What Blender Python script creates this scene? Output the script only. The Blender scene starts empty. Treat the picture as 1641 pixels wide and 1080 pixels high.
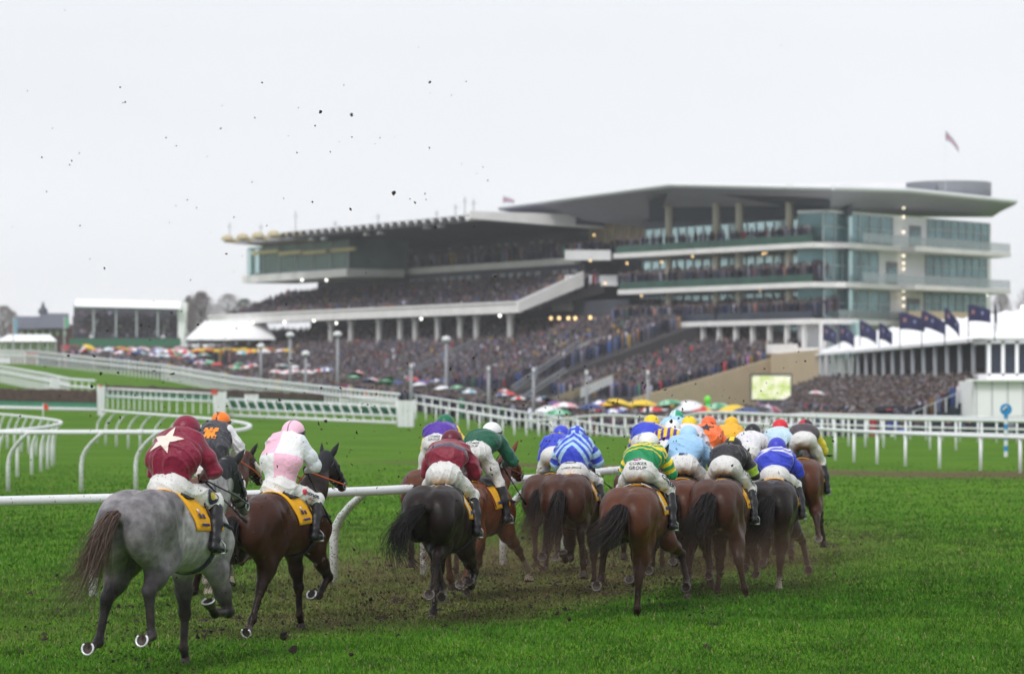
import bpy, math, random
import numpy as np
from mathutils import Vector, Matrix, Euler
from mathutils.bvhtree import BVHTree

sc = bpy.context.scene
COL = sc.collection
R = math.radians
FPX = 5470.0          # focal length in photo pixels (photo 1641 wide)
HY = 614.0            # horizon row in the photo
CH = 2.75             # camera height in metres

# ------------------------------------------------------------ camera
cam_data = bpy.data.cameras.new('camera')
cam = bpy.data.objects.new('camera', cam_data); COL.objects.link(cam)
cam.location = (0, 0, CH); cam.rotation_euler = (R(90), 0, 0)
cam_data.sensor_width = 36.0
cam_data.lens = 36.0*FPX/1641.0
cam_data.shift_y = (HY-540.0)/1641.0
cam_data.clip_start = 1.0; cam_data.clip_end = 6000.0
cam_data.dof.use_dof = True
cam_data.dof.focus_distance = 38.0
cam_data.dof.aperture_fstop = 2.5
sc.camera = cam
# ------------------------------------------------------------ overcast sky
SUN_EL, SUN_AZ = 48.0, 205.0
world = bpy.data.worlds.new('World'); sc.world = world; world.use_nodes = True
wn = world.node_tree; wn.nodes.clear()
wo = wn.nodes.new('ShaderNodeOutputWorld')
bg1 = wn.nodes.new('ShaderNodeBackground'); bg2 = wn.nodes.new('ShaderNodeBackground')
sky = wn.nodes.new('ShaderNodeTexSky'); sky.sky_type = 'NISHITA'; sky.sun_disc = False
sky.sun_elevation = R(SUN_EL); sky.sun_rotation = R(SUN_AZ)
bg1.inputs[1].default_value = 0.10
wn.links.new(sky.outputs[0], bg1.inputs[0])
tc = wn.nodes.new('ShaderNodeTexCoord'); mpg = wn.nodes.new('ShaderNodeMapping')
mpg.inputs['Scale'].default_value = (1.0, 1.0, 3.2)
nz = wn.nodes.new('ShaderNodeTexNoise'); nz.inputs['Scale'].default_value = 3.2; nz.inputs['Detail'].default_value = 4
cr = wn.nodes.new('ShaderNodeValToRGB')
cr.color_ramp.elements[0].position = .25; cr.color_ramp.elements[0].color = (.825, .845, .885, 1)
cr.color_ramp.elements[1].position = .75; cr.color_ramp.elements[1].color = (.905, .920, .955, 1)
wn.links.new(tc.outputs['Generated'], mpg.inputs[0]); wn.links.new(mpg.outputs[0], nz.inputs['Vector'])
wn.links.new(nz.outputs[0], cr.inputs[0])
# the cloud is a little brighter low down all round the horizon
sx = wn.nodes.new('ShaderNodeSeparateXYZ'); wn.links.new(tc.outputs['Generated'], sx.inputs[0])
hb = wn.nodes.new('ShaderNodeMapRange'); hb.inputs['From Min'].default_value = 0.0; hb.inputs['From Max'].default_value = .10; hb.inputs['To Min'].default_value = 1.10; hb.inputs['To Max'].default_value = 1.0
wn.links.new(sx.outputs['Z'], hb.inputs['Value'])
wmx = wn.nodes.new('ShaderNodeMix'); wmx.data_type = 'RGBA'; wmx.blend_type = 'MULTIPLY'; wmx.inputs['Factor'].default_value = 1.0
wn.links.new(cr.outputs[0], wmx.inputs['A']); wn.links.new(hb.outputs[0], wmx.inputs['B']); wn.links.new(wmx.outputs['Result'], bg2.inputs[0])
bg2.inputs[1].default_value = 1.0
mxs = wn.nodes.new('ShaderNodeMixShader'); mxs.inputs[0].default_value = .93
wn.links.new(bg1.outputs[0], mxs.inputs[1]); wn.links.new(bg2.outputs[0], mxs.inputs[2])
wn.links.new(mxs.outputs[0], wo.inputs[0])
sun_d = bpy.data.lights.new('sun', 'SUN'); sun_d.energy = 1.5; sun_d.angle = R(16); sun_d.color = (1, .98, .95)
sun = bpy.data.objects.new('sun', sun_d); COL.objects.link(sun)
sun.rotation_euler = (R(90-SUN_EL), 0, R(180-SUN_AZ))
sc.view_settings.view_transform = 'Standard'; sc.view_settings.look = 'None'
sc.view_settings.exposure = 0.14; sc.view_settings.gamma = 1.0
sc.render.engine = 'CYCLES'
sc.cycles.use_denoising = True
sc.cycles.max_bounces = 5; sc.cycles.diffuse_bounces = 2; sc.cycles.glossy_bounces = 2
sc.cycles.transmission_bounces = 3; sc.cycles.transparent_max_bounces = 6; sc.cycles.volume_bounces = 0

# ------------------------------------------------------------ helpers
rng = np.random.default_rng(7); random.seed(7)

def s2l(c):
    c = c/255.0
    return c/12.92 if c <= .04045 else ((c+.055)/1.055)**2.4
def rgb(r, g, b): return (s2l(r), s2l(g), s2l(b), 1.0)

_mats = {}
def mat(name, col=(.5, .5, .5, 1), rough=.6, metal=0.0, noise=0.0, nscale=8.0, bump=0.0, bscale=30.0,
        attr=None, emit=0.0, spec=.4, trans=0.0, alpha=1.0, tex='noise', sheen=0.0, stretch=None, specks=None):
    """procedural principled material; attr = name of a colour attribute multiplied into the base"""
    if name in _mats: return _mats[name]
    m = bpy.data.materials.new(name); m.use_nodes = True
    nt = m.node_tree; b = nt.nodes['Principled BSDF']
    b.inputs['Roughness'].default_value = rough; b.inputs['Metallic'].default_value = metal
    b.inputs['Specular IOR Level'].default_value = spec
    b.inputs['Base Color'].default_value = col
    src = None
    tcn = nt.nodes.new('ShaderNodeTexCoord')
    vec = tcn.outputs['Object']
    if stretch:
        mp = nt.nodes.new('ShaderNodeMapping'); mp.inputs['Scale'].default_value = stretch
        nt.links.new(vec, mp.inputs[0]); vec = mp.outputs[0]
    if attr:
        a = nt.nodes.new('ShaderNodeAttribute'); a.attribute_name = attr; src = a.outputs['Color']
    if noise > 0:
        n = nt.nodes.new('ShaderNodeTexNoise' if tex == 'noise' else 'ShaderNodeTexVoronoi')
        n.inputs['Scale'].default_value = nscale
        if tex == 'noise': n.inputs['Detail'].default_value = 5
        nt.links.new(vec, n.inputs['Vector'])
        mr = nt.nodes.new('ShaderNodeMapRange')
        mr.inputs['From Min'].default_value = .25 if tex == 'noise' else 0.0
        mr.inputs['From Max'].default_value = .75 if tex == 'noise' else .8
        mr.inputs['To Min'].default_value = 1-noise; mr.inputs['To Max'].default_value = 1+noise
        nt.links.new(n.outputs[0], mr.inputs['Value'])
        mx = nt.nodes.new('ShaderNodeMix'); mx.data_type = 'RGBA'; mx.blend_type = 'MULTIPLY'
        mx.inputs['Factor'].default_value = 1.0; mx.inputs['A'].default_value = col
        if src: nt.links.new(src, mx.inputs['A'])
        nt.links.new(mr.outputs[0], mx.inputs['B']); src = mx.outputs['Result']
    if specks:
        sc_, thr, scol = specks
        n = nt.nodes.new('ShaderNodeTexNoise'); n.inputs['Scale'].default_value = sc_; n.inputs['Detail'].default_value = 2
        nt.links.new(tcn.outputs['Object'], n.inputs['Vector'])
        mr = nt.nodes.new('ShaderNodeMapRange'); mr.inputs['From Min'].default_value = thr; mr.inputs['From Max'].default_value = thr+.03
        nt.links.new(n.outputs[0], mr.inputs['Value'])
        mx = nt.nodes.new('ShaderNodeMix'); mx.data_type = 'RGBA'
        nt.links.new(mr.outputs[0], mx.inputs['Factor']); mx.inputs['A'].default_value = col
        if src: nt.links.new(src, mx.inputs['A'])
        mx.inputs['B'].default_value = scol; src = mx.outputs['Result']
    if src: nt.links.new(src, b.inputs['Base Color'])
    if bump > 0:
        n = nt.nodes.new('ShaderNodeTexNoise'); n.inputs['Scale'].default_value = bscale; n.inputs['Detail'].default_value = 4
        nt.links.new(vec, n.inputs['Vector'])
        bp = nt.nodes.new('ShaderNodeBump'); bp.inputs['Strength'].default_value = bump; bp.inputs['Distance'].default_value = .02
        nt.links.new(n.outputs[0], bp.inputs['Height']); nt.links.new(bp.outputs[0], b.inputs['Normal'])
    if emit > 0:
        b.inputs['Emission Color'].default_value = col
        if src: nt.links.new(src, b.inputs['Emission Color'])
        b.inputs['Emission Strength'].default_value = emit
    if trans > 0: b.inputs['Transmission Weight'].default_value = trans
    if alpha < 1: b.inputs['Alpha'].default_value = alpha
    if sheen > 0: b.inputs['Sheen Weight'].default_value = sheen
    _mats[name] = m
    return m

def new_mesh(name, V, F, m=None, smooth=True, cols=None):
    """V (n,3) array, F list of tuples or (m,4)/(m,3) array; cols (n,3|4) per-vertex colours"""
    me = bpy.data.meshes.new(name)
    V = np.asarray(V, dtype=np.float32)
    if isinstance(F, np.ndarray):
        k = F.shape[1]; me.vertices.add(len(V)); me.vertices.foreach_set('co', V.ravel())
        me.loops.add(F.size); me.loops.foreach_set('vertex_index', F.astype(np.int32).ravel())
        me.polygons.add(len(F)); me.polygons.foreach_set('loop_start', np.arange(0, F.size, k, dtype=np.int32))
        me.update(calc_edges=True); me.validate()
    else:
        me.from_pydata([tuple(map(float, v)) for v in V], [], [tuple(f) for f in F]); me.update()
    if smooth: me.polygons.foreach_set('use_smooth', np.ones(len(me.polygons), dtype=bool))
    if cols is not None:
        c = np.ones((len(V), 4), dtype=np.float32); cc = np.asarray(cols); c[:, :cc.shape[1]] = cc
        at = me.color_attributes.new('col', 'FLOAT_COLOR', 'POINT'); at.data.foreach_set('color', c.ravel())
    if m is not None: me.materials.append(m)
    return me

def link(name, me, parent=None, loc=None):
    o = bpy.data.objects.new(name, me); COL.objects.link(o)
    if parent: o.parent = parent
    if loc is not None: o.location = loc
    return o

def tag(o, label=None, cat=None, group=None, kind=None):
    if label: o['label'] = label
    if cat: o['category'] = cat
    if group: o['group'] = group
    if kind: o['kind'] = kind
    return o

def empty(name, loc=(0, 0, 0), rz=0.0):
    o = bpy.data.objects.new(name, None); COL.objects.link(o); o.location = loc; o.rotation_euler = (0, 0, rz)
    o.empty_display_size = .3
    return o

def copy_tree(o, parent=None):
    c = o.copy(); COL.objects.link(c)
    if parent: c.parent = parent
    for ch in list(o.children): copy_tree(ch, c)
    return c

class MB:
    """collects simple shapes into one mesh"""
    def __init__(s): s.v = []; s.f = []
    def add(s, vs, fs):
        n = len(s.v); s.v += [tuple(map(float, v)) for v in vs]; s.f += [tuple(i+n for i in f) for f in fs]
    def hexa(s, p):   # 8 points: bottom 4 ccw, top 4
        s.add(p, [(3, 2, 1, 0), (4, 5, 6, 7), (0, 1, 5, 4), (1, 2, 6, 5), (2, 3, 7, 6), (3, 0, 4, 7)])
    def box(s, c, d, rz=0.0):
        x, y, z = c; a, b, h = d[0]/2, d[1]/2, d[2]/2; cs, sn = math.cos(rz), math.sin(rz)
        p = [(x+u*cs-v*sn, y+u*sn+v*cs, z+w) for w in (-h, h) for u, v in ((-a, -b), (a, -b), (a, b), (-a, b))]
        s.hexa(p)
    def tube(s, pts, r, n=8, cap=True, ys=1.0):
        pts = [Vector(p) for p in pts]; rr = r if isinstance(r, (list, tuple)) else [r]*len(pts)
        rings = []; up = None
        for i, p in enumerate(pts):
            t = (pts[min(i+1, len(pts)-1)]-pts[max(i-1, 0)])
            t = t.normalized() if t.length > 1e-9 else Vector((0, 0, 1))
            if up is None:
                up = Vector((0, 0, 1)) if abs(t.z) < .9 else Vector((0, 1, 0))
            a = t.cross(up).normalized(); b = a.cross(t).normalized(); up = b
            rings.append([p+(a*math.cos(2*math.pi*k/n)*ys+b*math.sin(2*math.pi*k/n))*rr[i] for k in range(n)])
        vs = [v for ring in rings for v in ring]; fs = []
        for i in range(len(rings)-1):
            for k in range(n):
                fs.append((i*n+k, i*n+(k+1) % n, (i+1)*n+(k+1) % n, (i+1)*n+k))
        if cap:
            fs.append(tuple(range(n-1, -1, -1))); fs.append(tuple((len(rings)-1)*n+k for k in range(n)))
        s.add(vs, fs)
    def lathe(s, c, prof, n=12, axis='z'):
        vs = []; fs = []
        for (r, h) in prof:
            for k in range(n):
                a = 2*math.pi*k/n
                if axis == 'z': vs.append((c[0]+r*math.cos(a), c[1]+r*math.sin(a), c[2]+h))
                else: vs.append((c[0]+h, c[1]+r*math.cos(a), c[2]+r*math.sin(a)))
        for i in range(len(prof)-1):
            for k in range(n): fs.append((i*n+k, i*n+(k+1) % n, (i+1)*n+(k+1) % n, (i+1)*n+k))
        fs.append(tuple(range(n-1, -1, -1))); fs.append(tuple((len(prof)-1)*n+k for k in range(n)))
        s.add(vs, fs)
    def mesh(s, name, m, smooth=False): return new_mesh(name, np.array(s.v), s.f, m, smooth)
    def build(s, name, m, parent=None, smooth=False, loc=None): return link(name, s.mesh(name, m, smooth), parent, loc)

def auto_smooth(o, deg=35):
    me = o.data
    me.polygons.foreach_set('use_smooth', np.ones(len(me.polygons), dtype=bool))
    try: me.set_sharp_from_angle(angle=R(deg))
    except Exception: pass

# ------------------------------------------------------------ implicit bodies (smooth unions turned into one continuous surface)
class Field:
    def __init__(s, lo, hi, h):
        s.h = h; s.o = np.array(lo, dtype=np.float32)
        s.n = np.ceil((np.array(hi)-np.array(lo))/h).astype(int)+1
        s.V = np.full(s.n, .5, dtype=np.float32); s.prims = []
    def _sub(s, lo, hi):
        i0 = np.clip(np.floor((np.array(lo)-s.o)/s.h).astype(int), 0, s.n-1); i1 = np.clip(np.ceil((np.array(hi)-s.o)/s.h).astype(int)+1, 1, s.n)
        ax = [s.o[a]+s.h*np.arange(i0[a], i1[a], dtype=np.float32) for a in range(3)]
        return tuple(slice(i0[a], i1[a]) for a in range(3)), ax[0][:, None, None], ax[1][None, :, None], ax[2][None, None, :]
    def _mix(s, sl, d, k, sub=False):
        a = s.V[sl]
        if sub:
            d = -d; hh = np.maximum(k-np.abs(a-d), 0)/k; s.V[sl] = np.maximum(a, d)+hh*hh*k*.25
        else:
            hh = np.maximum(k-np.abs(a-d), 0)/k; s.V[sl] = np.minimum(a, d)-hh*hh*k*.25
    @staticmethod
    def _cap(X, Y, Z, a, b, ra, rb, ys):
        ba = b-a; L = float(ba@ba)+1e-12
        t = np.clip(((X-a[0])*ba[0]+(Y-a[1])*ba[1]+(Z-a[2])*ba[2])/L, 0, 1)
        dx = X-a[0]-t*ba[0]; dy = (Y-a[1]-t*ba[1])/ys; dz = Z-a[2]-t*ba[2]
        return (np.sqrt(dx*dx+dy*dy+dz*dz)-(ra+(rb-ra)*t))*min(1.0, ys)
    @staticmethod
    def _ell(X, Y, Z, c, r):
        x, y, z = (X-c[0]), (Y-c[1]), (Z-c[2])
        k0 = np.sqrt((x/r[0])**2+(y/r[1])**2+(z/r[2])**2); k1 = np.sqrt((x/r[0]**2)**2+(y/r[1]**2)**2+(z/r[2]**2)**2)+1e-6
        return k0*(k0-1)/k1
    def cap(s, a, b, ra, rb, k=.05, ys=1.0, tag='body', sub=False):
        a = np.array(a, dtype=np.float32); b = np.array(b, dtype=np.float32); m = max(ra, rb)*max(1, ys)+k+2*s.h
        sl, X, Y, Z = s._sub(np.minimum(a, b)-m, np.maximum(a, b)+m)
        s._mix(sl, s._cap(X, Y, Z, a, b, ra, rb, ys), k, sub)
        if not sub: s.prims.append(('c', a, b, ra, rb, ys, tag))
    def ell(s, c, r, k=.05, tag='body', sub=False):
        c = np.array(c, dtype=np.float32); r = np.array(r, dtype=np.float32); m = k+2*s.h
        sl, X, Y, Z = s._sub(c-r-m, c+r+m)
        s._mix(sl, s._ell(X, Y, Z, c, r), k, sub)
        if not sub: s.prims.append(('e', c, r, 0, 0, 0, tag))
    def chain(s, pts, rs, k=.05, ys=1.0, tag='body'):
        for i in range(len(pts)-1): s.cap(pts[i], pts[i+1], rs[i], rs[i+1], k, ys, tag)
    def nets(s):
        V = s.V; S = V < 0; h = s.h
        c = np.zeros(np.array(V.shape)-1, dtype=np.int8)
        for i in (0, 1):
            for j in (0, 1):
                for k in (0, 1): c += S[i:V.shape[0]-1+i, j:V.shape[1]-1+j, k:V.shape[2]-1+k]
        act = (c > 0) & (c < 8); ids = np.argwhere(act); idx = np.full(act.shape, -1, dtype=np.int32); idx[act] = np.arange(len(ids))
        acc = np.zeros((len(ids), 3), dtype=np.float32); num = np.zeros(len(ids), dtype=np.float32)
        I, J, K = ids.T
        co = [(i, j, k) for i in (0, 1) for j in (0, 1) for k in (0, 1)]
        for a in co:
            for ax in range(3):
                if a[ax]: continue
                b = list(a); b[ax] = 1
                va = V[I+a[0], J+a[1], K+a[2]]; vb = V[I+b[0], J+b[1], K+b[2]]
                m = (va < 0) != (vb < 0); t = np.where(m, va/np.where(m, va-vb, 1), 0)
                p = np.tile(np.array(a, dtype=np.float32), (len(ids), 1)); p[:, ax] = t
                acc += p*m[:, None]; num += m
        P = s.o+h*(ids+acc/num[:, None])
        faces = []
        for ax in range(3):
            o1, o2 = [q for q in range(3) if q != ax]
            n = V.shape
            sa = [slice(1, -1)]*3; sb = [slice(1, -1)]*3
            sa[ax] = slice(0, n[ax]-1); sb[ax] = slice(1, n[ax])
            A = S[tuple(sa)]; B = S[tuple(sb)]; e = np.argwhere(A != B)
            if len(e) == 0: continue
            flip = A[tuple(e.T)]
            base = e.copy(); base[:, o1] += 1; base[:, o2] += 1
            def cell(d1, d2):
                q = base.copy(); q[:, o1] -= d1; q[:, o2] -= d2; return idx[tuple(q.T)]
            q = np.stack([cell(1, 1), cell(0, 1), cell(0, 0), cell(1, 0)], 1)
            if ax == 1: flip = ~flip
            q[~flip] = q[~flip][:, ::-1]
            faces.append(q)
        return P.astype(np.float32), np.concatenate(faces)
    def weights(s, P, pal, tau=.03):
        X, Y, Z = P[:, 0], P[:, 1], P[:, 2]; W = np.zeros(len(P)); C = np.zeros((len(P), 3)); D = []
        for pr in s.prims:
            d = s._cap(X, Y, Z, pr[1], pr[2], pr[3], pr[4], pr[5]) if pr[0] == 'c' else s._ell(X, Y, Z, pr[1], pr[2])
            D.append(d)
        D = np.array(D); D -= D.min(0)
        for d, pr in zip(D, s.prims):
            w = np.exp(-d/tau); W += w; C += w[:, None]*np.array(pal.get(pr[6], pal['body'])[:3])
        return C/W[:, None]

def bvh_of(V, F): return BVHTree.FromPolygons([tuple(v) for v in V.tolist()], [tuple(f) for f in F.tolist()])
# ------------------------------------------------------------ terrain (world: camera at x=0,y=0; y = distance, x = right)
KX = np.array([-900., -770, -560, -444, -327, -180, 8, 200]); KV = np.array([.0245, .0225, .018, .0138, .0115, .007, .002, 0])
def tz(X, Y):
    X = np.asarray(X, float); Y = np.asarray(Y, float); u = X/np.maximum(Y, 30)*FPX
    k = np.interp(u, KX, KV); d = np.clip(Y-150, 0, 222)
    t = np.clip((Y-178)/28, 0, 1); dip = -1.15*t*t*(3-2*t)*np.clip((u+160)/320, 0, 1)      # the lawn in front of the stands lies a little lower
    return k*np.where(d < 40, d*d/80, d-20)*1.06+dip
def P3(px, py, d): return ((px-820.5)/FPX*d, d, CH-(py-HY)/FPX*d)
def gx(px, d): return (px-820.5)/FPX*d
def gd(px, py):
    """distance at which the ground is seen at this photo pixel"""
    ds = np.concatenate([np.arange(25, 480, .5), np.arange(480, 900, 2)]); z = tz((px-820.5)/FPX*ds, ds); y = HY+FPX*(CH-z)/ds
    i = np.argmax(y <= py) if (y <= py).any() else len(ds)-1
    return float(ds[i])
def G(px, py=None, d=None):
    d = d or gd(px, py); x = gx(px, d); return (x, d, float(tz(x, d)))

def mud(X, Y):
    """trodden, muddied turf along the line the field has taken"""
    lo = np.interp(X, [-9, -3.4, .2, 4.1, 9], [32.5, 35.0, 38.6, 51.0, 62.0]); t = Y-lo
    w = 11+np.clip(X+6, 0, 9)*1.1
    m = np.clip(t/2.5, 0, 1)*np.clip(1-(t-w)/7, 0, 1)
    m *= np.clip((X+5.5)/3.0, .35, 1)*np.clip((7.6-X)/4, 0, 1)
    band = np.exp(-((Y-(103+np.clip(12-X, 0, 30)*1.0))/3.8)**2)*np.clip((X+10)/14, .12, 1)
    return np.clip(m*.60+band*1.0, 0, 1)

ys = np.concatenate([np.arange(-40, 24, 8.), np.arange(24, 80, .4), np.arange(80, 170, 1.5), np.geomspace(170, 1500, 50)])
xs = np.concatenate([-np.geomspace(900, 24, 34), np.arange(-23, 23.1, .5), np.geomspace(24, 900, 34)])
XX, YY = np.meshgrid(xs, ys); ZZ = tz(XX, YY)
ZZ += np.where(YY < 100, .012*np.sin(XX*1.7+YY*.9)+.010*np.sin(XX*3.9-YY*2.1), 0)
MM = mud(XX, YY)
gv = np.stack([XX.ravel(), YY.ravel(), ZZ.ravel()], 1); nx_ = len(xs); ii = np.arange(len(ys)-1)[:, None]*nx_+np.arange(nx_-1)[None, :]
gf = np.stack([ii, ii+1, ii+nx_+1, ii+nx_], -1).reshape(-1, 4)
m_turf = bpy.data.materials.new('turf'); m_turf.use_nodes = True; nt = m_turf.node_tree; B_ = nt.nodes['Principled BSDF']; B_.inputs['Roughness'].default_value = .85; B_.inputs['Specular IOR Level'].default_value = .03
def nnode(scale, detail=5, vec=None, rough=.5):
    n = nt.nodes.new('ShaderNodeTexNoise'); n.inputs['Scale'].default_value = scale; n.inputs['Detail'].default_value = detail; n.inputs['Roughness'].default_value = rough
    nt.links.new(vec or geo.outputs['Position'], n.inputs['Vector']); return n
geo = nt.nodes.new('ShaderNodeNewGeometry')
r1 = nt.nodes.new('ShaderNodeValToRGB'); r1.color_ramp.elements[0].position = .3; r1.color_ramp.elements[0].color = (.055, .142, .006, 1); r1.color_ramp.elements[1].position = .72; r1.color_ramp.elements[1].color = (.100, .212, .010, 1)
nt.links.new(nnode(.22, 6).outputs[0], r1.inputs[0])
mp = nt.nodes.new('ShaderNodeMapping'); mp.inputs['Scale'].default_value = (1, .35, 1); nt.links.new(geo.outputs['Position'], mp.inputs[0])
n2 = nnode(26, 4, mp.outputs[0]); mr = nt.nodes.new('ShaderNodeMapRange'); mr.inputs['To Min'].default_value = .55; mr.inputs['To Max'].default_value = 1.45; mr.inputs['From Min'].default_value = .25; mr.inputs['From Max'].default_value = .75
nt.links.new(n2.outputs[0], mr.inputs['Value'])
mx = nt.nodes.new('ShaderNodeMix'); mx.data_type = 'RGBA'; mx.blend_type = 'MULTIPLY'; mx.inputs['Factor'].default_value = 1; nt.links.new(r1.outputs[0], mx.inputs['A']); nt.links.new(mr.outputs[0], mx.inputs['B'])
at = nt.nodes.new('ShaderNodeAttribute'); at.attribute_name = 'col'
n3 = nnode(1.6, 8, mp.outputs[0], .65); ad = nt.nodes.new('ShaderNodeMath'); ad.operation = 'MULTIPLY_ADD'; ad.inputs[1].default_value = 1.5; ad.inputs[2].default_value = -.78
nt.links.new(n3.outputs[0], ad.inputs[0]); ad2 = nt.nodes.new('ShaderNodeMath'); ad2.operation = 'ADD'; nt.links.new(ad.outputs[0], ad2.inputs[0]); nt.links.new(at.outputs['Fac'], ad2.inputs[1])
mr2 = nt.nodes.new('ShaderNodeMapRange'); mr2.inputs['From Min'].default_value = .12; mr2.inputs['From Max'].default_value = .75; mr2.inputs['To Max'].default_value = .85; nt.links.new(ad2.outputs[0], mr2.inputs['Value'])
ml = nt.nodes.new('ShaderNodeMath'); ml.operation = 'MULTIPLY'; nt.links.new(mr2.outputs[0], ml.inputs[0])
mr3 = nt.nodes.new('ShaderNodeMapRange'); mr3.inputs['From Max'].default_value = .15; nt.links.new(at.outputs['Fac'], mr3.inputs['Value']); nt.links.new(mr3.outputs[0], ml.inputs[1])
mx2 = nt.nodes.new('ShaderNodeMix'); mx2.data_type = 'RGBA'; mx2.inputs['B'].default_value = (.125, .080, .052, 1); nt.links.new(ml.outputs[0], mx2.inputs['Factor']); nt.links.new(mx.outputs['Result'], mx2.inputs['A'])
nt.links.new(mx2.outputs['Result'], B_.inputs['Base Color'])
bp = nt.nodes.new('ShaderNodeBump'); bp.inputs['Strength'].default_value = .6; bp.inputs['Distance'].default_value = .05; nt.links.new(n2.outputs[0], bp.inputs['Height']); nt.links.new(bp.outputs[0], B_.inputs['Normal'])
g_o = link('ground', new_mesh('ground', gv, gf, m_turf, True, np.repeat(MM.ravel()[:, None], 3, 1))); tag(g_o, kind='structure')

# ------------------------------------------------------------ grass blades (one mass)
def grass(n, y0, y1, hgt, wid, seed):
    r_ = np.random.default_rng(seed); Y = y0+(y1-y0)*r_.random(n)**1.15; X = (r_.random(n)*2-1)*(.158*Y+2.2)
    m_ = mud(X, Y); pn = np.sin(X*1.3+np.sin(Y*.7)*2)*np.sin(Y*.9+np.sin(X*1.1)); keep = (r_.random(n) > m_*(.35+.30*pn)*1.1) & (r_.random(n) < np.clip((y1-Y)/(.45*(y1-y0)), 0, 1))
    X, Y, m_, pn = X[keep], Y[keep], m_[keep], pn[keep]; n = len(X)
    Z = tz(X, Y)+.012*np.sin(X*1.7+Y*.9)+.010*np.sin(X*3.9-Y*2.1)
    h = hgt*(.45+.9*r_.random(n))*(1-.35*m_)*(1+.18*pn); a = r_.random(n)*6.28; w = wid*(.6+.8*r_.random(n)); ln = h*(.25+.7*r_.random(n)); la = r_.random(n)*6.28
    c, s = np.cos(a)*w, np.sin(a)*w; dx, dy = np.cos(la)*ln, np.sin(la)*ln
    V = np.empty((n, 5, 3), np.float32)
    V[:, 0] = np.stack([X-c, Y-s, Z-.005], 1); V[:, 1] = np.stack([X+c, Y+s, Z-.005], 1)
    V[:, 2] = np.stack([X+c*.75+dx*.35, Y+s*.75+dy*.35, Z+h*.6], 1); V[:, 3] = np.stack([X-c*.75+dx*.35, Y-s*.75+dy*.35, Z+h*.6], 1)
    V[:, 4] = np.stack([X+dx, Y+dy, Z+h], 1)
    base = np.arange(n)[:, None]*5
    F = np.concatenate([base+np.array([0, 1, 2]), base+np.array([0, 2, 3]), base+np.array([3, 2, 4])])
    t = r_.random(n); lum = .75+.5*r_.random(n)
    g1, g2, st, md = np.array([.028, .104, .009]), np.array([.084, .208, .022]), np.array([.22, .21, .10]), np.array([.150, .098, .060])
    big = .5+.5*np.sin(X*.35+1.3+np.sin(Y*.23)*1.5)*np.cos(Y*.21)
    col = g1+(g2-g1)*(np.clip(.15+.55*t+.3*big, 0, 1))[:, None]; col = np.where((r_.random(n) < .05+.10*m_)[:, None], st, col)
    mm_ = np.clip(m_*(.45+.9*r_.random(n)), 0, .95)[:, None]; col = (col*(1-mm_)+md*mm_)*lum[:, None]
    pch = np.sin(X*2.1+np.sin(Y*1.4+X)*1.7)*np.sin(Y*1.2+np.sin(X*1.9)*1.5)+.6*np.sin(X*5.3+Y*2.2)*np.sin(Y*3.1-X*2.7); col *= (1+.20*pch)[:, None]
    return V.reshape(-1, 3), F, np.repeat(col, 5, axis=0)
parts = [grass(240000, 30, 52, .038, .0056, 1), grass(130000, 40, 74, .050, .0090, 2), grass(60000, 60, 118, .050, .014, 3)]
off = 0; GV = []; GF = []; GC = []
for v, f_, c_ in parts: GV.append(v); GF.append(f_+off); GC.append(c_); off += len(v)
m_grass = mat('grass_blades', (1, 1, 1, 1), .8, attr='col', spec=.04)
o = link('grass', new_mesh('grass', np.concatenate(GV), np.concatenate(GF), m_grass, False, np.concatenate(GC)))
tag(o, 'short green racecourse grass trodden brown along the runners\' line', 'grass', kind='stuff')

# ------------------------------------------------------------ running rails
M_white = mat('white_plastic', rgb(228, 230, 232), .35, noise=.05, nscale=3, specks=(34, .70, rgb(120, 104, 84)))
M_muddy = mat('mud_specked_white_plastic', rgb(226, 228, 230), .38, noise=.06, nscale=3, specks=(44, .60, rgb(92, 74, 56)))
M_whitef = mat('white_paint', rgb(222, 224, 226), .5, noise=.06, nscale=1.5)
def resample(pts, step):
    pts = [Vector(p) for p in pts]; out = [pts[0].copy()]; acc = 0.0
    for a, b in zip(pts, pts[1:]):
        L = (b-a).length; t = step-acc
        while t <= L: out.append(a.lerp(b, t/L)); t += step
        acc = L-(t-step)
    return out
def smooth_path(pts, n=6):
    P = [np.array(p, float) for p in pts]; P = [2*P[0]-P[1]]+P+[2*P[-1]-P[-2]]; out = []
    for i in range(1, len(P)-2):
        for k in range(n):
            t = k/n; out.append(.5*((2*P[i])+(-P[i-1]+P[i+1])*t+(2*P[i-1]-5*P[i]+4*P[i+1]-P[i+2])*t*t+(-P[i-1]+3*P[i]-3*P[i+1]+P[i+2])*t**3))
    out.append(P[-2]); return out
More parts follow.
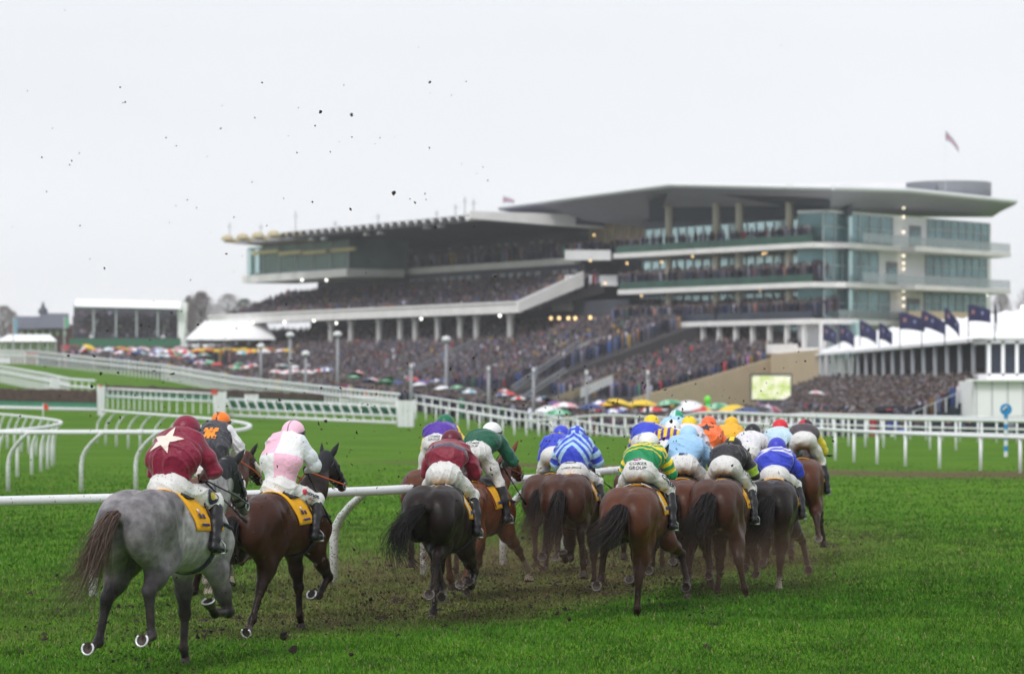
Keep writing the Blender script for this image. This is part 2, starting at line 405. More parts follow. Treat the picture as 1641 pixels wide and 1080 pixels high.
def rail(label, plan, height, r, post_r, step, off=(0, 0), posts=None, group='white running rails round the course', mid=False, sm=True, name='running_rail', straight=False, postm=None):
    """plan: [(x,y)] of the top rail; off: how far (x,y) each post foot stands away from the rail"""
    if sm: plan = [tuple(p[:2]) for p in smooth_path([(p[0], p[1], 0) for p in plan])]
    top = [(x, y, float(tz(x, y))+height) for x, y in plan]
    root = empty(name, (top[0][0], top[0][1], float(tz(top[0][0], top[0][1])))); tag(root, label, 'rail', group); o0 = Vector(root.location)
    mb = MB(); mb.tube([Vector(p)-o0 for p in top], r, 12); mb.build('top_rail', M_white, root, True)
    if mid: mb = MB(); mb.tube([Vector(p)-o0-Vector((0, 0, height*.45)) for p in top], r*.8, 8); mb.build('mid_rail', M_white, root, True)
    ox, oy = off
    mb = MB()
    if straight or (ox == 0 and oy == 0): mb.tube([(0, 0, -.15), (0, 0, height)], post_r, 10)
    else:
        mb.tube([(0, 0, -.15), (0, 0, height*.45), (-ox*.06, -oy*.06, height*.58), (-ox*.22, -oy*.22, height*.70), (-ox*.5, -oy*.5, height*.83), (-ox*.85, -oy*.85, height*.95), (-ox, -oy, height)], [post_r, post_r, post_r, post_r*.97, post_r*.9, post_r*.8, post_r*.75], 12)
    pm = mb.mesh('post', M_muddy if postm else M_white, True)
    pp = posts if posts is not None else [(p.x, p.y) for p in resample([(x, y, 0) for x, y in plan], step)]
    for x, y in pp:
        fx, fy = x+ox, y+oy
        o = link('post', pm, root, Vector((fx, fy, float(tz(fx, fy)) if posts is None else float(tz(fx, fy))))-o0)
    if postm:
        for p in resample(top, 3.05)[1:]:
            q = min(range(len(top)), key=lambda i: (Vector(top[i])-p).length); t_ = (Vector(top[min(q+1, len(top)-1)])-Vector(top[max(q-1, 0)])).normalized()
            mb = MB(); mb.tube([p-o0-t_*.09, p-o0+t_*.09], r*1.10, 12); mb.build('joint_sleeve', M_white, root, True)
    return root

fg = [(gx(-420, 38.5), 38.5), (gx(-100, 41.2), 41.2), (gx(0, 42.0), 42.0), (gx(300, 43.7), 43.7), (gx(600, 46.0), 46.0), (gx(740, 48.8), 48.8), (gx(860, 52.2), 52.2), (gx(985, 56.8), 56.8), (gx(1100, 62), 62), (gx(1200, 68), 68)]
fpost = []
for px, d in ((-250, 41.5), (-50, 43), (150, 44.2), (345, 45.4), (535, 47.3), (680, 49.4), (807, 51.7), (905, 55), (990, 58.5), (1070, 62.6), (1150, 67)):
    fpost.append((gx(px, d)+.52, d-.9))
rail('near white running rail passing behind the grey and pink-capped riders', fg, 1.30, .062, .062, 3, off=(-.52, .9), posts=fpost, postm=1)
d2 = 87.0
L2 = [(gx(-160, d2), d2), (gx(120, d2), d2), (gx(290, d2+.5), d2+.5), (gx(370, 89), 89), (gx(396, 94), 94), (gx(400, 101), 101), (gx(388, 107), 107), (gx(365, 113), 113), (gx(330, 120), 120), (gx(290, 127), 127), (gx(235, 138), 138), (gx(165, 155), 155)]
l2p = [(gx(px, d2)+.55, d2-.8) for px in (-100, 18, 135, 222)]
l2p += [(gx(px, d)+.62, d-.4) for px, d in ((154, 156), (168, 152), (185, 147), (204, 143), (223, 139), (245, 134), (268, 130), (293, 125), (320, 120), (350, 114))]
rail('white running rail with a hairpin bend behind the maroon jockey', L2, 1.50, .064, .058, 3, off=(-.60, .6), posts=l2p, postm=1)
L3 = [(gx(-160, 158), 158), (gx(-60, 152), 152), (gx(0, 148), 148), (gx(60, 132), 132), (gx(90, 123), 123), (gx(98, 116), 116), (gx(90, 110), 110), (gx(60, 102), 102), (gx(0, 95), 95), (gx(-80, 88), 88)]
rail('white running rail looping back on itself at the left edge', L3, 1.40, .060, .055, 3.4, off=(-.3, .35))
RN = [(gx(636, 232), 232), (gx(828, 200), 200), (gx(987, 177), 177), (gx(1150, 150), 150), (gx(1325, 123.3), 123.3), (gx(1453, 113), 113), (gx(1606, 106), 106), (gx(1760, 99), 99), (gx(1900, 94), 94)]
rail('long white running rail curving from mid course to the right edge', RN, 1.08, .06, .055, 2.95)
RF = [(gx(655, 262), 262), (gx(837, 236), 236), (gx(1080, 190), 190), (gx(1320, 152), 152), (gx(1600, 137), 137), (gx(1800, 128), 128), (gx(1900, 125), 125)]
rail('far white running rail in front of the lawn crowd, second from the turf', RF, 1.25, .075, .055, 1.9, mid=True)
RG = [(gx(1180, 200), 200), (gx(1320, 176), 176), (gx(1600, 158), 158), (gx(1900, 148), 148)]
rail('furthest white rail on the right, directly before the spectators', RG, 1.15, .06, .05, 1.6, mid=True)

def slat_fence(label, base, h, r, step, name='picket_fence', pw=.10, rails=(1.0, .62), group='white fences across the course', cat='fence'):
    pts = [(p[0], p[1], float(tz(p[0], p[1]))) for p in base]; root = empty(name, pts[0]); tag(root, label, cat, group); o0 = Vector(pts[0])
    for k in rails:
        mb = MB(); mb.tube([Vector(p)-o0+Vector((0, 0, h*k)) for p in pts], r, 6); mb.build('horizontal_rail', M_whitef, root, True)
    mb = MB(); mb.box((0, 0, h*.5), (pw, pw*.5, h)); pk = mb.mesh('picket', M_whitef)
    sp = sorted(resample(pts, step), key=lambda p: p.y)
    for p in sp[:100]: link('picket', pk, root, Vector(p)-o0)
    if len(sp) > 100:
        mb = MB()
        for p in sp[100:]: mb.box(tuple(Vector(p)-o0+Vector((0, 0, h*.5))), (pw, pw*.5, h))
        tag(mb.build('far_pickets', M_whitef, root), kind='stuff')
    return root
far = [(42, 578, 372), (150, 592, 350), (260, 606, 330), (376, 628, 295), (493, 641, 265), (560, 648, 252), (640, 655, 240)]
slat_fence('long white double-railed fence below the umbrellas of the crowd', [(gx(a, d), d) for a, b, d in far], 1.45, .11, 1.15, pw=.13)
slat_fence('white railed fence far out by the white marquee on the left', [(gx(a, d), d) for a, d in ((-60, 392), (0, 384), (42, 376))], 1.4, .1, 1.2, pw=.22)
slat_fence('white railed fence between the two large wing panels', [(gx(a, gd(a, b)), gd(a, b)) for a, b in ((172, 655), (260, 660), (345, 664))], 1.30, .09, .52, pw=.08, rails=(1, .62))
slat_fence('short white fence with dark gaps beside the middle wing panel', [(gx(a, gd(a, b)), gd(a, b)) for a, b in ((545, 655), (600, 658), (637, 661))], 1.0, .10, .9, pw=.14)
slat_fence('white railed fence behind the brush fence at far left', [(gx(a, gd(a, b)), gd(a, b)) for a, b in ((-60, 604), (0, 613), (70, 627), (112, 638), (152, 641))], 1.35, .10, .9, pw=.09)

# steeplechase fences
M_brush = mat('birch_brush', rgb(74, 60, 52), .95, noise=.5, nscale=3.5, bump=1.0, bscale=8)
M_gboard = mat('green_board', rgb(40, 108, 78), .7, noise=.15, nscale=2)
M_red = mat('red_marker', rgb(214, 66, 52), .6); M_orange = mat('orange_board', rgb(220, 110, 60), .6)
def brush_fence(label, a, b, d0, d1, h, gh, board=True, depth=1.2):
    x0, x1 = gx(a, d0), gx(b, d1); z0, z1 = float(tz(x0, d0)), float(tz(x1, d1)); root = empty('brush_fence', (x0, d0, z0)); tag(root, label, 'fence', 'steeplechase fences on the course')
    n = 60; V = []; F = []; r_ = np.random.default_rng(3)
    for i in range(n+1):
        t = i/n; p = Vector(((x1-x0)*t, (d1-d0)*t, (z1-z0)*t)); j = r_.normal()*.03
        for (dy, dz) in ((0, gh*.9), (.15, h+j), (depth*.5, h+.06+j), (depth, h*.8)): V.append((p.x, p.y+dy, p.z+dz))
    for i in range(n):
        for k in range(3): F.append((i*4+k, (i+1)*4+k, (i+1)*4+k+1, i*4+k+1))
    link('birch_top', new_mesh('birch_top', np.array(V), F, M_brush, False), root)
    mb = MB(); mb.hexa([(0, -.4, -.1), (x1-x0, d1-d0-.4, z1-z0-.1), (x1-x0, d1-d0+depth, z1-z0-.1), (0, depth, -.1), (0, .1, gh), (x1-x0, d1-d0+.1, z1-z0+gh), (x1-x0, d1-d0+depth, z1-z0+gh), (0, depth, gh)]); mb.build('apron_board', M_gboard, root)
    if board:
        mb = MB(); mb.tube([(0, -.7, .1), (x1-x0, d1-d0-.7, z1-z0+.1)], .12, 8); mb.build('ground_rail', M_whitef, root, True)
    return root
dd = gd(60, 655)
brush_fence('dark birch steeplechase fence with green apron at far left', -180, 160, dd+1, dd-2, 1.28, .62)
brush_fence('low dark hedge line behind the white fence in the middle', 168, 640, gd(170, 640)+2, gd(560, 652)+2, .95, .55, False, .8)
def wing(label, px, py_base, w_px, h_px, cap_red=False, cap=True):
    d = gd(px, py_base); s = FPX/d; w, h = w_px/s, h_px/s; x, y, z = G(px, d=d); root = empty('wing_panel', (x, y, z)); tag(root, label, 'wing panel', 'white wing panels of the fences')
    mb = MB()
    for k in range(-1, 2): mb.box((k*w*.32, 0, h*.5), (w*.30, .12, h*(1 if k else 1.02)))
    mb.box((0, .09, h*.82), (w*.98, .06, .10)); mb.box((0, .09, h*.2), (w*.98, .06, .10)); mb.build('panel', M_whitef, root)
    for k in (-1, 1): mb = MB(); mb.tube([(k*w*.5, .02, 0), (k*w*.5, .02, h*1.03)], .05, 8); mb.build('post', M_whitef, root, True)
    if cap_red:
        mb = MB(); mb.box((-w*.45, -.1, h*1.0), (w*.5, .06, h*.16)); mb.build('red_marker', M_red, root)
    return root
wing('tall white wing panel beside the dark birch fence', 162, 666, 10, 46, False)
wing('tall white wing panel with a red corner directly above the orange cap', 352, 668, 19, 40, True)
wing('small white wing panel out on the far turf', 403, 650, 20, 18)
wing('large white wing panel above the purple jockey', 650, 684, 27, 42)
wing('white wing panel standing on the far side of the birch fence', 88, 650, 12, 44)
def marker(label, px, py, h_px, m, w=.12, name='marker_flag'):
    d = gd(px, py); h = h_px*d/FPX; p = G(px, d=d); root = empty(name, p); tag(root, label, 'marker', 'course markers')
    mb = MB(); mb.tube([(0, 0, 0), (0, 0, h)], .03, 8); mb.build('pole', M_whitef, root, True)
    mb = MB(); mb.hexa([(-.02, -.015, h*.78), (.30, -.015, h*.70), (.30, .015, h*.78), (-.02, .015, h*.78), (-.02, -.015, h), (.26, -.015, h*.97), (.26, .015, h*.97), (-.02, .015, h)]); mb.build('flag', m, root)
marker('red marker flag at the end of the birch fence', 157, 652, 36, M_red)
marker('small red disc marker rising from the looping rail at left', 69, 683, 36, M_red)
marker('red marker on the turf edge of the long picket fence', 584, 655, 30, M_red)
# hurdles: slanted white posts and green boards
def hurdle(label, a, b, ya, yb, h_px, n):
    da, db = gd(a, ya), gd(b, yb); pa, pb = Vector(G(a, d=da)), Vector(G(b, d=db)); root = empty('padded_hurdle', tuple(pa)); tag(root, label, 'hurdle', 'padded hurdles across the course'); v = pb-pa
    h = h_px*da/FPX
    mb = MB(); mb.tube([(0, 0, h), tuple(v+Vector((0, 0, h*db/da)))], .085, 8); mb.build('top_bar', M_whitef, root, True)
    mb = MB(); mb.tube([(0, 0, .08), tuple(v+Vector((0, 0, .08)))], .10, 8); mb.build('ground_bar', M_whitef, root, True)
    mb = MB(); mb.tube([(0, 0, h*.45), tuple(v+Vector((0, 0, h*.45)))], .07, 8); mb.build('middle_bar', M_whitef, root, True)
    for i in range(n+1):
        p = v*(i/n); mb = MB(); mb.tube([tuple(p+Vector((.25, -.2, 0))), tuple(p+Vector((.12, 0, h*.5))), tuple(p+Vector((-.15, 0, h)))], .06, 8); mb.build('slanted_post', M_whitef, root, True)
    for i in range(n):
        p = v*((i+.5)/n); mb = MB(); L = v.length/n; mb.box((p.x, p.y+.35, p.z+h*.68), (L*.86, .06, h*.42), math.atan2(v.y, v.x)); mb.build('green_panel', M_gboard, root)
hurdle('row of white and green hurdles to the left of the large wing panel', 367, 640, 668, 680, 28, 18)

# ------------------------------------------------------------ crowd builder
CLOTH = [rgb(38, 42, 60), rgb(56, 56, 68), rgb(74, 72, 84), rgb(30, 38, 64), rgb(92, 88, 94), rgb(60, 56, 66), rgb(48, 58, 66), rgb(112, 112, 122), rgb(84, 92, 112), rgb(104, 96, 94), rgb(40, 38, 50), rgb(60, 68, 76), rgb(80, 68, 78), rgb(52, 60, 88), rgb(134, 134, 144), rgb(26, 28, 38)]
ACC = [rgb(176, 60, 66), rgb(206, 196, 186), rgb(214, 214, 220), rgb(64, 96, 150), rgb(190, 140, 120), rgb(150, 116, 70), rgb(70, 120, 92), rgb(196, 160, 60), rgb(160, 110, 140)]
def person_template(n=6):
    rings = [(.0, .13, .10, 0), (.80, .17, .12, 0), (1.30, .23, .13, 0), (1.45, .13, .09, 0), (1.47, .06, .06, 1), (1.56, .095, .10, 1), (1.68, .10, .11, 2), (1.76, .05, .05, 2)]
    V = []; T = []; F = []
    for (z, a, b, t) in rings:
        for k in range(n):
            th = 2*math.pi*k/n; V.append((a*math.cos(th), b*math.sin(th), z)); T.append(t)
    for i in range(len(rings)-1):
        for k in range(n): F.append((i*n+k, i*n+(k+1) % n, (i+1)*n+(k+1) % n, (i+1)*n+k))
    return np.array(V), np.array(T), np.array(F)
PT = person_template()
M_crowd = mat('crowd_clothes', (1, 1, 1, 1), .9, attr='col', spec=.2)
def crowd(name, label, pts, seed=0, scale=1.0, acc=.12, zcut=None, bright=1.0):
    r_ = np.random.default_rng(seed); pts = np.asarray(pts, float); n = len(pts); V0, T, F0 = PT; k = len(V0)
    a = r_.random(n)*6.28; s = scale*(.92+.16*r_.random(n)); wx = .9+.35*r_.random(n)
    c, sn = np.cos(a*.12), np.sin(a*.12)
    X = V0[None, :, 0]*wx[:, None]*s[:, None]; Y = V0[None, :, 1]*s[:, None]*1.2; Z = V0[None, :, 2]*s[:, None]
    VX = X*c[:, None]-Y*sn[:, None]+pts[:, 0:1]; VY = X*sn[:, None]+Y*c[:, None]+pts[:, 1:2]; VZ = Z+pts[:, 2:3]
    V = np.stack([VX, VY, VZ], -1).reshape(-1, 3)
    F = (F0[None]+np.arange(n)[:, None, None]*k).reshape(-1, 4)
    cl = np.array([x[:3] for x in CLOTH])[r_.integers(0, len(CLOTH), n)]; ac = np.array([x[:3] for x in ACC])[r_.integers(0, len(ACC), n)]
    cl = np.where((r_.random(n) < acc)[:, None], ac, cl)*(.5+1.1*r_.random(n)**1.5)[:, None]*bright*np.array([.98, .98, 1.14])
    sk = np.array(rgb(140, 118, 114)[:3])*(.45+.8*r_.random(n))[:, None]; hr = np.array([rgb(58, 50, 48)[:3], rgb(34, 32, 36)[:3], rgb(104, 94, 88)[:3], rgb(84, 82, 84)[:3], rgb(132, 130, 132)[:3], rgb(70, 62, 58)[:3]])[r_.integers(0, 6, n)]
    C = np.where((T == 0)[None, :, None], cl[:, None], np.where((T == 1)[None, :, None], sk[:, None], hr[:, None])).reshape(-1, 3)
    o = link(name, new_mesh(name, V, F, M_crowd, True, C)); tag(o, label, 'crowd', kind='stuff'); return o
# ------------------------------------------------------------ the big stands
class Line:
    """a facade line in plan: a = metres along from A to B, b = metres back from it"""
    def __init__(s, A, B, back):
        s.A = np.array(A, float); v = np.array(B, float)-s.A; s.L = np.linalg.norm(v); s.d = v/s.L; s.k = np.array(back, float)/np.linalg.norm(back)
    def pt(s, a, b, z): p = s.A+s.d*a+s.k*b; return (p[0], p[1], z)
    def a_at(s, px, b=0.0):
        u = (px-820.5)/FPX; o = s.A+s.k*b; return (u*o[1]-o[0])/(s.d[0]-u*s.d[1])
    def z_at(s, px, py, b=0.0): p = s.pt(s.a_at(px, b), b, 0); return CH-(py-HY)/FPX*p[1]
    def box(s, mb, a0, a1, b0, b1, z0, z1, dz=0.0):
        if a1 < a0: a0, a1 = a1, a0
        q = [s.pt(a0, b0, z0), s.pt(a1, b0, z0+dz), s.pt(a1, b1, z0+dz), s.pt(a0, b1, z0), s.pt(a0, b0, z1), s.pt(a1, b0, z1+dz), s.pt(a1, b1, z1+dz), s.pt(a0, b1, z1)]
        v1 = np.array(q[1])-np.array(q[0]); v2 = np.array(q[3])-np.array(q[0])
        if v1[0]*v2[1]-v1[1]*v2[0] < 0: q = [q[0], q[3], q[2], q[1], q[4], q[7], q[6], q[5]]
        mb.hexa(q)
M_conc = mat('pale_concrete', rgb(236, 234, 232), .8, noise=.10, nscale=.5)
M_wall = mat('white_render', rgb(244, 244, 246), .7, noise=.05, nscale=.4)
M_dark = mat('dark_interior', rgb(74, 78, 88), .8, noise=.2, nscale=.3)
M_pole = mat('dark_pole', rgb(48, 50, 60), .5)
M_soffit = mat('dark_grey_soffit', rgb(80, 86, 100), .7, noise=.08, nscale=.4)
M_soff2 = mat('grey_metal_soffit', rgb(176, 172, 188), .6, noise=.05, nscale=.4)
M_roofw = mat('roof_edge_pale', rgb(236, 237, 240), .6)
M_teal = mat('pale_green_glass', rgb(186, 216, 218), .16, .62, spec=.5, noise=.12, nscale=.35)
M_glassd = mat('dark_green_glass', rgb(104, 136, 140), .22, .45, spec=.3, noise=.5, nscale=.35)
M_glassg = mat('green_balustrade_glass', rgb(46, 84, 72), .2, spec=.25, noise=.3, nscale=.6)
M_glassn = mat('dark_balustrade_glass', rgb(54, 60, 74), .2, spec=.3, noise=.2, nscale=.5)
M_mull = mat('pale_mullion', rgb(186, 192, 194), .5)
M_colm = mat('column_cream', rgb(182, 176, 160), .6)
M_tan = mat('tan_stone_wall', rgb(186, 168, 140), .85, noise=.08, nscale=.6)
M_bronze = mat('bronze_cladding', rgb(150, 132, 112), .5, noise=.25, nscale=.8)
M_cream = mat('cream_steel', rgb(196, 184, 150), .6)
M_step = mat('terrace_concrete', rgb(66, 64, 66), .9)
M_plant = mat('grey_louvre', rgb(126, 130, 136), .6, noise=.1, nscale=2)
M_lampw = mat('warm_lamp', rgb(255, 214, 150), .5, emit=1.8); M_lampc = mat('cool_lamp', rgb(250, 250, 240), .5, emit=2.6)
M_board = mat('window_glint', rgb(196, 198, 206), .7)  # white glints on the box windows, put into a pale colour
def lamp(px, py, d, r=.13, m=None, label='small round warm lamp under a stand balcony', grp='warm lamps on the stands'):
    root = empty('lamp', P3(px, py, d)); tag(root, label, 'lamp', grp)
    mb = MB(); mb.lathe((0, 0, -r), [(r*.35, 0), (r*.8, r*.4), (r, r), (r*.8, r*1.6), (r*.35, r*2)], 10); mb.build('bulb', m or M_lampw, root, True)
    mb = MB(); mb.tube([(0, 0, r), (0, 0, r+.25)], .04, 6); mb.build('stem', M_dark, root)
    return root
# ---- B: the long stand on the left
B = Line((.7, 400), (-41.7, 480), (.886, .465))
root = empty('grandstand', B.pt(0, 0, 0)); tag(root, 'long older grandstand with arched canopy roof and a row of round columns', 'grandstand', 'racecourse stands'); BR = root
def part(name, m, fn, par=None, smooth=False):
    mb = MB(); fn(mb); me = mb.mesh(name, m, smooth); par = par or BR; o = link(name, me, par); o.matrix_parent_inverse = Matrix.Translation(par.location).inverted() if par.parent is None else Matrix.Identity(4); return o
aL = B.a_at(338); aR = B.a_at(832)
part('front_beam', M_conc, lambda mb: (B.box(mb, aR, aL, -.3, .5, 11.0, 12.1), B.box(mb, aR, aL, -.45, .5, 12.1, 12.35)))
for px in (531, 563, 608, 642, 666, 702, 738, 764, 818):
    a = B.a_at(px, 1.2); p = B.pt(a, 1.2, 0)
    part('column', M_conc, lambda mb: mb.lathe((p[0], p[1], 4.5), [(.40, 0), (.40, 5.9), (.52, 6.2), (.52, 6.6)], 12), None, True)
part('upper_terrace', M_step, lambda mb: mb.hexa([B.pt(aR, .5, 10.9), B.pt(aL, .5, 10.9), B.pt(aL-2, 11.5, 13.5), B.pt(aR, 11.5, 13.5), B.pt(aR, .5, 11.2), B.pt(aL, .5, 11.2), B.pt(aL-2, 11.5, 14.9), B.pt(aR, 11.5, 14.9)]))
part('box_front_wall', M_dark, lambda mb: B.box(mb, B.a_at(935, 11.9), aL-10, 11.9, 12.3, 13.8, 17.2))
part('end_parapet', M_conc, lambda mb: (mb.hexa([B.pt(aR-.6, -.4, 11.0), B.pt(aR, -.4, 11.0), B.pt(aR, 8.3, 14.2), B.pt(aR-.6, 8.3, 14.2), B.pt(aR-.6, -.4, 12.3), B.pt(aR, -.4, 12.3), B.pt(aR, 8.3, 15.9), B.pt(aR-.6, 8.3, 15.9)])))
aL2 = B.a_at(360); aRb = B.a_at(905, 18)
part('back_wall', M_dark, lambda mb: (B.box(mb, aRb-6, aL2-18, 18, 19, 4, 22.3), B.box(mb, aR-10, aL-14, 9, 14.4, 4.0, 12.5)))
# boxes level beam and upper level
a1 = B.a_at(942, 13); a2 = B.a_at(585, 12)
part('box_level_beam', M_conc, lambda mb: B.box(mb, a1, a2, 11.2, 12, 17.1, 17.9))
part('box_level_floor', M_dark, lambda mb: B.box(mb, a1, a2, 12, 18, 17.0, 17.6))
part('upper_back_wall', M_dark, lambda mb: B.box(mb, a1, a2, 16.1, 16.4, 17.6, 21.4))
part('upper_level_beam', M_dark, lambda mb: B.box(mb, a1, a2, 12.5, 13.2, 19.1, 19.5))
for k in range(26):
    t = a1+(a2-a1)*(k+.5)/26; w = (a2-a1)/26*.62
    if k % 7 != 3 and k < 20: part('box_window', M_board, lambda mb: B.box(mb, t-w*.42, t+w*.36, 11.7, 11.9, 15.7+.15*(k % 3), 16.45))
    if k % 4 != 1 and k < 19: part('box_window', M_board, lambda mb: B.box(mb, t-w*.35, t+w*.15*(k % 3), 15.9, 16.1, 20.0, 20.55+.1*(k % 2)))
# glass restaurant at the left end
a3, a4 = B.a_at(392, 2), B.a_at(560, 2)
part('restaurant_base', M_conc, lambda mb: B.box(mb, a4, a3, 1.6, 10, 16.7, 17.7))
for (x0_, x1_, y_) in ((405, 447, 404), (448, 484, 405), (487, 524, 404), (532, 569, 400)):
    b0_, b1_ = B.a_at(x0_, 1.9), B.a_at(x1_, 1.9); z_ = B.z_at((x0_+x1_)/2, y_, 1.9); part('lit_beam', mat('lit_cream_beam', rgb(216, 200, 150), .6), lambda mb: B.box(mb, b1_, b0_, 1.7, 2.1, z_-.25, z_+.2))  # cream beams with their warm lighting put into the colour
gl = part('restaurant_glass', mat('restaurant_glass', rgb(96, 122, 116), .4, spec=.2, noise=.35, nscale=.3), lambda mb: B.box(mb, a4+1, a3-.3, 2.4, 11, 17.7, 21.6))
for k in range(7):
    t = a4+1+(a3-a4-1.3)*k/6; part('mullion', M_mull, lambda mb: B.box(mb, t-.06, t+.06, 2.25, 2.4, 17.7, 21.5))
part('end_window', M_teal, lambda mb: (B.box(mb, a3-.3, a3+.0, 2.6, 3.9, 17.8, 21.4), B.box(mb, a3-.3, a3+.0, 4.6, 5.5, 17.8, 21.4)))
part('end_window', M_teal, lambda mb: (B.box(mb, a3-1.6, a3-.6, 2.2, 2.38, 17.8, 21.3), B.box(mb, a3-4.6, a3-3.2, 2.2, 2.38, 18.0, 21.3)))
# roof
ra, rb = B.a_at(752, -3), B.a_at(452, -3); rL = B.a_at(348, -3)
def roofB(mb):
    mb.hexa([B.pt(ra, -3, 22.3), B.pt(rb, -3, 22.3), B.pt(rb, 19, 20.6), B.pt(ra-1, 17, 21.6), B.pt(ra, -3, 22.7), B.pt(rb, -3, 22.7), B.pt(rb, 19, 22.8), B.pt(ra-1, 17, 22.8)])
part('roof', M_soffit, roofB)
part('roof_gable_beam', M_conc, lambda mb: mb.hexa([B.pt(ra-.7, -3.1, 22.2), B.pt(ra, -3.1, 22.2), B.pt(ra, 15, 21.3), B.pt(ra-.7, 15, 21.3), B.pt(ra-.7, -3.1, 23.1), B.pt(ra, -3.1, 23.1), B.pt(ra, 15, 23.0), B.pt(ra-.7, 15, 23.0)]))
ns = 24
for k in range(ns):
    t0 = ra+(rb-ra)*k/ns; t1 = ra+(rb-ra)*(k+1)/ns
    def shell(mb):
        V = []; F = []; n = 8
        for (b_, zz, rz) in ((-3.4, 22.0, .58), (-1.5, 22.1, .58), (4, 22.4, .4)):
            for j in range(n+1):
                th = math.pi*j/n; aa = (t0+t1)/2-(t1-t0)/2*math.cos(th); V.append(B.pt(aa, b_, zz+rz*math.sin(th)))
        for i in range(2):
            for j in range(n): F.append((i*(n+1)+j, i*(n+1)+j+1, (i+1)*(n+1)+j+1, (i+1)*(n+1)+j))
        mb.add(V, F)
    def infill(mb):
        n = 8; V = [B.pt((t0+t1)/2-(t1-t0)/2*.86*math.cos(math.pi*j/n), -3.3, 21.85+.42*math.sin(math.pi*j/n)) for j in range(n+1)]+[B.pt((t0+t1)/2, -3.3, 21.85)]
        mb.add(V, [(j, j+1, n+1) for j in range(n)])
    part('canopy_shell', M_cream if k > 20 else M_conc, shell, None, True); part('cell_shade', M_pole, infill)  # near-black infill stands for the shade inside each hollow shell
for k in range(4):
    t = rb+(rL-rb)*(k+.6)/4.2
    part('roof_truss', M_cream, lambda mb: (mb.hexa([B.pt(t-.35, -3.2, 22.1), B.pt(t+.35, -3.2, 22.1), B.pt(t+.35, 12, 20.9), B.pt(t-.35, 12, 20.9), B.pt(t-.35, -3.2, 22.6), B.pt(t+.35, -3.2, 22.6), B.pt(t+.35, 12, 22.4), B.pt(t-.35, 12, 22.4)]), mb.lathe(B.pt(t, -2.8, 22.4), [(.9, 0), (.8, .4), (.4, .7)], 10)))
part('roof_end_slab', M_soff2, lambda mb: B.box(mb, rb-1, rL-2.6, -1.5, 13, 21.9, 22.2))
for i, (px, py) in enumerate(((500, 383), (520, 382), (543, 371), (588, 375), (610, 373), (684, 364), (707, 362))):
    a = B.a_at(px, -2.2); z = B.z_at(px, py, -2.2); p = B.pt(a, -2.2, z); root = empty('floodlight', p); tag(root, 'small white floodlight hanging under the old stand roof edge', 'floodlight', 'floodlights under the old stand roof')
    mb = MB(); mb.lathe((0, 0, -.2), [(.55, 0), (.42, .25), (.12, .45)], 10); mb.build('reflector', M_whitef, root, True); mb = MB(); mb.tube([(0, 0, .2), (0, 0, .8)], .05, 6); mb.build('bracket', M_dark, root)
for i, (px, py, h) in enumerate(((418, 386, 2.2), (474, 364, 3.4), (537, 358, 1.6), (606, 352, 2.0), (700, 342, 1.6), (730, 336, 2.2), (745, 332, 3.0), (759, 330, 2.6), (368, 380, 2.8))):
    a = B.a_at(px, 2); z = B.z_at(px, py, 2); p = B.pt(a, 2, 22.5); root = empty('roof_mast', p); tag(root, 'thin aerial mast on the roof of the old stand', 'mast', 'masts on the old stand roof')
    mb = MB(); mb.tube([(0, 0, 0), (0, 0, h)], .05, 6); mb.build('pole', M_plant, root); mb = MB(); mb.tube([(-.35, 0, h*.8), (.35, 0, h*.8)], .03, 5); mb.build('crossbar', M_plant, root)
# crowds of B
r_ = np.random.default_rng(11)
def tier(L, a0, a1, b0, b1, z0, z1, row=.8, sp=.52, fill=.93, jit=.12):
    out = []
    n = int(abs(b1-b0)/row); lo, hi = min(a0, a1), max(a0, a1)
    for i in range(n+1):
        t = i/max(1, n); b = b0+(b1-b0)*t; z = z0+(z1-z0)*t; a = lo+r_.random()*sp
        while a < hi:
            if r_.random() < fill: out.append(L.pt(a+r_.normal()*jit, b+r_.normal()*jit, z))
            a += sp*(.85+.3*r_.random())
    return out
crowd('seated_crowd', 'dark packed crowd filling the upper tier above the white beam', tier(B, aR-.3, aL-2, .9, 10.6, 11.0, 14.5, .78, .55), 1, .85, .12, bright=1.15)
crowd('box_crowd', 'dark row of spectators along the top deck of the old stand', tier(B, a1, a2+3, 12.6, 15, 18.2, 18.5, .9, .5, .95), 2, .95, .15, bright=1.5)
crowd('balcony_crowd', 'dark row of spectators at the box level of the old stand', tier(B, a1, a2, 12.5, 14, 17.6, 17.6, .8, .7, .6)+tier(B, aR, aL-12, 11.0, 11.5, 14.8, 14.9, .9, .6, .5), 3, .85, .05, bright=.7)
# lower terraces, standing crowd
aX = B.a_at(930, -4)
part('lower_terrace', M_step, lambda mb: mb.hexa([B.pt(aX-4, -15, -2), B.pt(aL+4, -15, -2), B.pt(aL+4, 10, -2), B.pt(aX-4, 10, -2), B.pt(aX-4, -15, 1.6), B.pt(aL+4, -15, 2.6), B.pt(aL+4, 10, 9.4), B.pt(aX-4, 10, 9.6)]))
pts = tier(B, aX-2, B.a_at(560, 4), -14.5, 9.5, 1.9, 9.4, .82, .56)
pts += [q for q in tier(B, B.a_at(560, 4), aL+2, -14.5, 9.5, 2.4, 8.9, .82, .56)]
crowd('terrace_crowd', 'dense standing crowd on the steps below the round columns', pts, 4, .95, .13)
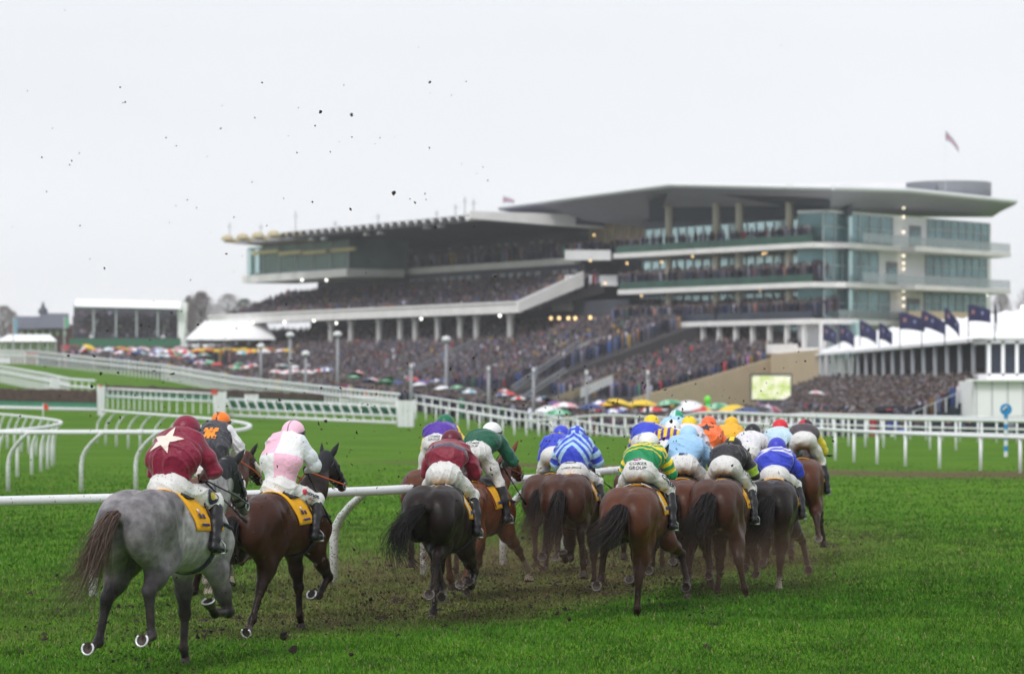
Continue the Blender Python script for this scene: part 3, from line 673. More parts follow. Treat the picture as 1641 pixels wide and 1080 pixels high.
# ---- C: the large newer stand
P0, P1, P2_, P3_ = (12.0, 400), (34.0, 365), (44.3, 382), (58.3, 400)
C = Line(P1, P0, (.847, .532)); E = Line(P1, P3_, (.25, .97)); E.k = np.array([-.82, .57]); E_END = E.a_at(1588, .1)
root = empty('grandstand', C.pt(0, 0, 0)); tag(root, 'large newer white grandstand with a broad flat overhanging roof and glass balconies', 'grandstand', 'racecourse stands'); BR = root
FL = [(17.7, 985, 'g'), (13.5, 992, 'g'), (9.6, 985, 'n')]
ceil = [22.6, 17.3, 13.2]
for i, (z, pxl, gk) in enumerate(FL):
    al = C.a_at(pxl, -3)
    part('balcony_slab', M_conc, lambda mb: (C.box(mb, -1.2, al, -3.2, 3, z-.55, z), ))
    part('balcony_glass', M_glassg if gk == 'g' else M_glassn, lambda mb: C.box(mb, -1.0, al-.3, -3.1, -3.02, z, z+.85))
    aw = C.a_at([1034, 1031, 1028][i], 3)
    part('glass_wall', M_teal, lambda mb: C.box(mb, .5, aw, 3, 3.4, z, ceil[i]-[1.9, 0, 0][i]))
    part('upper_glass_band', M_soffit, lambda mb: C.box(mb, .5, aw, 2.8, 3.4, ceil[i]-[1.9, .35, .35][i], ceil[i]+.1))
    for k in range(24):
        t = .5+(aw-.5)*k/23; part('mullion', M_mull, lambda mb: C.box(mb, t-.04, t+.04, 2.86, 2.98, z, ceil[i]-2.0 if i == 0 else ceil[i]-.36))
    for px in (1072, 1148, 1185, 1265):
        a = C.a_at(px, -1.6); p = C.pt(a, -1.6, z); part('column', M_colm, lambda mb: mb.lathe(p, [(.42, 0), (.42, (24.2 if i == 0 else ceil[i]+.1)-z)], 12), None, True)
def core(mb):
    pl = [C.pt(1.5, 3.5, 0), E.pt(4.5, 4.2, 0), E.pt(E_END-1, 4.2, 0), E.pt(E_END-2.5, 16, 0), C.pt(C.a_at(1034, 9), 9, 0), C.pt(C.a_at(1034, 3.5), 3.5, 0)]
    n = len(pl); V = [(p[0], p[1], 4) for p in pl]+[(p[0], p[1], 21.2) for p in pl]
    mb.add(V, [tuple(range(n-1, -1, -1)), tuple(range(n, 2*n))]+[(i, (i+1) % n, n+(i+1) % n, n+i) for i in range(n)])
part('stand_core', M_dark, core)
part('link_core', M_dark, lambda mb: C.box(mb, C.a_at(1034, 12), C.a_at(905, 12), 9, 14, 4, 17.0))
# end facade
for i, z in enumerate((17.7, 13.5, 9.6)):
    zc = (21.3, 17.35, 13.15)[i]
    part('end_wall', M_wall, lambda mb: E.box(mb, 0, E_END, .1, 4, z, zc+(.0 if i == 0 else .0)))
    part('end_slab', M_conc, lambda mb: (E.box(mb, -.5, E.a_at(1606, -2.2) if i < 2 else E.a_at(1592, -1.2), -2.2 if i < 2 else -1.2, 3.9, z-.55, z), E.box(mb, E.a_at(1452, -3), E.a_at(1620, -4.2), -4.2, -2.2, z-.55, z) if i < 2 else None))
    part('end_rail_glass', mat('clear_rail_glass', rgb(170, 182, 184), .1, alpha=.45), lambda mb: (E.box(mb, 0, E.a_at(1619, -4.1) if i < 2 else E.a_at(1590, -1.1), -4.1 if i < 2 else -1.1, -4.04 if i < 2 else -1.04, z+.05, z+1.0)))
    def win(a0, a1, z0, z1, nm, rows, m=M_glassd):
        w = part('window', m, lambda mb: E.box(mb, a0, a1, -.02, .1, z0, z1))
        for k in range(nm+1):
            t = a0+(a1-a0)*k/nm; part('mullion', M_mull, lambda mb: E.box(mb, t-.05, t+.05, -.10, -.02, z0, z1))
        for k in range(rows+1):
            t = z0+(z1-z0)*k/rows; part('transom', M_mull, lambda mb: E.box(mb, a0, a1, -.12, -.10, t-.05, t+.05))
    part('corner_glass', M_glassd, lambda mb: mb.hexa([tuple(np.array(E.pt(-.12, b_, zz)) for b_, zz in ((.15, z+.05),))[0], E.pt(-.12, 3.9, z+.05), E.pt(-.02, 3.9, z+.05), E.pt(-.02, .15, z+.05), E.pt(-.12, .15, zc-.3), E.pt(-.12, 3.9, zc-.3), E.pt(-.02, 3.9, zc-.3), E.pt(-.02, .15, zc-.3)]))
    xs_ = ((1318, 1430), (1320, 1407), (1320, 1425))[i]
    win(E.a_at(xs_[0]), E.a_at(xs_[1]), z+.2, zc-.3, 6, 2)
    bx = ((1487, 1586), (1484, 1583), (1482, 1581))[i]
    win(E.a_at(bx[0]), E.a_at(bx[1])-.3, z+.05, zc-.1, 8, 3)
    win(E.a_at(bx[0]+55), E.a_at(bx[1]-6), z+.1, zc-.2, 3, 2, M_teal) if False else None
    dx_ = ((1458, 1476), (1421, 1438), (1454, 1474))[i]
    dr = part('door', M_plant, lambda mb: E.box(mb, E.a_at(dx_[0]), E.a_at(dx_[1]), -.03, .1, z, z+2.6))
    ph = (E.a_at(dx_[0])+E.a_at(dx_[1]))/2
    part('door_pane', M_glassd, lambda mb: (E.box(mb, E.a_at(dx_[0])+.2, ph-.1, -.06, -.03, z+.2, z+1.9), E.box(mb, ph+.1, E.a_at(dx_[1])-.2, -.06, -.03, z+.2, z+1.9)))
part('end_base', M_wall, lambda mb: E.box(mb, 0, E_END, .2, 4, 1, 9.2))
# roof of C: a broad wing
out = [(800, 333, 420, 24.4), (1075, 296, 378, 24.7), (1335, 301, 357, 23.2), (1455, 305, 368, 23.5), (1628, 323, 392, 23.6)]
ov = [np.array(P3(px, py, d)) for px, py, d, z in out]
inn = [np.array(P3(px, py, d)) for px, py, d in ((850, 345, 428), (1040, 366, 404), (1330, 336, 366.5), (1455, 344, 384), (1588, 347, 400))]
rear = [np.array(P3(px, 300, 450)) for px in (840, 1050, 1340, 1450, 1590)]
for q in rear: q[2] = 24.6
def roofC(mb):
    n = 5; V = [tuple(p) for p in ov]+[tuple(p-np.array([0, 0, .35])) for p in ov]+[tuple(p) for p in inn]+[tuple(p) for p in rear]; F = []
    for i in range(n-1):
        F += [(i, n+i, n+i+1, i+1), (n+i, 2*n+i, 2*n+i+1, n+i+1), (i+1, 3*n+i+1, 3*n+i, i)]
    mb.add(V, F)
part('roof', M_soff2, roofC)
part('soffit_shade', M_soffit, lambda mb: mb.add([(p[0], p[1], p[2]-.32) for p in (P3(1040, 316, 385), P3(1078, 302, 380.2), P3(1330, 318, 361.0), P3(1331, 336, 367.6), P3(1040, 366, 404.5))], [(0, 1, 2, 3, 4)]))  # darker sheet laid under the roof, its shade put into the colour
part('roof_edge_trim', M_roofw, lambda mb: [mb.tube([tuple(ov[i]+np.array([0, -.1, 0])), tuple(ov[i+1]+np.array([0, -.1, 0]))], .26, 6) for i in range(4)])
part('bronze_cladding', M_bronze, lambda mb: mb.hexa([P3(945, 386, 415), P3(1036, 400, 404), P3(1036, 400, 410), P3(945, 386, 425), P3(945, 353, 415), P3(1036, 358, 404), P3(1036, 358, 410), P3(945, 353, 425)]))
for k in range(8):
    t = k/7; q0 = np.array(P3(945, 384, 414.7))*(1-t)+np.array(P3(1036, 396, 403.7))*t; q1 = np.array(P3(945, 354, 414.7))*(1-t)+np.array(P3(1036, 360, 403.7))*t
    part('cladding_rib', M_colm, lambda mb: mb.tube([tuple(q0), tuple(q1)], .08, 5))
part('rooftop_storey', M_wall, lambda mb: mb.hexa([P3(1130, 300, 400), P3(1452, 304, 392), P3(1452, 304, 412), P3(1130, 300, 420), P3(1130, 295, 400), P3(1452, 293, 392), P3(1452, 293, 412), P3(1130, 295, 420)]))
part('plant_enclosure', M_plant, lambda mb: mb.lathe(P3(1521, 316, 398), [(4.9, -1), (4.9, 1.65)], 28), None, True)
part('plant_enclosure', M_plant, lambda mb: mb.hexa([P3(1452, 308, 393), P3(1500, 309, 393), P3(1500, 309, 400), P3(1452, 308, 400), P3(1452, 293, 393), P3(1500, 294, 393), P3(1500, 294, 400), P3(1452, 293, 400)]))
# link balconies between the stands
for (x0, x1, y0, y1, x2, y2, y3) in ((905, 979, 401, 417, 862, 411, 418), (905, 1030, 441, 458, 905, 441, 458), (884, 1030, 482, 498, 884, 482, 498)):
    part('link_balcony', M_wall, lambda mb: mb.hexa([P3(x0, y1, 409), P3(x1, y1, 400), P3(x1, y1, 408), P3(x0, y1, 416), P3(x0, y0, 409), P3(x1, y0, 400), P3(x1, y0, 408), P3(x0, y0, 416)]))
part('link_wall', M_dark, lambda mb: mb.hexa([P3(880, 560, 420), P3(1040, 560, 411), P3(1040, 560, 415), P3(880, 560, 425), P3(905, 380, 420), P3(1040, 380, 411), P3(1040, 380, 415), P3(905, 380, 425)]))
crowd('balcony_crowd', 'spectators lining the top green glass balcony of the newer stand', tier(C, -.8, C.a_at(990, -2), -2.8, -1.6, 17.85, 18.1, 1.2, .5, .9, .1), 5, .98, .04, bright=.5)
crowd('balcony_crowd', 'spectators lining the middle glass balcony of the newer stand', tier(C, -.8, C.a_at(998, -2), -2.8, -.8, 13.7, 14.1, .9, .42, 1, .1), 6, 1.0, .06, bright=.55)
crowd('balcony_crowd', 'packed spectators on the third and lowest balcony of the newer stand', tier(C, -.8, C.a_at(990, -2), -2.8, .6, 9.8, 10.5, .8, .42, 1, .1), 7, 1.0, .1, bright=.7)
# lower storey and terrace of C
lz = 5.9
part('lower_glass_wall', M_teal, lambda mb: C.box(mb, -2, C.a_at(1030, 2), 2, 2.4, 5.5, 9.3))
for k in range(14):
    t = -2+(C.a_at(1030, 2)+2)*k/13; part('pier', M_conc, lambda mb: C.box(mb, t-.18, t+.18, -2.8, -2.3, 5.5, 9.3))
part('lower_balcony', M_conc, lambda mb: (C.box(mb, -2, C.a_at(1240, -5), -6, -3, 5.9, 6.5), C.box(mb, -2, C.a_at(1240, -5), -6, -5.8, 6.5, 6.9)))
T0 = C.a_at(1238, -6)
part('lower_terrace', M_step, lambda mb: mb.hexa([C.pt(T0, -22, -1), C.pt(C.L+20, -22, -1), C.pt(C.L+20, 2, -1), C.pt(T0, 2, -1), C.pt(T0, -22, 1.0), C.pt(C.L+20, -22, 2.2), C.pt(C.L+20, 2, 9.0), C.pt(T0, 2, 6.6)]))
part('terrace_side_wall', M_tan, lambda mb: mb.hexa([C.pt(T0-.5, -24, -1), C.pt(T0+.0, -24, -1), C.pt(T0+.0, -3, -1), C.pt(T0-.5, -3, -1), C.pt(T0-.5, -24, 1.2), C.pt(T0+.0, -24, 1.2), C.pt(T0+.0, -3, 6.2), C.pt(T0-.5, -3, 6.2)]))
part('tan_wall', M_tan, lambda mb: (mb.hexa([P3(1235, 640, 362), P3(1312, 640, 352), P3(1312, 640, 358), P3(1235, 640, 368), P3(1235, 568, 362), P3(1312, 560, 352), P3(1312, 560, 358), P3(1235, 568, 368)]),))
part('tan_back_wall', M_tan, lambda mb: mb.hexa([P3(1455, 560, 372), P3(1800, 560, 372), P3(1800, 560, 378), P3(1455, 560, 378), P3(1455, 498, 372), P3(1800, 507, 372), P3(1800, 507, 378), P3(1455, 498, 378)]))
for (x0, y0, x1, y1, d0, d1) in ((1000, 592, 882, 642, 372, 345),):
    part('sloping_tan_wall', M_tan, lambda mb: mb.hexa([P3(x0, y0+14, d0), P3(x1, y1+10, d1), P3(x1, y1+10, d1+.6), P3(x0, y0+14, d0+.6), P3(x0, y0, d0), P3(x1, y1-4, d1), P3(x1, y1-4, d1+.6), P3(x0, y0, d0+.6)]))
part('stair_parapet', M_wall, lambda mb: (mb.hexa([P3(926, 572, 378), P3(975, 556, 384), P3(975, 556, 385), P3(926, 572, 379), P3(926, 553, 378), P3(975, 536, 384), P3(975, 536, 385), P3(926, 553, 379)])))
part('stair_parapet', M_wall, lambda mb: (mb.hexa([P3(930, 638, 352), P3(982, 614, 358), P3(982, 614, 359), P3(930, 638, 353), P3(930, 622, 352), P3(982, 600, 358), P3(982, 600, 359), P3(930, 622, 353)])))
for (x0, y0, x1, y1, d) in ((820, 620, 930, 545, 366), (640, 600, 760, 545, 388), (830, 640, 905, 590, 350)):
    part('stair_handrail', M_plant, lambda mb: (mb.tube([P3(x0, y0, d-9), P3(x1, y1, d+9)], .10, 6), mb.tube([P3(x0+4, y0+4, d-9), P3(x1+4, y1+4, d+9)], .08, 6)))
pts = []
for q in tier(C, T0+.3, C.L+19, -21.5, 1.2, 0, 1, .80, .52):
    v_ = np.array(q[:2])-C.A; fa = float(v_@C.d)/(C.L+20); fb = q[2]; fa = min(max(fa, 0), 1); zl, zr = 2.2+6.7*fb, 1.05+5.5*fb; pts.append((q[0], q[1], zr+(zl-zr)*fa))
crowd('terrace_crowd', 'dense standing crowd on the sloping terrace below the newer stand', pts, 8, .95, .12)
for px, py, d in ((1005, 422, 398), (998, 407, 398), (1110, 411, 386), (1147, 412, 383), (1186, 410, 380), (1223, 407, 377), (1228, 405, 377), (1284, 402, 372), (1309, 403, 370), (952, 377, 410), (1028, 474, 397), (1218, 465, 376), (1312, 463, 369), (1060, 420, 392), (970, 454, 398), (946, 418, 402)):
    lamp(px, py, d)
for px, py, d in ((883, 510, 403), (896, 510, 402), (911, 510, 401), (922, 510, 400), (946, 509, 398)): lamp(px, py, d, .2, label='yellow lamp in the dark passage between the two stands', grp='yellow lamps between the stands')
for px, py in ((364, 518), (405, 517), (456, 516), (503, 514), (539, 518), (675, 511), (801, 506), (484, 449), (523, 449)):
    a = B.a_at(px, -.8); p = B.pt(a, -.8, B.z_at(px, py, -.8)); lamp(px, py, p[1], .17, M_lampc, 'round white lamp fixed along the front of the old stand', 'white lamps along the old stand')
for k, py in enumerate((333, 348, 372, 410, 422, 431, 466, 478, 490)):
    a = E.a_at(1448, -.4); p = E.pt(a, -.4, 0); lamp(1448, py, p[1], .18, mat('soft_lamp', rgb(255, 240, 214), .5, emit=1.3), 'small lamp in the vertical row on the white end wall', 'lamps on the end wall')
lamp(1582, 470, 395, .28, M_lampc, 'single bright lamp at the right corner of the newer stand', 'corner lamps')
lamp(1640, 493, 395, .26, M_lampc, 'bright lamp above the white tent roof at the right edge', 'corner lamps')

# ------------------------------------------------------------ LED screen
root = empty('video_screen', P3(1236, 640, 330)); tag(root, 'glowing pale green video screen before the tan wall', 'screen')
s_ = FPX/330; mb = MB(); mb.box((0, .25, 1.15), (62/s_+.3, .4, 40/s_+.3)); mb.build('casing', M_dark, root)
m_scr = bpy.data.materials.new('screen_picture'); m_scr.use_nodes = True; n_ = m_scr.node_tree; e_ = n_.nodes.new('ShaderNodeEmission'); rr_ = n_.nodes.new('ShaderNodeValToRGB'); nn_ = n_.nodes.new('ShaderNodeTexNoise'); tt_ = n_.nodes.new('ShaderNodeTexCoord')
nn_.inputs['Scale'].default_value = 1.3; n_.links.new(tt_.outputs['Object'], nn_.inputs['Vector']); n_.links.new(nn_.outputs[0], rr_.inputs[0]); rr_.color_ramp.elements[0].position = .35; rr_.color_ramp.elements[0].color = rgb(196, 220, 120); rr_.color_ramp.elements[1].position = .62; rr_.color_ramp.elements[1].color = rgb(252, 250, 226)
n_.links.new(rr_.outputs[0], e_.inputs[0]); e_.inputs[1].default_value = 1.0; n_.links.new(e_.outputs[0], n_.nodes['Material Output'].inputs[0])
mb = MB(); mb.box((0, .02, 1.15), (62/s_, .05, 38/s_)); mb.build('display', m_scr, root)

# ------------------------------------------------------------ tent pavilion on the right
M_tent = mat('white_tent_fabric', rgb(250, 250, 252), .6, noise=.03, nscale=.6)
M_tentp = mat('grey_tent_post', rgb(184, 188, 194), .6)
M_navyf = mat('navy_fabric', rgb(30, 42, 54), .8, noise=.15, nscale=.8)
T = Line((32.36, 228), (32.2, 362), (1, 0))
root = empty('tent_pavilion', T.pt(0, 0, 0)); tag(root, 'long white tented pavilion with scalloped roof above a raked crowd', 'pavilion'); BR = root
nb_ = 14
for k in range(nb_):
    a0, a1 = T.L*k/nb_, T.L*(k+1)/nb_
    def bay(mb):
        V = []; F = []; n = 8
        for i, (b_, ze) in enumerate(((-.8, 5.75), (1.2, 6.35), (3.2, 7.0), (5.5, 7.7), (8.5, 7.3), (12, 5.8))):
            for j in range(n+1):
                t = j/n; V.append(T.pt(a0+(a1-a0)*t, b_, ze+(.0, .22, .5, .75, .5, 0)[i]*(math.sin(math.pi*t)-.15)))
        for i in range(5):
            for j in range(n): F.append((i*(n+1)+j, i*(n+1)+j+1, (i+1)*(n+1)+j+1, (i+1)*(n+1)+j))
        mb.add(V, F)
    part('tent_roof', M_tent, bay, None, True)
part('eave_beam', M_tent, lambda mb: T.box(mb, 0, T.L, -.9, -.7, 5.55, 5.78))
for k in range(20):
    a = T.L*k/19; part('tent_post', M_tentp, lambda mb: T.box(mb, a-.18, a+.18, -.7, -.45, 1.5, 5.6))
for k in range(19):
    a = T.L*(k+.5)/19; part('balustrade_panel', mat('pale_window', rgb(172, 182, 198), .35, noise=.25, nscale=.8), lambda mb: T.box(mb, a-2.6, a+2.6, -.5, -.4, 2.0, 3.1))
part('tent_back', M_dark, lambda mb: T.box(mb, -1, T.L, 4, 4.4, 0, 5.9)); part('tent_floor', M_tentp, lambda mb: T.box(mb, 0, T.L, -.6, 4, 1.8, 2.05))
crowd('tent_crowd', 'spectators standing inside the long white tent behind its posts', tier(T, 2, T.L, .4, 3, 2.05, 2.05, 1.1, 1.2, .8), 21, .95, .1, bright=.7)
part('raked_stand', M_step, lambda mb: mb.hexa([T.pt(1, -6.2, -1.5), T.pt(T.L, -6.2, -1.5), T.pt(T.L, -.6, -1.5), T.pt(1, -.6, -1.5), T.pt(1, -6.2, -.55), T.pt(T.L, -6.2, -.55), T.pt(T.L, -.6, 1.75), T.pt(1, -.6, 1.75)]))
part('stand_end_skirt', M_navyf, lambda mb: mb.hexa([T.pt(.6, -6.4, -1.5), T.pt(1, -6.4, -1.5), T.pt(1, 0, -1.5), T.pt(.6, 0, -1.5), T.pt(.6, -6.4, -.3), T.pt(1, -6.4, -.3), T.pt(1, 0, 2.4), T.pt(.6, 0, 2.4)]))
for k in range(9):
    p0 = T.pt(.4, -6.2+.72*k, 0); zz = -.3+.30*k; part('end_rail_post', M_tentp, lambda mb: mb.box((p0[0], p0[1], zz+.4), (.11, .11, 1.0)))
part('end_handrail', M_tentp, lambda mb: mb.tube([T.pt(.4, -6.2, .55), T.pt(.4, -.5, 2.95)], .035, 6))
crowd('raked_crowd', 'reddish brown packed crowd on the raked stand before the white tent', tier(T, 1.4, T.L-1, -6.0, -.9, -.5, 1.7, .55, .50, .97), 22, .95, .2)
# cabin at the right end
root = empty('white_cabin', (34.5, 224, 0)); tag(root, 'white panelled cabin with tall dark windows at the right edge', 'cabin'); BR = root
x0 = gx(1562, 222)
part('lower_panels', M_tent, lambda mb: mb.box((x0+6, 226, 1.75), (12, 8, 2.3)))
for k in range(8): part('panel_seam', M_tentp, lambda mb: mb.box((x0+.1+k*1.02, 221.96, 1.75), (.06, .06, 2.25)))
part('underside', M_navyf, lambda mb: mb.box((x0+6, 226.5, -.4), (12, 8, 2.0)))
x1 = gx(1584, 225)
part('upper_wall', M_tent, lambda mb: (mb.box((x1+6, 229, 3.1), (12, 7, .55)), mb.box((x1+6, 229, 5.55), (12, 7, .35))))
for k in range(8):
    part('window_post', M_tent, lambda mb: mb.box((x1+.12+k*.92, 225.6, 4.4), (.22, .2, 2.3)))
    part('window', M_glassn, lambda mb: mb.box((x1+.58+k*.92, 225.9, 4.4), (.72, .1, 2.1)))
part('cabin_roof', M_tent, lambda mb: mb.hexa([(x1-.6, 225, 5.72), (x1+13, 225, 5.72), (x1+13, 233, 5.72), (x1-.6, 233, 5.72), (x1+2.5, 227.5, 7.3), (x1+13, 227.5, 7.3), (x1+13, 231, 7.3), (x1+2.5, 231, 7.3)]))
part('roof_ledge', M_tent, lambda mb: mb.box((x0+5.8, 222.2, 2.95), (12.6, 1.4, .12)))

# ------------------------------------------------------------ flags
M_navyfl = mat('navy_flag', rgb(34, 36, 74), .7); M_flagt = mat('pale_flag_print', rgb(150, 160, 196), .7); M_crest = mat('crest_print', rgb(150, 110, 104), .7); M_pole = mat('dark_pole', rgb(48, 50, 60), .5)
fl = [(1319, 522, 555, 24, 352, 16), (1345, 522, 553, 27, 340, 20), (1378, 516, 550, 30, 325, 20), (1409, 520, 551, 23, 312, 18), (1442, 504, 552, 44, 300, 12), (1477, 501, 550, 42, 290, 22), (1514, 496, 548, 26, 282, 30), (1552, 491, 545, 40, 268, 10), (1594, 488, 540, 5, 262, 30)]
for i, (px, y0, y1, w, d, droop) in enumerate(fl):
    d = 31.2*FPX/(px-820.5); s_ = FPX/d; base = P3(px, y1, d); hgt = (y1-y0+3)/s_; root = empty('flag', base)
    tag(root, 'navy flag with pale print on a dark pole above the white tent', 'flag', 'navy flags along the tent roof')
    mb = MB(); mb.tube([(0, 0, -.3), (0, 0, hgt)], .035, 6); mb.build('flagpole', M_pole, root, True)
    W = w/s_*.9; Hh = 27/s_; n = 14; V = []; F = []
    for a in range(n+1):
        t = a/n
        for b in range(7):
            q = b/6; V.append((W*t, .25*math.sin(t*7+i)*t, hgt-q*Hh*(1-.25*t)-(droop/s_)*t**1.5*.9))
    for a in range(n):
        for b in range(6): F.append((a*7+b, (a+1)*7+b, (a+1)*7+b+1, a*7+b+1))
    fo = link('flag_cloth', new_mesh('flag_cloth', np.array(V), F, M_navyfl), root); md = fo.modifiers.new('t', 'SOLIDIFY'); md.thickness = .03
    if w > 20:
        V2 = []; F2 = []
        for a in range(n+1):
            for b in (2, 3):
                v = V[a*7+b]; V2.append((v[0], v[1]-.03, v[2]))
        F2 = [(2*a, 2*a+2, 2*a+3, 2*a+1) for a in range(4, n-2)]
        link('flag_print', new_mesh('flag_print', np.array(V2), F2, M_flagt), fo)
        v = V[2*7+2]; mb = MB(); mb.box((v[0]+.1, v[1]-.04, v[2]-.12), (W*.13, .02, Hh*.22)); mb.build('crest', M_crest, fo)
# two union flags over the stands
def union_flag(label, px, py, d, w, h, slope):
    root = empty('flag', P3(px, py, d)); tag(root, label, 'flag', 'union flags above the stands'); n = 10
    mb = MB(); mb.tube([(0, 0, -7 if slope > .5 else -3), (0, 0, .2)], .018, 6); mb.build('flagpole', M_whitef, root)
    def strip(q0, q1, m, name, off, par):
        V = []; F = []
        for a in range(n+1):
            t = a/n
            for q in (q0, q1): V.append((w*t, off+.15*math.sin(t*6), -h*q*(1-.45*t)-slope*w*t*(.6+.7*t)))
        F = [(2*a, 2*a+2, 2*a+3, 2*a+1) for a in range(n)]; return link(name, new_mesh(name, np.array(V), F, m), par)
    f = strip(0, 1, mat('flag_white', rgb(206, 206, 214), .8), 'flag_cloth', 0, root); strip(.38, .62, mat('flag_red', rgb(196, 96, 112), .8), 'cross', -.02, f); strip(.0, .18, mat('flag_blue', rgb(150, 156, 180), .8), 'blue_field', -.02, f); strip(.82, 1, mat('flag_blue'), 'blue_field', -.02, f)
union_flag('pale union flag flying high in the sky above the right of the newer stand', 1515, 210, 385, 1.5, 1.0, 1.0)
union_flag('small union flag at the left tip of the broad roof', 806, 315, 418, 1.4, .8, .25)

# ------------------------------------------------------------ far left buildings
M_slate = mat('slate_roof', rgb(92, 96, 108), .8, noise=.08, nscale=.6); M_brick = mat('red_brick', rgb(122, 84, 80), .85, noise=.15, nscale=1.2)
root = empty('small_stand', P3(205, 560, 600)); tag(root, 'small distant white-roofed stand full of spectators at left', 'grandstand', 'racecourse stands'); BR = root
def quad8(a, b, y0, y1, d0, d1, xt=0): return [P3(a, y1, d0), P3(b, y1, d0), P3(b, y1, d1), P3(a, y1, d1), P3(a+xt, y0, d0), P3(b-xt, y0, d0), P3(b-xt, y0, d1), P3(a+xt, y0, d1)]
part('white_roof', M_tent, lambda mb: mb.hexa([P3(119, 491, 588), P3(290, 495, 588), P3(290, 498, 604), P3(119, 494, 604), P3(122, 479, 590), P3(289, 483, 590), P3(286, 484, 606), P3(126, 480, 606)]))
part('back_wall', M_dark, lambda mb: mb.hexa(quad8(118, 288, 488, 560, 612, 614)))
part('end_wall', M_tent, lambda mb: mb.hexa([P3(285, 556, 590), P3(293, 556, 590), P3(299, 520, 612), P3(296, 556, 612), P3(285, 483, 590), P3(300, 485, 590), P3(302, 486, 612), P3(296, 484, 612)]))
part('front_wall', M_gboard, lambda mb: mb.hexa(quad8(112, 290, 543, 556, 588, 589)))
for px in (150, 186, 219, 253): part('roof_post', M_tentp, lambda mb: mb.tube([P3(px, 540, 589), P3(px, 494, 589)], .16, 6))
for (a, b) in ((143, 158), (257, 272)): part('stair', M_wall, lambda mb: mb.hexa([P3(a, 541, 589), P3(a+7, 541, 589), P3(a+7, 541, 590), P3(a, 541, 590), P3(b-7, 512, 603), P3(b, 512, 603), P3(b, 512, 604), P3(b-7, 512, 604)]))
part('seating', M_step, lambda mb: mb.hexa([P3(116, 545, 590), P3(288, 545, 590), P3(288, 545, 611), P3(116, 545, 611), P3(116, 541, 590), P3(288, 541, 590), P3(288, 507, 611), P3(116, 507, 611)]))
pp = []
for i in range(14):
    t = i/13; d = 590.5+20*t; x = 120
    while x < 284:
        q = P3(x, 542-34*t, d)
        if r_.random() < .9: pp.append((q[0], q[1], q[2]-.6))
        x += 5.6
crowd('distant_crowd', 'distant dark crowd seated in the small white-roofed stand', pp, 31, 1.0, .08, bright=.8)
root = empty('clubhouse', P3(60, 580, 640)); tag(root, 'distant brick clubhouse with a dark slate roof and cupola', 'building'); BR = root
part('wall', M_brick, lambda mb: mb.hexa(quad8(15, 120, 520, 585, 632, 650)))
part('roof', M_slate, lambda mb: (mb.hexa([P3(22, 527, 628), P3(112, 527, 628), P3(112, 527, 655), P3(22, 527, 655), P3(25, 507, 640), P3(110, 507, 640), P3(110, 507, 644), P3(25, 507, 644)]), mb.hexa([P3(62, 526, 627), P3(112, 526, 627), P3(112, 526, 655), P3(62, 526, 655), P3(64, 502, 640), P3(110, 502, 640), P3(110, 502, 644), P3(64, 502, 644)])))
part('cupola', M_slate, lambda mb: mb.lathe(P3(69, 503, 640), [(.9, 0), (.9, .8), (.5, 1.1), (.05, 2.4)], 8))
for k in range(8): part('window', M_wall, lambda mb: mb.hexa(quad8(20+k*11.5, 26+k*11.5, 530, 538, 631.8, 632)))
def tent(label, px0, px1, ytop, yeave, ybase, d, scal=False, name='marquee'):
    root = empty(name, P3((px0+px1)/2, ybase, d)); tag(root, label, 'tent', 'white marquees by the stands'); global BR; BR = root; xm = (px0+px1)/2
    part('roof', M_tent, lambda mb: mb.hexa([P3(px0, yeave, d-6), P3(px1, yeave, d-6), P3(px1, yeave, d+6), P3(px0, yeave, d+6), P3(px0+(px1-px0)*.22, ytop, d-.5), P3(px1-(px1-px0)*.12, ytop, d-.5), P3(px1-(px1-px0)*.12, ytop, d+.5), P3(px0+(px1-px0)*.22, ytop, d+.5)]))
    n = 7
    for k in range(n+1): x = px0+3+(px1-px0-6)*k/n; part('pole', M_tentp, lambda mb: mb.tube([P3(x, ybase, d-5.5), P3(x, yeave, d-5.5)], .14, 6))
    part('back_panel', M_conc, lambda mb: mb.hexa(quad8(px0+6, px1-6, yeave+1, ybase, d+3, d+3.3)))
tent('low white marquee with arched front below the slate roof at far left', -8, 92, 536, 547, 574, 560)
tent('wide white marquee with sloping roof left of the old stand', 296, 442, 514, 544, 552, 470)
tent('small white kiosk tent with a red sign beside the far lawn', 118, 152, 558, 564, 572, 520)
for (a, b, y0, y1, lab) in ((100, 126, 553, 561, 'red banner above the small white kiosk'), (36, 62, 565, 570, 'faded red banner at the front of the low marquee')):
    root = empty('banner', P3(a, y1, 510)); tag(root, lab, 'banner', 'red banners in the distance'); BR = root; part('banner_cloth', mat('red_banner', rgb(196, 86, 96), .8), lambda mb: mb.hexa(quad8(a, b, y0, y1, 510, 510.1))); part('banner_frame', M_tentp, lambda mb: mb.tube([P3(a, y1+5, 510.2), P3(a, y0, 510.2)], .08, 5))
for (px, y0, y1, c, lab) in ((24, 510, 556, rgb(130, 168, 190), 'pale blue feather banner before the slate roof'), (106, 509, 545, rgb(110, 178, 140), 'tall green feather banner beside the small stand')):
    root = empty('feather_banner', P3(px, 575, 545)); tag(root, lab, 'banner', 'tall banners in the distance'); BR = root
    part('banner_cloth', mat('feather_'+str(px), c, .8), lambda mb: mb.hexa(quad8(px-3, px+4, y0, y1-20, 545, 545.1))); part('pole', M_tentp, lambda mb: mb.tube([P3(px-3, 575, 545), P3(px-3, y0-2, 545)], .1, 5))

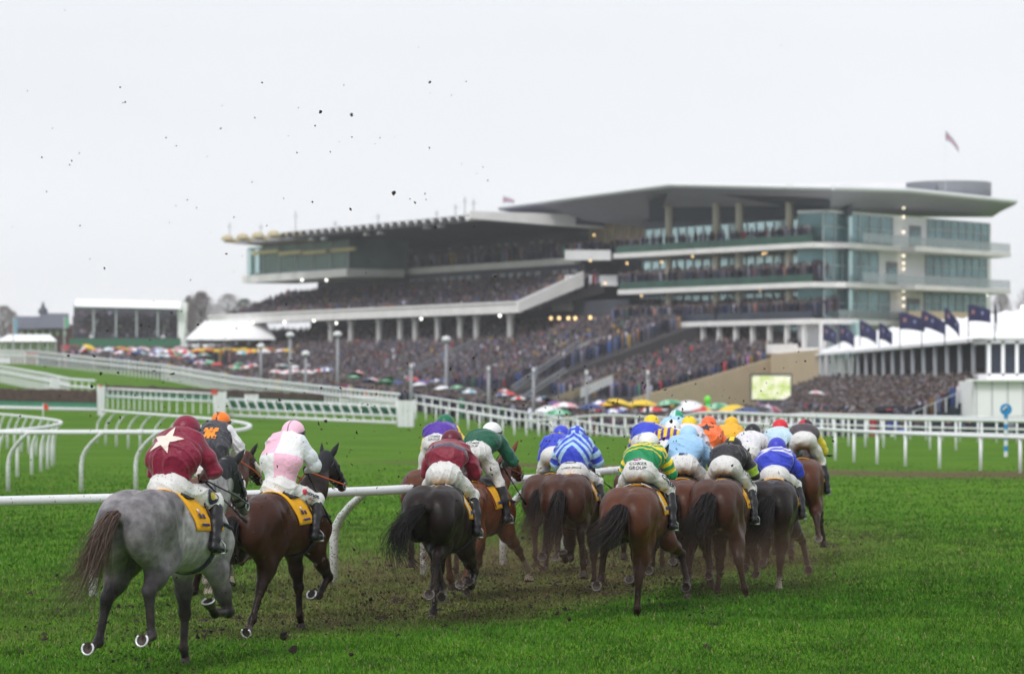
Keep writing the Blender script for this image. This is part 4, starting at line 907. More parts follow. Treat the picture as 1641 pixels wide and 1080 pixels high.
# ------------------------------------------------------------ bare winter trees
M_bark = mat('grey_bark', rgb(92, 84, 80), .9); M_twig = mat('winter_twigs', rgb(134, 124, 126), .9)
def tree(label, px, py_base, h_px, w_px, d, seed, dens=2600, evergreen=False):
    s_ = FPX/d; base = P3(px, py_base, d); H_ = h_px/s_; W_ = w_px/s_; root = empty('tree', base); tag(root, label, 'tree', 'trees beyond the stands'); rr = np.random.default_rng(seed)
    mb = MB(); mb.tube([(0, 0, 0), (.1, 0, H_*.3), (-.05, .1, H_*.6), (0, 0, H_*.9)], [H_*.03, H_*.022, H_*.012, H_*.003], 7)
    tips = []
    for k in range(16):
        a = rr.random()*6.28; z0 = H_*(.22+.5*rr.random()); L = W_*.5*(.6+.5*rr.random()); e = np.array([math.cos(a)*L, math.sin(a)*L, z0+H_*(.12+.28*rr.random())]); m_ = np.array([e[0]*.5, e[1]*.5, z0+(e[2]-z0)*.35]); mb.tube([(0, 0, z0), tuple(m_), tuple(e)], [H_*.011, H_*.007, H_*.002], 5); tips += [m_, e]
    mb.build('trunk', M_bark, root, True)
    V = []; F = []
    for k in range(dens):
        th = rr.random()*6.28; ph = rr.random(); rad = rr.random()**.45; lump = 1+.22*math.sin(th*3+seed)+.16*math.sin(th*7+ph*9)
        p = np.array([math.cos(th)*rad*W_*.5*lump*math.sin(math.pi*(.12+.8*ph)), math.sin(th)*rad*W_*.5*lump*math.sin(math.pi*(.12+.8*ph)), H_*(.2+.82*ph)])
        dv = p-np.array([0, 0, H_*.3]); dv /= np.linalg.norm(dv); dv += rr.normal(size=3)*.5; dv /= np.linalg.norm(dv); L = H_*(.03+.05*rr.random()) if not evergreen else H_*.03; sd = np.cross(dv, rr.normal(size=3)); sd /= np.linalg.norm(sd); w = H_*(.0035 if not evergreen else .014)
        b = len(V); V += [p-sd*w, p+sd*w, p+dv*L+sd*w*.3, p+dv*L-sd*w*.3]; F.append((b, b+1, b+2, b+3))
    link('crown', new_mesh('crown', np.array(V), np.array(F), M_twig if not evergreen else mat('dark_leaves', rgb(70, 82, 66), .9, noise=.3, nscale=.4), False), root)
tree('bare grey tree rising left of the old stand above the marquee', 322, 560, 88, 48, 560, 1, 5200)
tree('bare low tree between the marquee and the old stand', 366, 530, 56, 52, 555, 2, 3600)
tree('bare tree beside the small stand end wall', 303, 556, 78, 30, 640, 3, 3000)
tree('bare tree at the far left edge behind the slate roof', 6, 566, 72, 60, 680, 4, 4200)
tree('low bare tree left of the clubhouse roof', 18, 560, 58, 40, 700, 8, 2600)
tree('bare tree just visible at the right edge beyond the newer stand', 1606, 540, 68, 36, 520, 5, 2600)
tree('bare tree at the extreme right edge of the photograph', 1652, 540, 80, 40, 540, 6, 2600)
tree('dark evergreen tree behind the old stand left end', 392, 520, 40, 40, 545, 7, 2600, True)

# ------------------------------------------------------------ lawn crowd, umbrellas, poles
pts = []
r2 = np.random.default_rng(5)
lawn_near = [(60, 470), (150, 392), (260, 350), (376, 312), (493, 281), (640, 262), (837, 250), (1080, 215), (1200, 206), (1320, 192), (1420, 186)]
lawn_far = [(60, 430), (260, 432), (360, 440), (560, 415), (830, 372), (930, 362), (1060, 350), (1200, 338), (1320, 320), (1420, 310)]
for k in range(9800):
    px = 60+1340*r2.random(); dn = np.interp(px, *zip(*lawn_near)); df = np.interp(px, *zip(*lawn_far)); t = r2.random()**1.35; d = dn+(df-dn)*t
    x = gx(px, d); pts.append((x, d, float(tz(x, d))+.02))
for k in range(700): px = 110+260*r2.random(); d = 438+r2.random()*22; q = P3(px, 581-(d-438)*.25, d); pts.append(q)
crowd('lawn_crowd', 'vast dense crowd standing on the lawn in front of the stands', pts, 9, 1.0, .24, bright=.85)
pts = []
for k in range(420):
    px = 1290+200*r2.random(); d = np.interp(px, [1290, 1650], [207, 200])+r2.random()*14; pts.append((gx(px, d), d, float(tz(gx(px, d), d))))
crowd('front_crowd', 'thin line of spectators along the furthest rail on the right', pts, 10, 1.0, .15)
UC = [((230, 190, 40), (206, 58, 50)), ((232, 196, 50), (232, 196, 50)), ((210, 60, 64), (236, 236, 236)), ((70, 90, 170), (236, 236, 240)), ((54, 70, 120), (54, 70, 120)), ((70, 150, 110), (150, 200, 170)), ((232, 232, 236), (232, 232, 236)), ((110, 80, 140), (90, 70, 120)), ((230, 120, 70), (230, 196, 60)), ((200, 200, 212), (150, 60, 80)), ((120, 180, 200), (236, 236, 240)), ((40, 44, 52), (40, 44, 52)), ((216, 66, 62), (216, 66, 62)), ((232, 170, 180), (240, 240, 240))]
UN = ['yellow and red', 'yellow', 'red and white', 'blue and white', 'navy', 'green', 'white', 'purple', 'orange and yellow', 'silver and maroon', 'pale blue and white', 'black', 'red', 'pink and white']
_umb = {}
def umbrella(px, py, d, ci, r=.62, tilt=0.0, sect='lawn crowd'):
    if ci not in _umb:
        n = 8; V = []; F = []; Cc = []; ca, cb = [np.array(rgb(*c)[:3]) for c in UC[ci]]
        prof = [(0, .0), (.35, -.05), (.7, -.16), (1, -.34)]
        for k in range(n):
            b = len(V); col = ca if k % 2 == 0 else cb
            for (rr, zz) in prof:
                for q in (0, .5, 1):
                    a = 2*math.pi*(k+q)/n; sc_ = rr*(1-.06*(q == .5)); V.append((sc_*math.cos(a), sc_*math.sin(a), zz+.02*(q == .5)*rr)); Cc.append(col)
            for i in range(3):
                for q in range(2): F.append((b+i*3+q, b+(i+1)*3+q, b+(i+1)*3+q+1, b+i*3+q+1))
        me = new_mesh('canopy', np.array(V), F, mat('umbrella_nylon', (1, 1, 1, 1), .5, attr='col'), False, np.array(Cc))
        mb = MB(); mb.tube([(0, 0, .08), (0, 0, -1.3)], .018, 6); mb.tube([(0, 0, -1.3), (0, 0, -1.42), (.05, 0, -1.45)], .028, 6); _umb[ci] = (me, mb.mesh('shaft', M_pole, True))
    root = empty('umbrella', P3(px, py, d)); root.scale = (r, r, r*1.1); root.rotation_euler = (tilt*.6, tilt, px*.37)
    tag(root, UN[ci]+' umbrella held up in the '+sect, 'umbrella', 'umbrellas over the spectators'); link('canopy', _umb[ci][0], root); link('shaft', _umb[ci][1], root)
def lawn_d(px, py):
    """distance of the lawn point whose umbrella (2 m up) appears at this pixel"""
    best = None
    for d in np.arange(np.interp(px, *zip(*lawn_near)), np.interp(px, *zip(*lawn_far)), 4):
        y = HY-FPX*(float(tz(gx(px, d), d))+2.25-CH)/d
        if best is None or abs(y-py) < best[0]: best = (abs(y-py), d)
    return best[1]
r3 = np.random.default_rng(17)
for k in range(46):   # row of bright umbrellas, far left
    px = 140+190*(k/46)+r3.normal()*3; umbrella(px, 553+r3.random()*10+(px-140)*.02, 436+r3.random()*6, [3, 2, 1, 0, 8, 9, 6, 2, 3, 10][k % 10], 1.15, r3.normal()*.15, 'far left row')
for px, py, ci in ((241, 568, 6), (257, 566, 8), (269, 567, 10), (281, 567, 5), (305, 566, 10), (328, 566, 10), (331, 557, 8), (390, 562, 10), (402, 560, 8), (424, 559, 6), (450, 559, 13), (461, 559, 1), (187, 577, 12)): umbrella(px, py, 430, ci, 1.0, .1, 'far lawn')
for k in range(16): umbrella(318+k*7.5, 557+r3.random()*3, 440, [1, 8, 1, 0][k % 4], 1.0, .1, 'row before the marquee')
for px, py, ci in ((960, 641, 3), (948, 646, 4), (975, 643, 0), (990, 648, 12), (1004, 645, 9), (996, 640, 1), (1022, 643, 1), (1030, 640, 1), (1048, 648, 2), (1062, 644, 12), (1070, 640, 5), (1085, 645, 1), (1100, 643, 6), (1112, 648, 12), (1130, 650, 0), (1150, 645, 5), (1160, 650, 12), (1175, 648, 1), (1195, 652, 4), (1215, 650, 11), (1230, 648, 9), (962, 652, 2), (978, 655, 3), (1010, 656, 6), (1050, 660, 11), (880, 650, 6), (893, 655, 5), (905, 644, 13)):
    umbrella(px, py, 232+r3.random()*15, ci, 1.1, r3.normal()*.15, 'lawn behind the leading jockeys')
for k in range(105):
    px = 150+780*r3.random()**1.7; dn_ = np.interp(px, *zip(*lawn_near)); du_ = dn_+3+(np.interp(px, *zip(*lawn_far))-dn_)*.8*r3.random()**1.7; py = HY-FPX*(float(tz(gx(px, du_), du_))+2.2-CH)/du_; umbrella(px, py, du_, [11, 5, 13, 7, 6, 4, 2, 10, 12, 11, 3, 9][k % 12], .66, r3.normal()*.2)
umbrella(1525, 635, 246, 13, .8, .1, 'raked stand'); umbrella(1310, 626, 300, 13, .8, .1, 'raked stand left end'); umbrella(1435, 692, 190, 3, 1.0, .5, 'front rail at right'); umbrella(1428, 630, 290, 5, .8, 0, 'raked stand top row')
for px, py, c in ((1134, 640, rgb(110, 230, 60)), (1134, 652, rgb(60, 220, 120))):
    root = empty('balloon', P3(px, py, 240)); tag(root, 'bright lime green balloon above the lawn crowd' if py < 645 else 'bright mint green balloon below the lime one', 'balloon', 'green balloons'); mb = MB(); mb.lathe((0, 0, -.35), [(.04, 0), (.20, .15), (.26, .34), (.20, .51), (.05, .62)], 12); mb.build('balloon', mat('balloon_%d' % py, c, .3), root, True); mb = MB(); mb.tube([(0, 0, -.35), (0, 0, -1.2)], .012, 4); mb.build('string', M_whitef, root)
M_gpole = mat('grey_lamp_post', rgb(150, 152, 158), .5)
def lamp_post(label, px, ytop, ybot, d, head):
    s_ = FPX/d; z0 = P3(px, ybot, d); h = (ybot-ytop)/s_; root = empty('lamp_post', z0); tag(root, label, 'lamp post', 'poles on the spectator lawn')
    mb = MB(); mb.tube([(0, 0, -1), (0, 0, h)], [.15, .11], 8); mb.build('post', M_gpole, root, True)
    if head: mb = MB(); mb.lathe((0, 0, h-.1), [(.28, 0), (.36, .1), (.32, .3), (.1, .42)], 12); mb.build('lamp_head', M_whitef, root, True)
    else: mb = MB(); mb.box((0, -.18, h-.2), (.2, .3, .24)); mb.build('camera_box', M_whitef, root)
for px, yt, yb, d, hd_, lab in ((418, 556, 612, 300, 1, 'grey lamp post furthest left on the lawn'), (465, 538, 622, 285, 1, 'tall grey lamp post left of the shorter one on the lawn'), (490, 568, 628, 282, 1, 'short grey lamp post on the lawn between two taller ones'), (541, 537, 630, 276, 1, 'tall grey lamp post right below the first stand columns'), (659, 582, 642, 258, 0, 'slim pole on the lawn above the large wing panel'), (715, 545, 648, 262, 1, 'tall grey lamp post in the middle of the lawn crowd'), (783, 586, 655, 250, 0, 'slim pole right of the middle lamp post'), (855, 588, 660, 246, 0, 'slim pole above the blue jockeys'), (940, 592, 668, 240, 0, 'slim pole left of the bright umbrellas'), (1038, 592, 672, 236, 0, 'slim pole standing among the yellow umbrellas')):
    lamp_post(lab, px, yt, yb, d, hd_)
# striped distance post at right
root = empty('distance_post', G(1612, 762-8)); x, y, z = G(1612, d=128); root.location = (x, y, 0); tag(root, 'blue and white striped post with a round blue top at right', 'post')
s_ = FPX/128; H_ = CH-(656-HY)/s_
for k in range(8):
    mb = MB(); mb.tube([(0, 0, H_*.92*k/8), (0, 0, H_*.92*(k+1)/8)], .075, 10); mb.build('stripe', mat('post_blue', rgb(40, 140, 200), .5) if k % 2 else M_whitef, root)
mb = MB(); mb.lathe((-.05, 0, H_), [(.22, 0), (.22, .1)], 20, 'x'); o = mb.build('disc', mat('post_blue'), root); o.rotation_euler = (0, 0, R(90)); o.location = (0, -.0, 0)
mb = MB(); mb.tube([(-.12, -.08, H_-.02), (.0, -.08, H_+.12), (.10, -.08, H_-.02), (.0, -.08, H_-.1)], .035, 6); mb.build('symbol', M_whitef, root)
# red advertising board and camera rig by the right-hand crowd
root = empty('advertising_board', P3(1305, 676, 205)); tag(root, 'red board with pale lettering before the right-hand crowd', 'board'); mb = MB(); mb.box((.85, 0, .42), (1.75, .08, .34)); mb.build('board', mat('red_board', rgb(190, 60, 72), .6), root)
V_, F_ = text2d('GUINNESS' if False else '', 1) if False else ([], [])
for sx in (0.1, 1.6): mb = MB(); mb.tube([(sx, .05, -.6), (sx, .05, .5)], .03, 6); mb.build('leg', M_tentp, root)
root = empty('broadcast_truss', (gx(1440, 200), 200, 0)); tag(root, 'dark framed broadcast position with a blue cover before the raked stand', 'platform'); BR = root
def truss(mb):
    for a in (1382, 1405, 1430, 1455, 1460): mb.tube([P3(a, 690, 200), P3(a, 655, 200)], .06, 6)
    mb.tube([P3(1380, 655, 200), P3(1436, 651, 200), P3(1462, 668, 200), P3(1464, 690, 200)], .12, 6); mb.tube([P3(1355, 668, 200), P3(1380, 655, 200)], .12, 6); mb.tube([P3(1380, 666, 200), P3(1434, 664, 200)], .08, 6)
part('frame', M_pole, truss); part('panel', M_navyf, lambda mb: mb.hexa(quad8(1384, 1432, 657, 666, 200.3, 200.5))); part('cover', mat('blue_cover', rgb(50, 72, 150), .6), lambda mb: mb.hexa(quad8(1420, 1440, 676, 688, 199, 200)))
# a few nearer spectators standing behind the right-hand rail
V0, T_, F0 = PT
for k, (px, dd_) in enumerate(((1466, 172), (1484, 172), (1520, 171), (1539, 170), (1553, 170), (1618, 168), (1340, 180), (1352, 179), (1371, 181), (1398, 178))):
    dd_ += 32; root = empty('person', (gx(px, dd_), dd_, float(tz(gx(px, dd_), dd_)))); tag(root, 'dark-coated spectator standing behind the right-hand rail', 'spectator', 'spectators behind the right-hand rail'); rr = np.random.default_rng(40+k)
    f = Field((-.4, -.3, -.05), (.4, .3, 1.85), .03); f.cap((0, 0, 1.62), (0, 0, 1.66), .095, .10, .03); f.cap((0, 0, 1.5), (0, 0, 1.6), .06, .06, .03); f.cap((0, 0, 1.0), (0, 0, 1.38), .14, .17, .08, 1.0)
    for s in (1, -1): f.chain([(s*.09, 0, .95), (s*.10, .02, .5), (s*.10, 0, .06)], [.10, .07, .055], .04); f.chain([(s*.2, 0, 1.4), (s*.26, .0, 1.12), (s*.18, -.18, 1.05)], [.07, .055, .04], .04)
    V, F = f.nets(); cl = np.array(CLOTH[rr.integers(0, len(CLOTH))][:3]); zz = V[:, 2]
    Cc = np.where((zz > 1.52)[:, None], np.array(rgb(190, 146, 124)[:3]), np.where((zz < .85)[:, None], cl*.6, cl)); Cc = np.where((zz > 1.70)[:, None], np.array(rgb(60, 46, 38)[:3]), Cc)
    link('body', new_mesh('body', V, F, M_crowd, True, Cc), root)
# ------------------------------------------------------------ horses
# leg angles: degrees from straight down, positive = forward; last value of each = outward splay
POSES = {
 # hind: femur, tibia, cannon, pastern, splay    fore: humerus, forearm, cannon, pastern, splay
 'push':   dict(hl=(28, -44, -14, -70, 6), hr=(34, -52, 5, -74, 1), fl=(-35, 10, -2, 25, 2), fr=(-20, 28, -88, -120, 3), neck=31, head=-44),
 'kick':   dict(hl=(24, -86, 6, -58, 22), hr=(36, -32, -30, -42, -3), fl=(-25, 10, -4, 18, -3), fr=(-30, 40, -55, -95, 2), neck=34, head=-36),
 'converge': dict(hl=(54, -58, 14, -44, -14), hr=(40, -64, -18, -68, -5), fl=(-28, -4, -28, -50, 2), fr=(-20, 56, -60, -100, 4), neck=30, head=-38),
 'stride': dict(hl=(46, -74, -2, -66, 8), hr=(28, -30, -5, 20, -3), fl=(-28, 20, -70, -100, 2), fr=(-8, 64, -16, -58, 15), neck=30, head=-38),
 'stride2': dict(hl=(52, -66, 10, -46, -5), hr=(26, -34, 16, 20, 11), fl=(-28, 10, -20, -30, 2), fr=(-14, 48, -46, -88, 10), neck=32, head=-36),
 'tuck':   dict(hl=(60, -48, -4, 18, 2), hr=(54, -66, -8, -70, 2), fl=(-20, 60, -70, -110, 3), fr=(-30, 0, -20, 10, 2), neck=36, head=-36),
 'strike': dict(hl=(35, -70, -28, -75, 4), hr=(45, -30, 10, 38, 2), fl=(-15, 55, 25, 10, 3), fr=(-25, 35, -75, -110, 5), neck=30, head=-36),
 'drive':  dict(hl=(54, -66, -4, -62, 8), hr=(22, -40, -20, -8, 1), fl=(-22, 50, -60, -95, 3), fr=(-15, 42, 30, 25, 5), neck=32, head=-36),
 'reach':  dict(hl=(64, -38, 16, 32, 1), hr=(18, -60, -42, -82, 7), fl=(-35, -5, -35, -60, 3), fr=(-10, 52, 42, 30, 6), neck=30, head=-34),
 'gather': dict(hl=(60, -70, -8, -70, 6), hr=(58, -50, 10, 12, 2), fl=(-30, 12, -85, -120, 3), fr=(-35, -8, -14, 22, 2), neck=34, head=-38),
}
def _dir(a): return np.array([math.sin(R(a)), 0, -math.cos(R(a))])
def leg_points(start, angs, lens, side, splay):
    p = [np.array(start, float)]
    for a, L in zip(angs, lens):
        d = _dir(a); d[1] = side*math.tan(R(splay))*.8; d /= np.linalg.norm(d)
        p.append(p[-1]+d*L)
    return p

def build_horse_shape(pose, h=.017, neck_yaw=0.0):
    ps = POSES[pose]
    f = Field((-1.75, -.62, -.12), (2.15, .62, 2.15), h)
    # trunk
    f.ell((0.02, 0, 1.17), (.74, .285, .335), .05)
    f.ell((.45, 0, 1.16), (.40, .235, .335), .12)
    f.ell((-.36, 0, 1.22), (.42, .27, .29), .10)
    f.cap((.60, 0, 1.47), (.05, 0, 1.44), .095, .10, .12, .8)
    f.cap((.05, 0, 1.43), (-.70, 0, 1.45), .11, .12, .12, 1.3)
    for s in (1, -1):
        f.ell((-.66, s*.135, 1.32), (.36, .165, .245), .08, tag='rump')
        f.ell((-.92, s*.135, 1.20), (.235, .135, .27), .08, tag='rump')
    f.ell((-.84, 0, 1.34), (.27, .16, .18), .12, tag='rump')
    L = {}
    for key, s in (('hl', 1), ('hr', -1)):
        fe, ti, ca, pa, sp = ps[key]
        P = leg_points((-.74, s*.145, 1.30), (fe, ti, ca, pa), (.40, .46, .40, .13), s, sp)
        hip, st, ho, fet, hf = P
        L[key] = P
        f.cap(hip, st, .195, .140, .09, .80, 'rump')                       # quadriceps
        am = (-.99, s*.125, 1.17)
        f.cap(am, st*.45+ho*.55+np.array([-.03, 0, .05]), .140, .088, .085, .86, 'rump'); f.cap(st*.5+ho*.5, ho, .085, .052, .05, .72, 'gaskin')    # hamstrings
        f.cap(st, st*.45+ho*.55, .138, .100, .07, .74, 'gaskin')
        f.cap(st*.45+ho*.55, ho, .098, .054, .05, .76, 'gaskin2')
        back = ho-st; back /= np.linalg.norm(back)
        ptk = ho+back*.045
        f.cap(ho, ptk, .048, .030, .03, .8, 'leg')
        f.cap(ho*.85+st*.15-np.array([.03, 0, 0]), ptk, .022, .020, .03, 1, 'leg')
        f.cap(ho, ho*.78+fet*.22, .056, .045, .03, .84, 'leg')
        f.cap(ho*.8+fet*.2, fet, .043, .039, .03, .86, 'leg')
        f.cap(fet, fet, .050, .050, .025, .88, 'leg')
        f.cap(fet, fet*.25+hf*.75, .036, .037, .02, .95, 'leg')
    for key, s in (('fl', 1), ('fr', -1)):
        hu, fo, ca, pa, sp = ps[key]
        P = leg_points((.66, s*.135, 1.10), (hu, fo, ca, pa), (.28, .42, .32, .13), s, sp)
        sh, el, kn, fet, hf = P
        L[key] = P
        f.cap((.38, s*.13, 1.42), sh, .10, .125, .09, .75, 'body')
        f.cap(sh, el, .125, .11, .08, .75, 'body')
        f.cap(el, el*.5+kn*.5, .108, .080, .06, .80, 'forearm')
        f.cap(el*.5+kn*.5, kn, .080, .052, .05, .85, 'leg')
        f.cap(kn, kn, .058, .058, .03, .9, 'leg')
        f.cap(kn, fet, .043, .038, .03, .85, 'leg')
        f.cap(fet, fet, .044, .044, .025, .85, 'leg')
        f.cap(fet, fet*.25+hf*.75, .034, .037, .02, .95, 'leg')
    # neck and head
    na = R(ps['neck']); base = np.array([.55, 0, 1.28]); nd = np.array([math.cos(na), math.sin(R(neck_yaw)), math.sin(na)])
    poll = np.array([.52, 0, 1.42])+nd*.74
    mid = (base*.5+poll*.5)+np.array([0.02, 0, -.02])
    f.cap(base, mid, .245, .165, .10, .52, 'neck'); f.cap(mid, poll-np.array([.02, 0, .04]), .165, .100, .09, .58, 'neck')
    f.cap((.42, 0, 1.46), poll-np.array([.05, 0, -.01]), .075, .055, .08, .6, 'neck')
    ha = R(ps['head']); hd = np.array([math.cos(ha), math.sin(R(neck_yaw)), math.sin(ha)]); up = np.array([-math.sin(ha), 0, math.cos(ha)])
    muz = poll+hd*.50
    f.cap(poll, poll+hd*.20, .088, .088, .05, .82, 'head')
    f.cap(poll+hd*.16, muz, .082, .058, .04, .78, 'head')
    f.cap(poll+hd*.07-up*.08, poll+hd*.23-up*.065, .085, .068, .04, .68, 'head')
    f.cap(muz-up*.01, muz+hd*.045-up*.025, .056, .046, .03, .92, 'muzzle')
    f.cap(muz+hd*.01-up*.06, muz+hd*.03-up*.065, .026, .024, .025, 1.2, 'muzzle')
    for s in (1, -1):
        y = np.array([0, s, 0.0])
        f.cap(poll+hd*.16+up*.035+y*.062, poll+hd*.20+up*.03+y*.062, .022, .018, .02, 1, 'head')
        f.cap(muz+hd*.055+y*.03+up*.005, muz+hd*.06+y*.034-up*.01, .014, .012, .012, 1, 'muzzle', sub=True)
    # dock
    f.cap((-1.0, 0, 1.37), (-1.15, 0, 1.31), .055, .042, .06, 1, 'rump')
    # grooves: between the buttocks, behind the thigh, flank, behind the shoulder, jugular
    f.cap((-1.18, 0, 1.20), (-1.08, 0, .80), .026, .050, .05, .5, sub=True)
    for s in (1, -1):
        f.cap((-.92, s*.335, 1.42), (-.98, s*.320, 1.00), .026, .044, .070, 1, sub=True)
        f.cap((-.42, s*.335, 1.42), (-.33, s*.33, 1.14), .040, .052, .09, 1, sub=True)
        f.cap((-.72, s*.345, 1.46), (-.54, s*.330, 1.18), .016, .026, .06, 1, sub=True)
        f.cap((.27, s*.33, 1.38), (.33, s*.31, 1.02), .028, .034, .09, 1, sub=True)
        f.cap((.52, s*.275, 1.40), (.60, s*.29, 1.22), .012, .02, .06, 1, sub=True)
        f.cap((-.47, s*.19, 1.50), (-.43, s*.225, 1.43), .035, .035, .09, 1, 'rump')
    f.cap((-.58, 0, 1.645), (-1.05, 0, 1.52), .035, .03, .07, .5, sub=True)
    V, Fc = f.nets()
    return dict(V=V, F=Fc, field=f, legs=L, poll=poll, hd=hd, up=up, muz=muz, bvh=bvh_of(V, Fc), ps=ps)

COATS = {
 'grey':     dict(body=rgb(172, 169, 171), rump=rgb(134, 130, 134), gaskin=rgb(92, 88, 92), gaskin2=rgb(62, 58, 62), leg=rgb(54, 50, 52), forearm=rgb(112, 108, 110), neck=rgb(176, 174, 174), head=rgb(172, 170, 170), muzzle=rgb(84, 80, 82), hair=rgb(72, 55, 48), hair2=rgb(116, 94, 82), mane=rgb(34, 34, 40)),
 'dark bay': dict(body=rgb(64, 36, 24), rump=rgb(60, 32, 23), gaskin=rgb(44, 24, 17), gaskin2=rgb(32, 18, 14), leg=rgb(27, 16, 14), forearm=rgb(45, 25, 19), neck=rgb(36, 24, 20), head=rgb(44, 26, 20), muzzle=rgb(69, 44, 32), hair=rgb(16, 12, 12), hair2=rgb(28, 20, 17)),
 'black':    dict(body=rgb(33, 20, 17), rump=rgb(28, 18, 17), gaskin=rgb(33, 19, 16), gaskin2=rgb(23, 15, 14), leg=rgb(21, 14, 14), forearm=rgb(23, 16, 14), neck=rgb(26, 17, 16), head=rgb(24, 17, 16), muzzle=rgb(34, 23, 19), hair=rgb(13, 10, 11), hair2=rgb(21, 16, 16)),
 'bay':      dict(body=rgb(89, 48, 31), rump=rgb(84, 46, 29), gaskin=rgb(67, 36, 24), gaskin2=rgb(47, 26, 20), leg=rgb(36, 22, 19), forearm=rgb(65, 36, 24), neck=rgb(80, 44, 29), head=rgb(82, 47, 31), muzzle=rgb(49, 32, 27), hair=rgb(21, 15, 13), hair2=rgb(35, 22, 17)),
 'brown':    dict(body=rgb(72, 41, 29), rump=rgb(69, 40, 29), gaskin=rgb(52, 31, 24), gaskin2=rgb(38, 24, 20), leg=rgb(32, 21, 19), forearm=rgb(50, 30, 23), neck=rgb(60, 36, 28), head=rgb(61, 38, 28), muzzle=rgb(50, 36, 29), hair=rgb(21, 15, 14), hair2=rgb(38, 26, 23)),
 'chestnut': dict(body=rgb(108, 61, 38), rump=rgb(106, 60, 36), gaskin=rgb(99, 54, 34), gaskin2=rgb(86, 48, 32), leg=rgb(75, 44, 32), forearm=rgb(93, 52, 34), neck=rgb(110, 61, 36), head=rgb(112, 63, 36), muzzle=rgb(73, 47, 36), hair=rgb(75, 41, 24), hair2=rgb(99, 56, 34)),
}
_shapes = {}
def horse_shape(pose):
    if pose not in _shapes: _shapes[pose] = build_horse_shape(pose)
    return _shapes[pose]

M_hoof = mat('hoof_horn', rgb(60, 50, 44), .5, noise=.3, nscale=30)
M_sole = mat('hoof_sole', rgb(58, 42, 32), .9, noise=.3, nscale=60)
M_steel = mat('steel', rgb(190, 192, 198), .35, .9)
M_shoe_worn = mat('worn_horseshoe', rgb(112, 106, 104), .5, .3)
M_shoe = mat('horseshoe_alloy', rgb(222, 222, 226), .35, .55)
M_leather = mat('black_leather', rgb(26, 24, 26), .4, bump=.2, bscale=60)
M_brown_leather = mat('brown_leather', rgb(96, 48, 26), .5)
M_rubber_rein = mat('orange_rubber', rgb(206, 92, 40), .6)
M_cloth_y = mat('yellow_saddle_cloth', rgb(236, 172, 26), .8, noise=.12, nscale=10, bump=.25, bscale=18)
M_cloth_w = mat('white_cloth', rgb(218, 218, 220), .8)
M_navy_print = mat('navy_print', rgb(32, 44, 104), .7)
M_white_print = mat('white_print', rgb(236, 236, 238), .7)
M_girth = mat('girth_webbing', rgb(44, 50, 66), .8)
M_eye = mat('horse_eye', rgb(14, 10, 9), .12)
M_sheep = mat('sheepskin', rgb(226, 222, 212), .95, noise=.15, nscale=60, bump=.8, bscale=70)

def coat_mat(kind):
    if kind == 'grey':
        m = mat('coat_grey', (1, 1, 1, 1), .5, attr='col', noise=.22, nscale=13, bump=.5, bscale=8, tex='vor', spec=.15)
        if 'dapple' not in m:
            m['dapple'] = 1; nt = m.node_tree; b = nt.nodes['Principled BSDF']; src = b.inputs['Base Color'].links[0].from_socket
            n = nt.nodes.new('ShaderNodeTexNoise'); n.inputs['Scale'].default_value = 3.2; n.inputs['Detail'].default_value = 7; n.inputs['Roughness'].default_value = .65
            tcn = nt.nodes.new('ShaderNodeTexCoord'); nt.links.new(tcn.outputs['Object'], n.inputs['Vector'])
            mr = nt.nodes.new('ShaderNodeMapRange'); mr.inputs['From Min'].default_value = .36; mr.inputs['From Max'].default_value = .62; mr.inputs['To Min'].default_value = .34; mr.inputs['To Max'].default_value = 1.12
            nt.links.new(n.outputs[0], mr.inputs['Value'])
            mx = nt.nodes.new('ShaderNodeMix'); mx.data_type = 'RGBA'; mx.blend_type = 'MULTIPLY'; mx.inputs['Factor'].default_value = 1
            nt.links.new(src, mx.inputs['A']); nt.links.new(mr.outputs[0], mx.inputs['B']); nt.links.new(mx.outputs['Result'], b.inputs['Base Color'])
        return m
    return mat('coat_'+kind.replace(' ', '_'), (1, 1, 1, 1), .40, attr='col', noise=.34, nscale=4.5, bump=.6, bscale=7.5, spec=.20, specks=(46, .70, rgb(64, 50, 38)))

def vary_rough(m, lo, hi, scale):
    if m.get('vr'): return m
    m['vr'] = 1; nt = m.node_tree; n = nt.nodes.new('ShaderNodeTexNoise'); n.inputs['Scale'].default_value = scale; n.inputs['Detail'].default_value = 6; t = nt.nodes.new('ShaderNodeTexCoord'); nt.links.new(t.outputs['Object'], n.inputs['Vector'])
    r = nt.nodes.new('ShaderNodeMapRange'); r.inputs['From Min'].default_value = .35; r.inputs['From Max'].default_value = .65; r.inputs['To Min'].default_value = lo; r.inputs['To Max'].default_value = hi
    nt.links.new(n.outputs[0], r.inputs['Value']); nt.links.new(r.outputs[0], nt.nodes['Principled BSDF'].inputs['Roughness']); return m

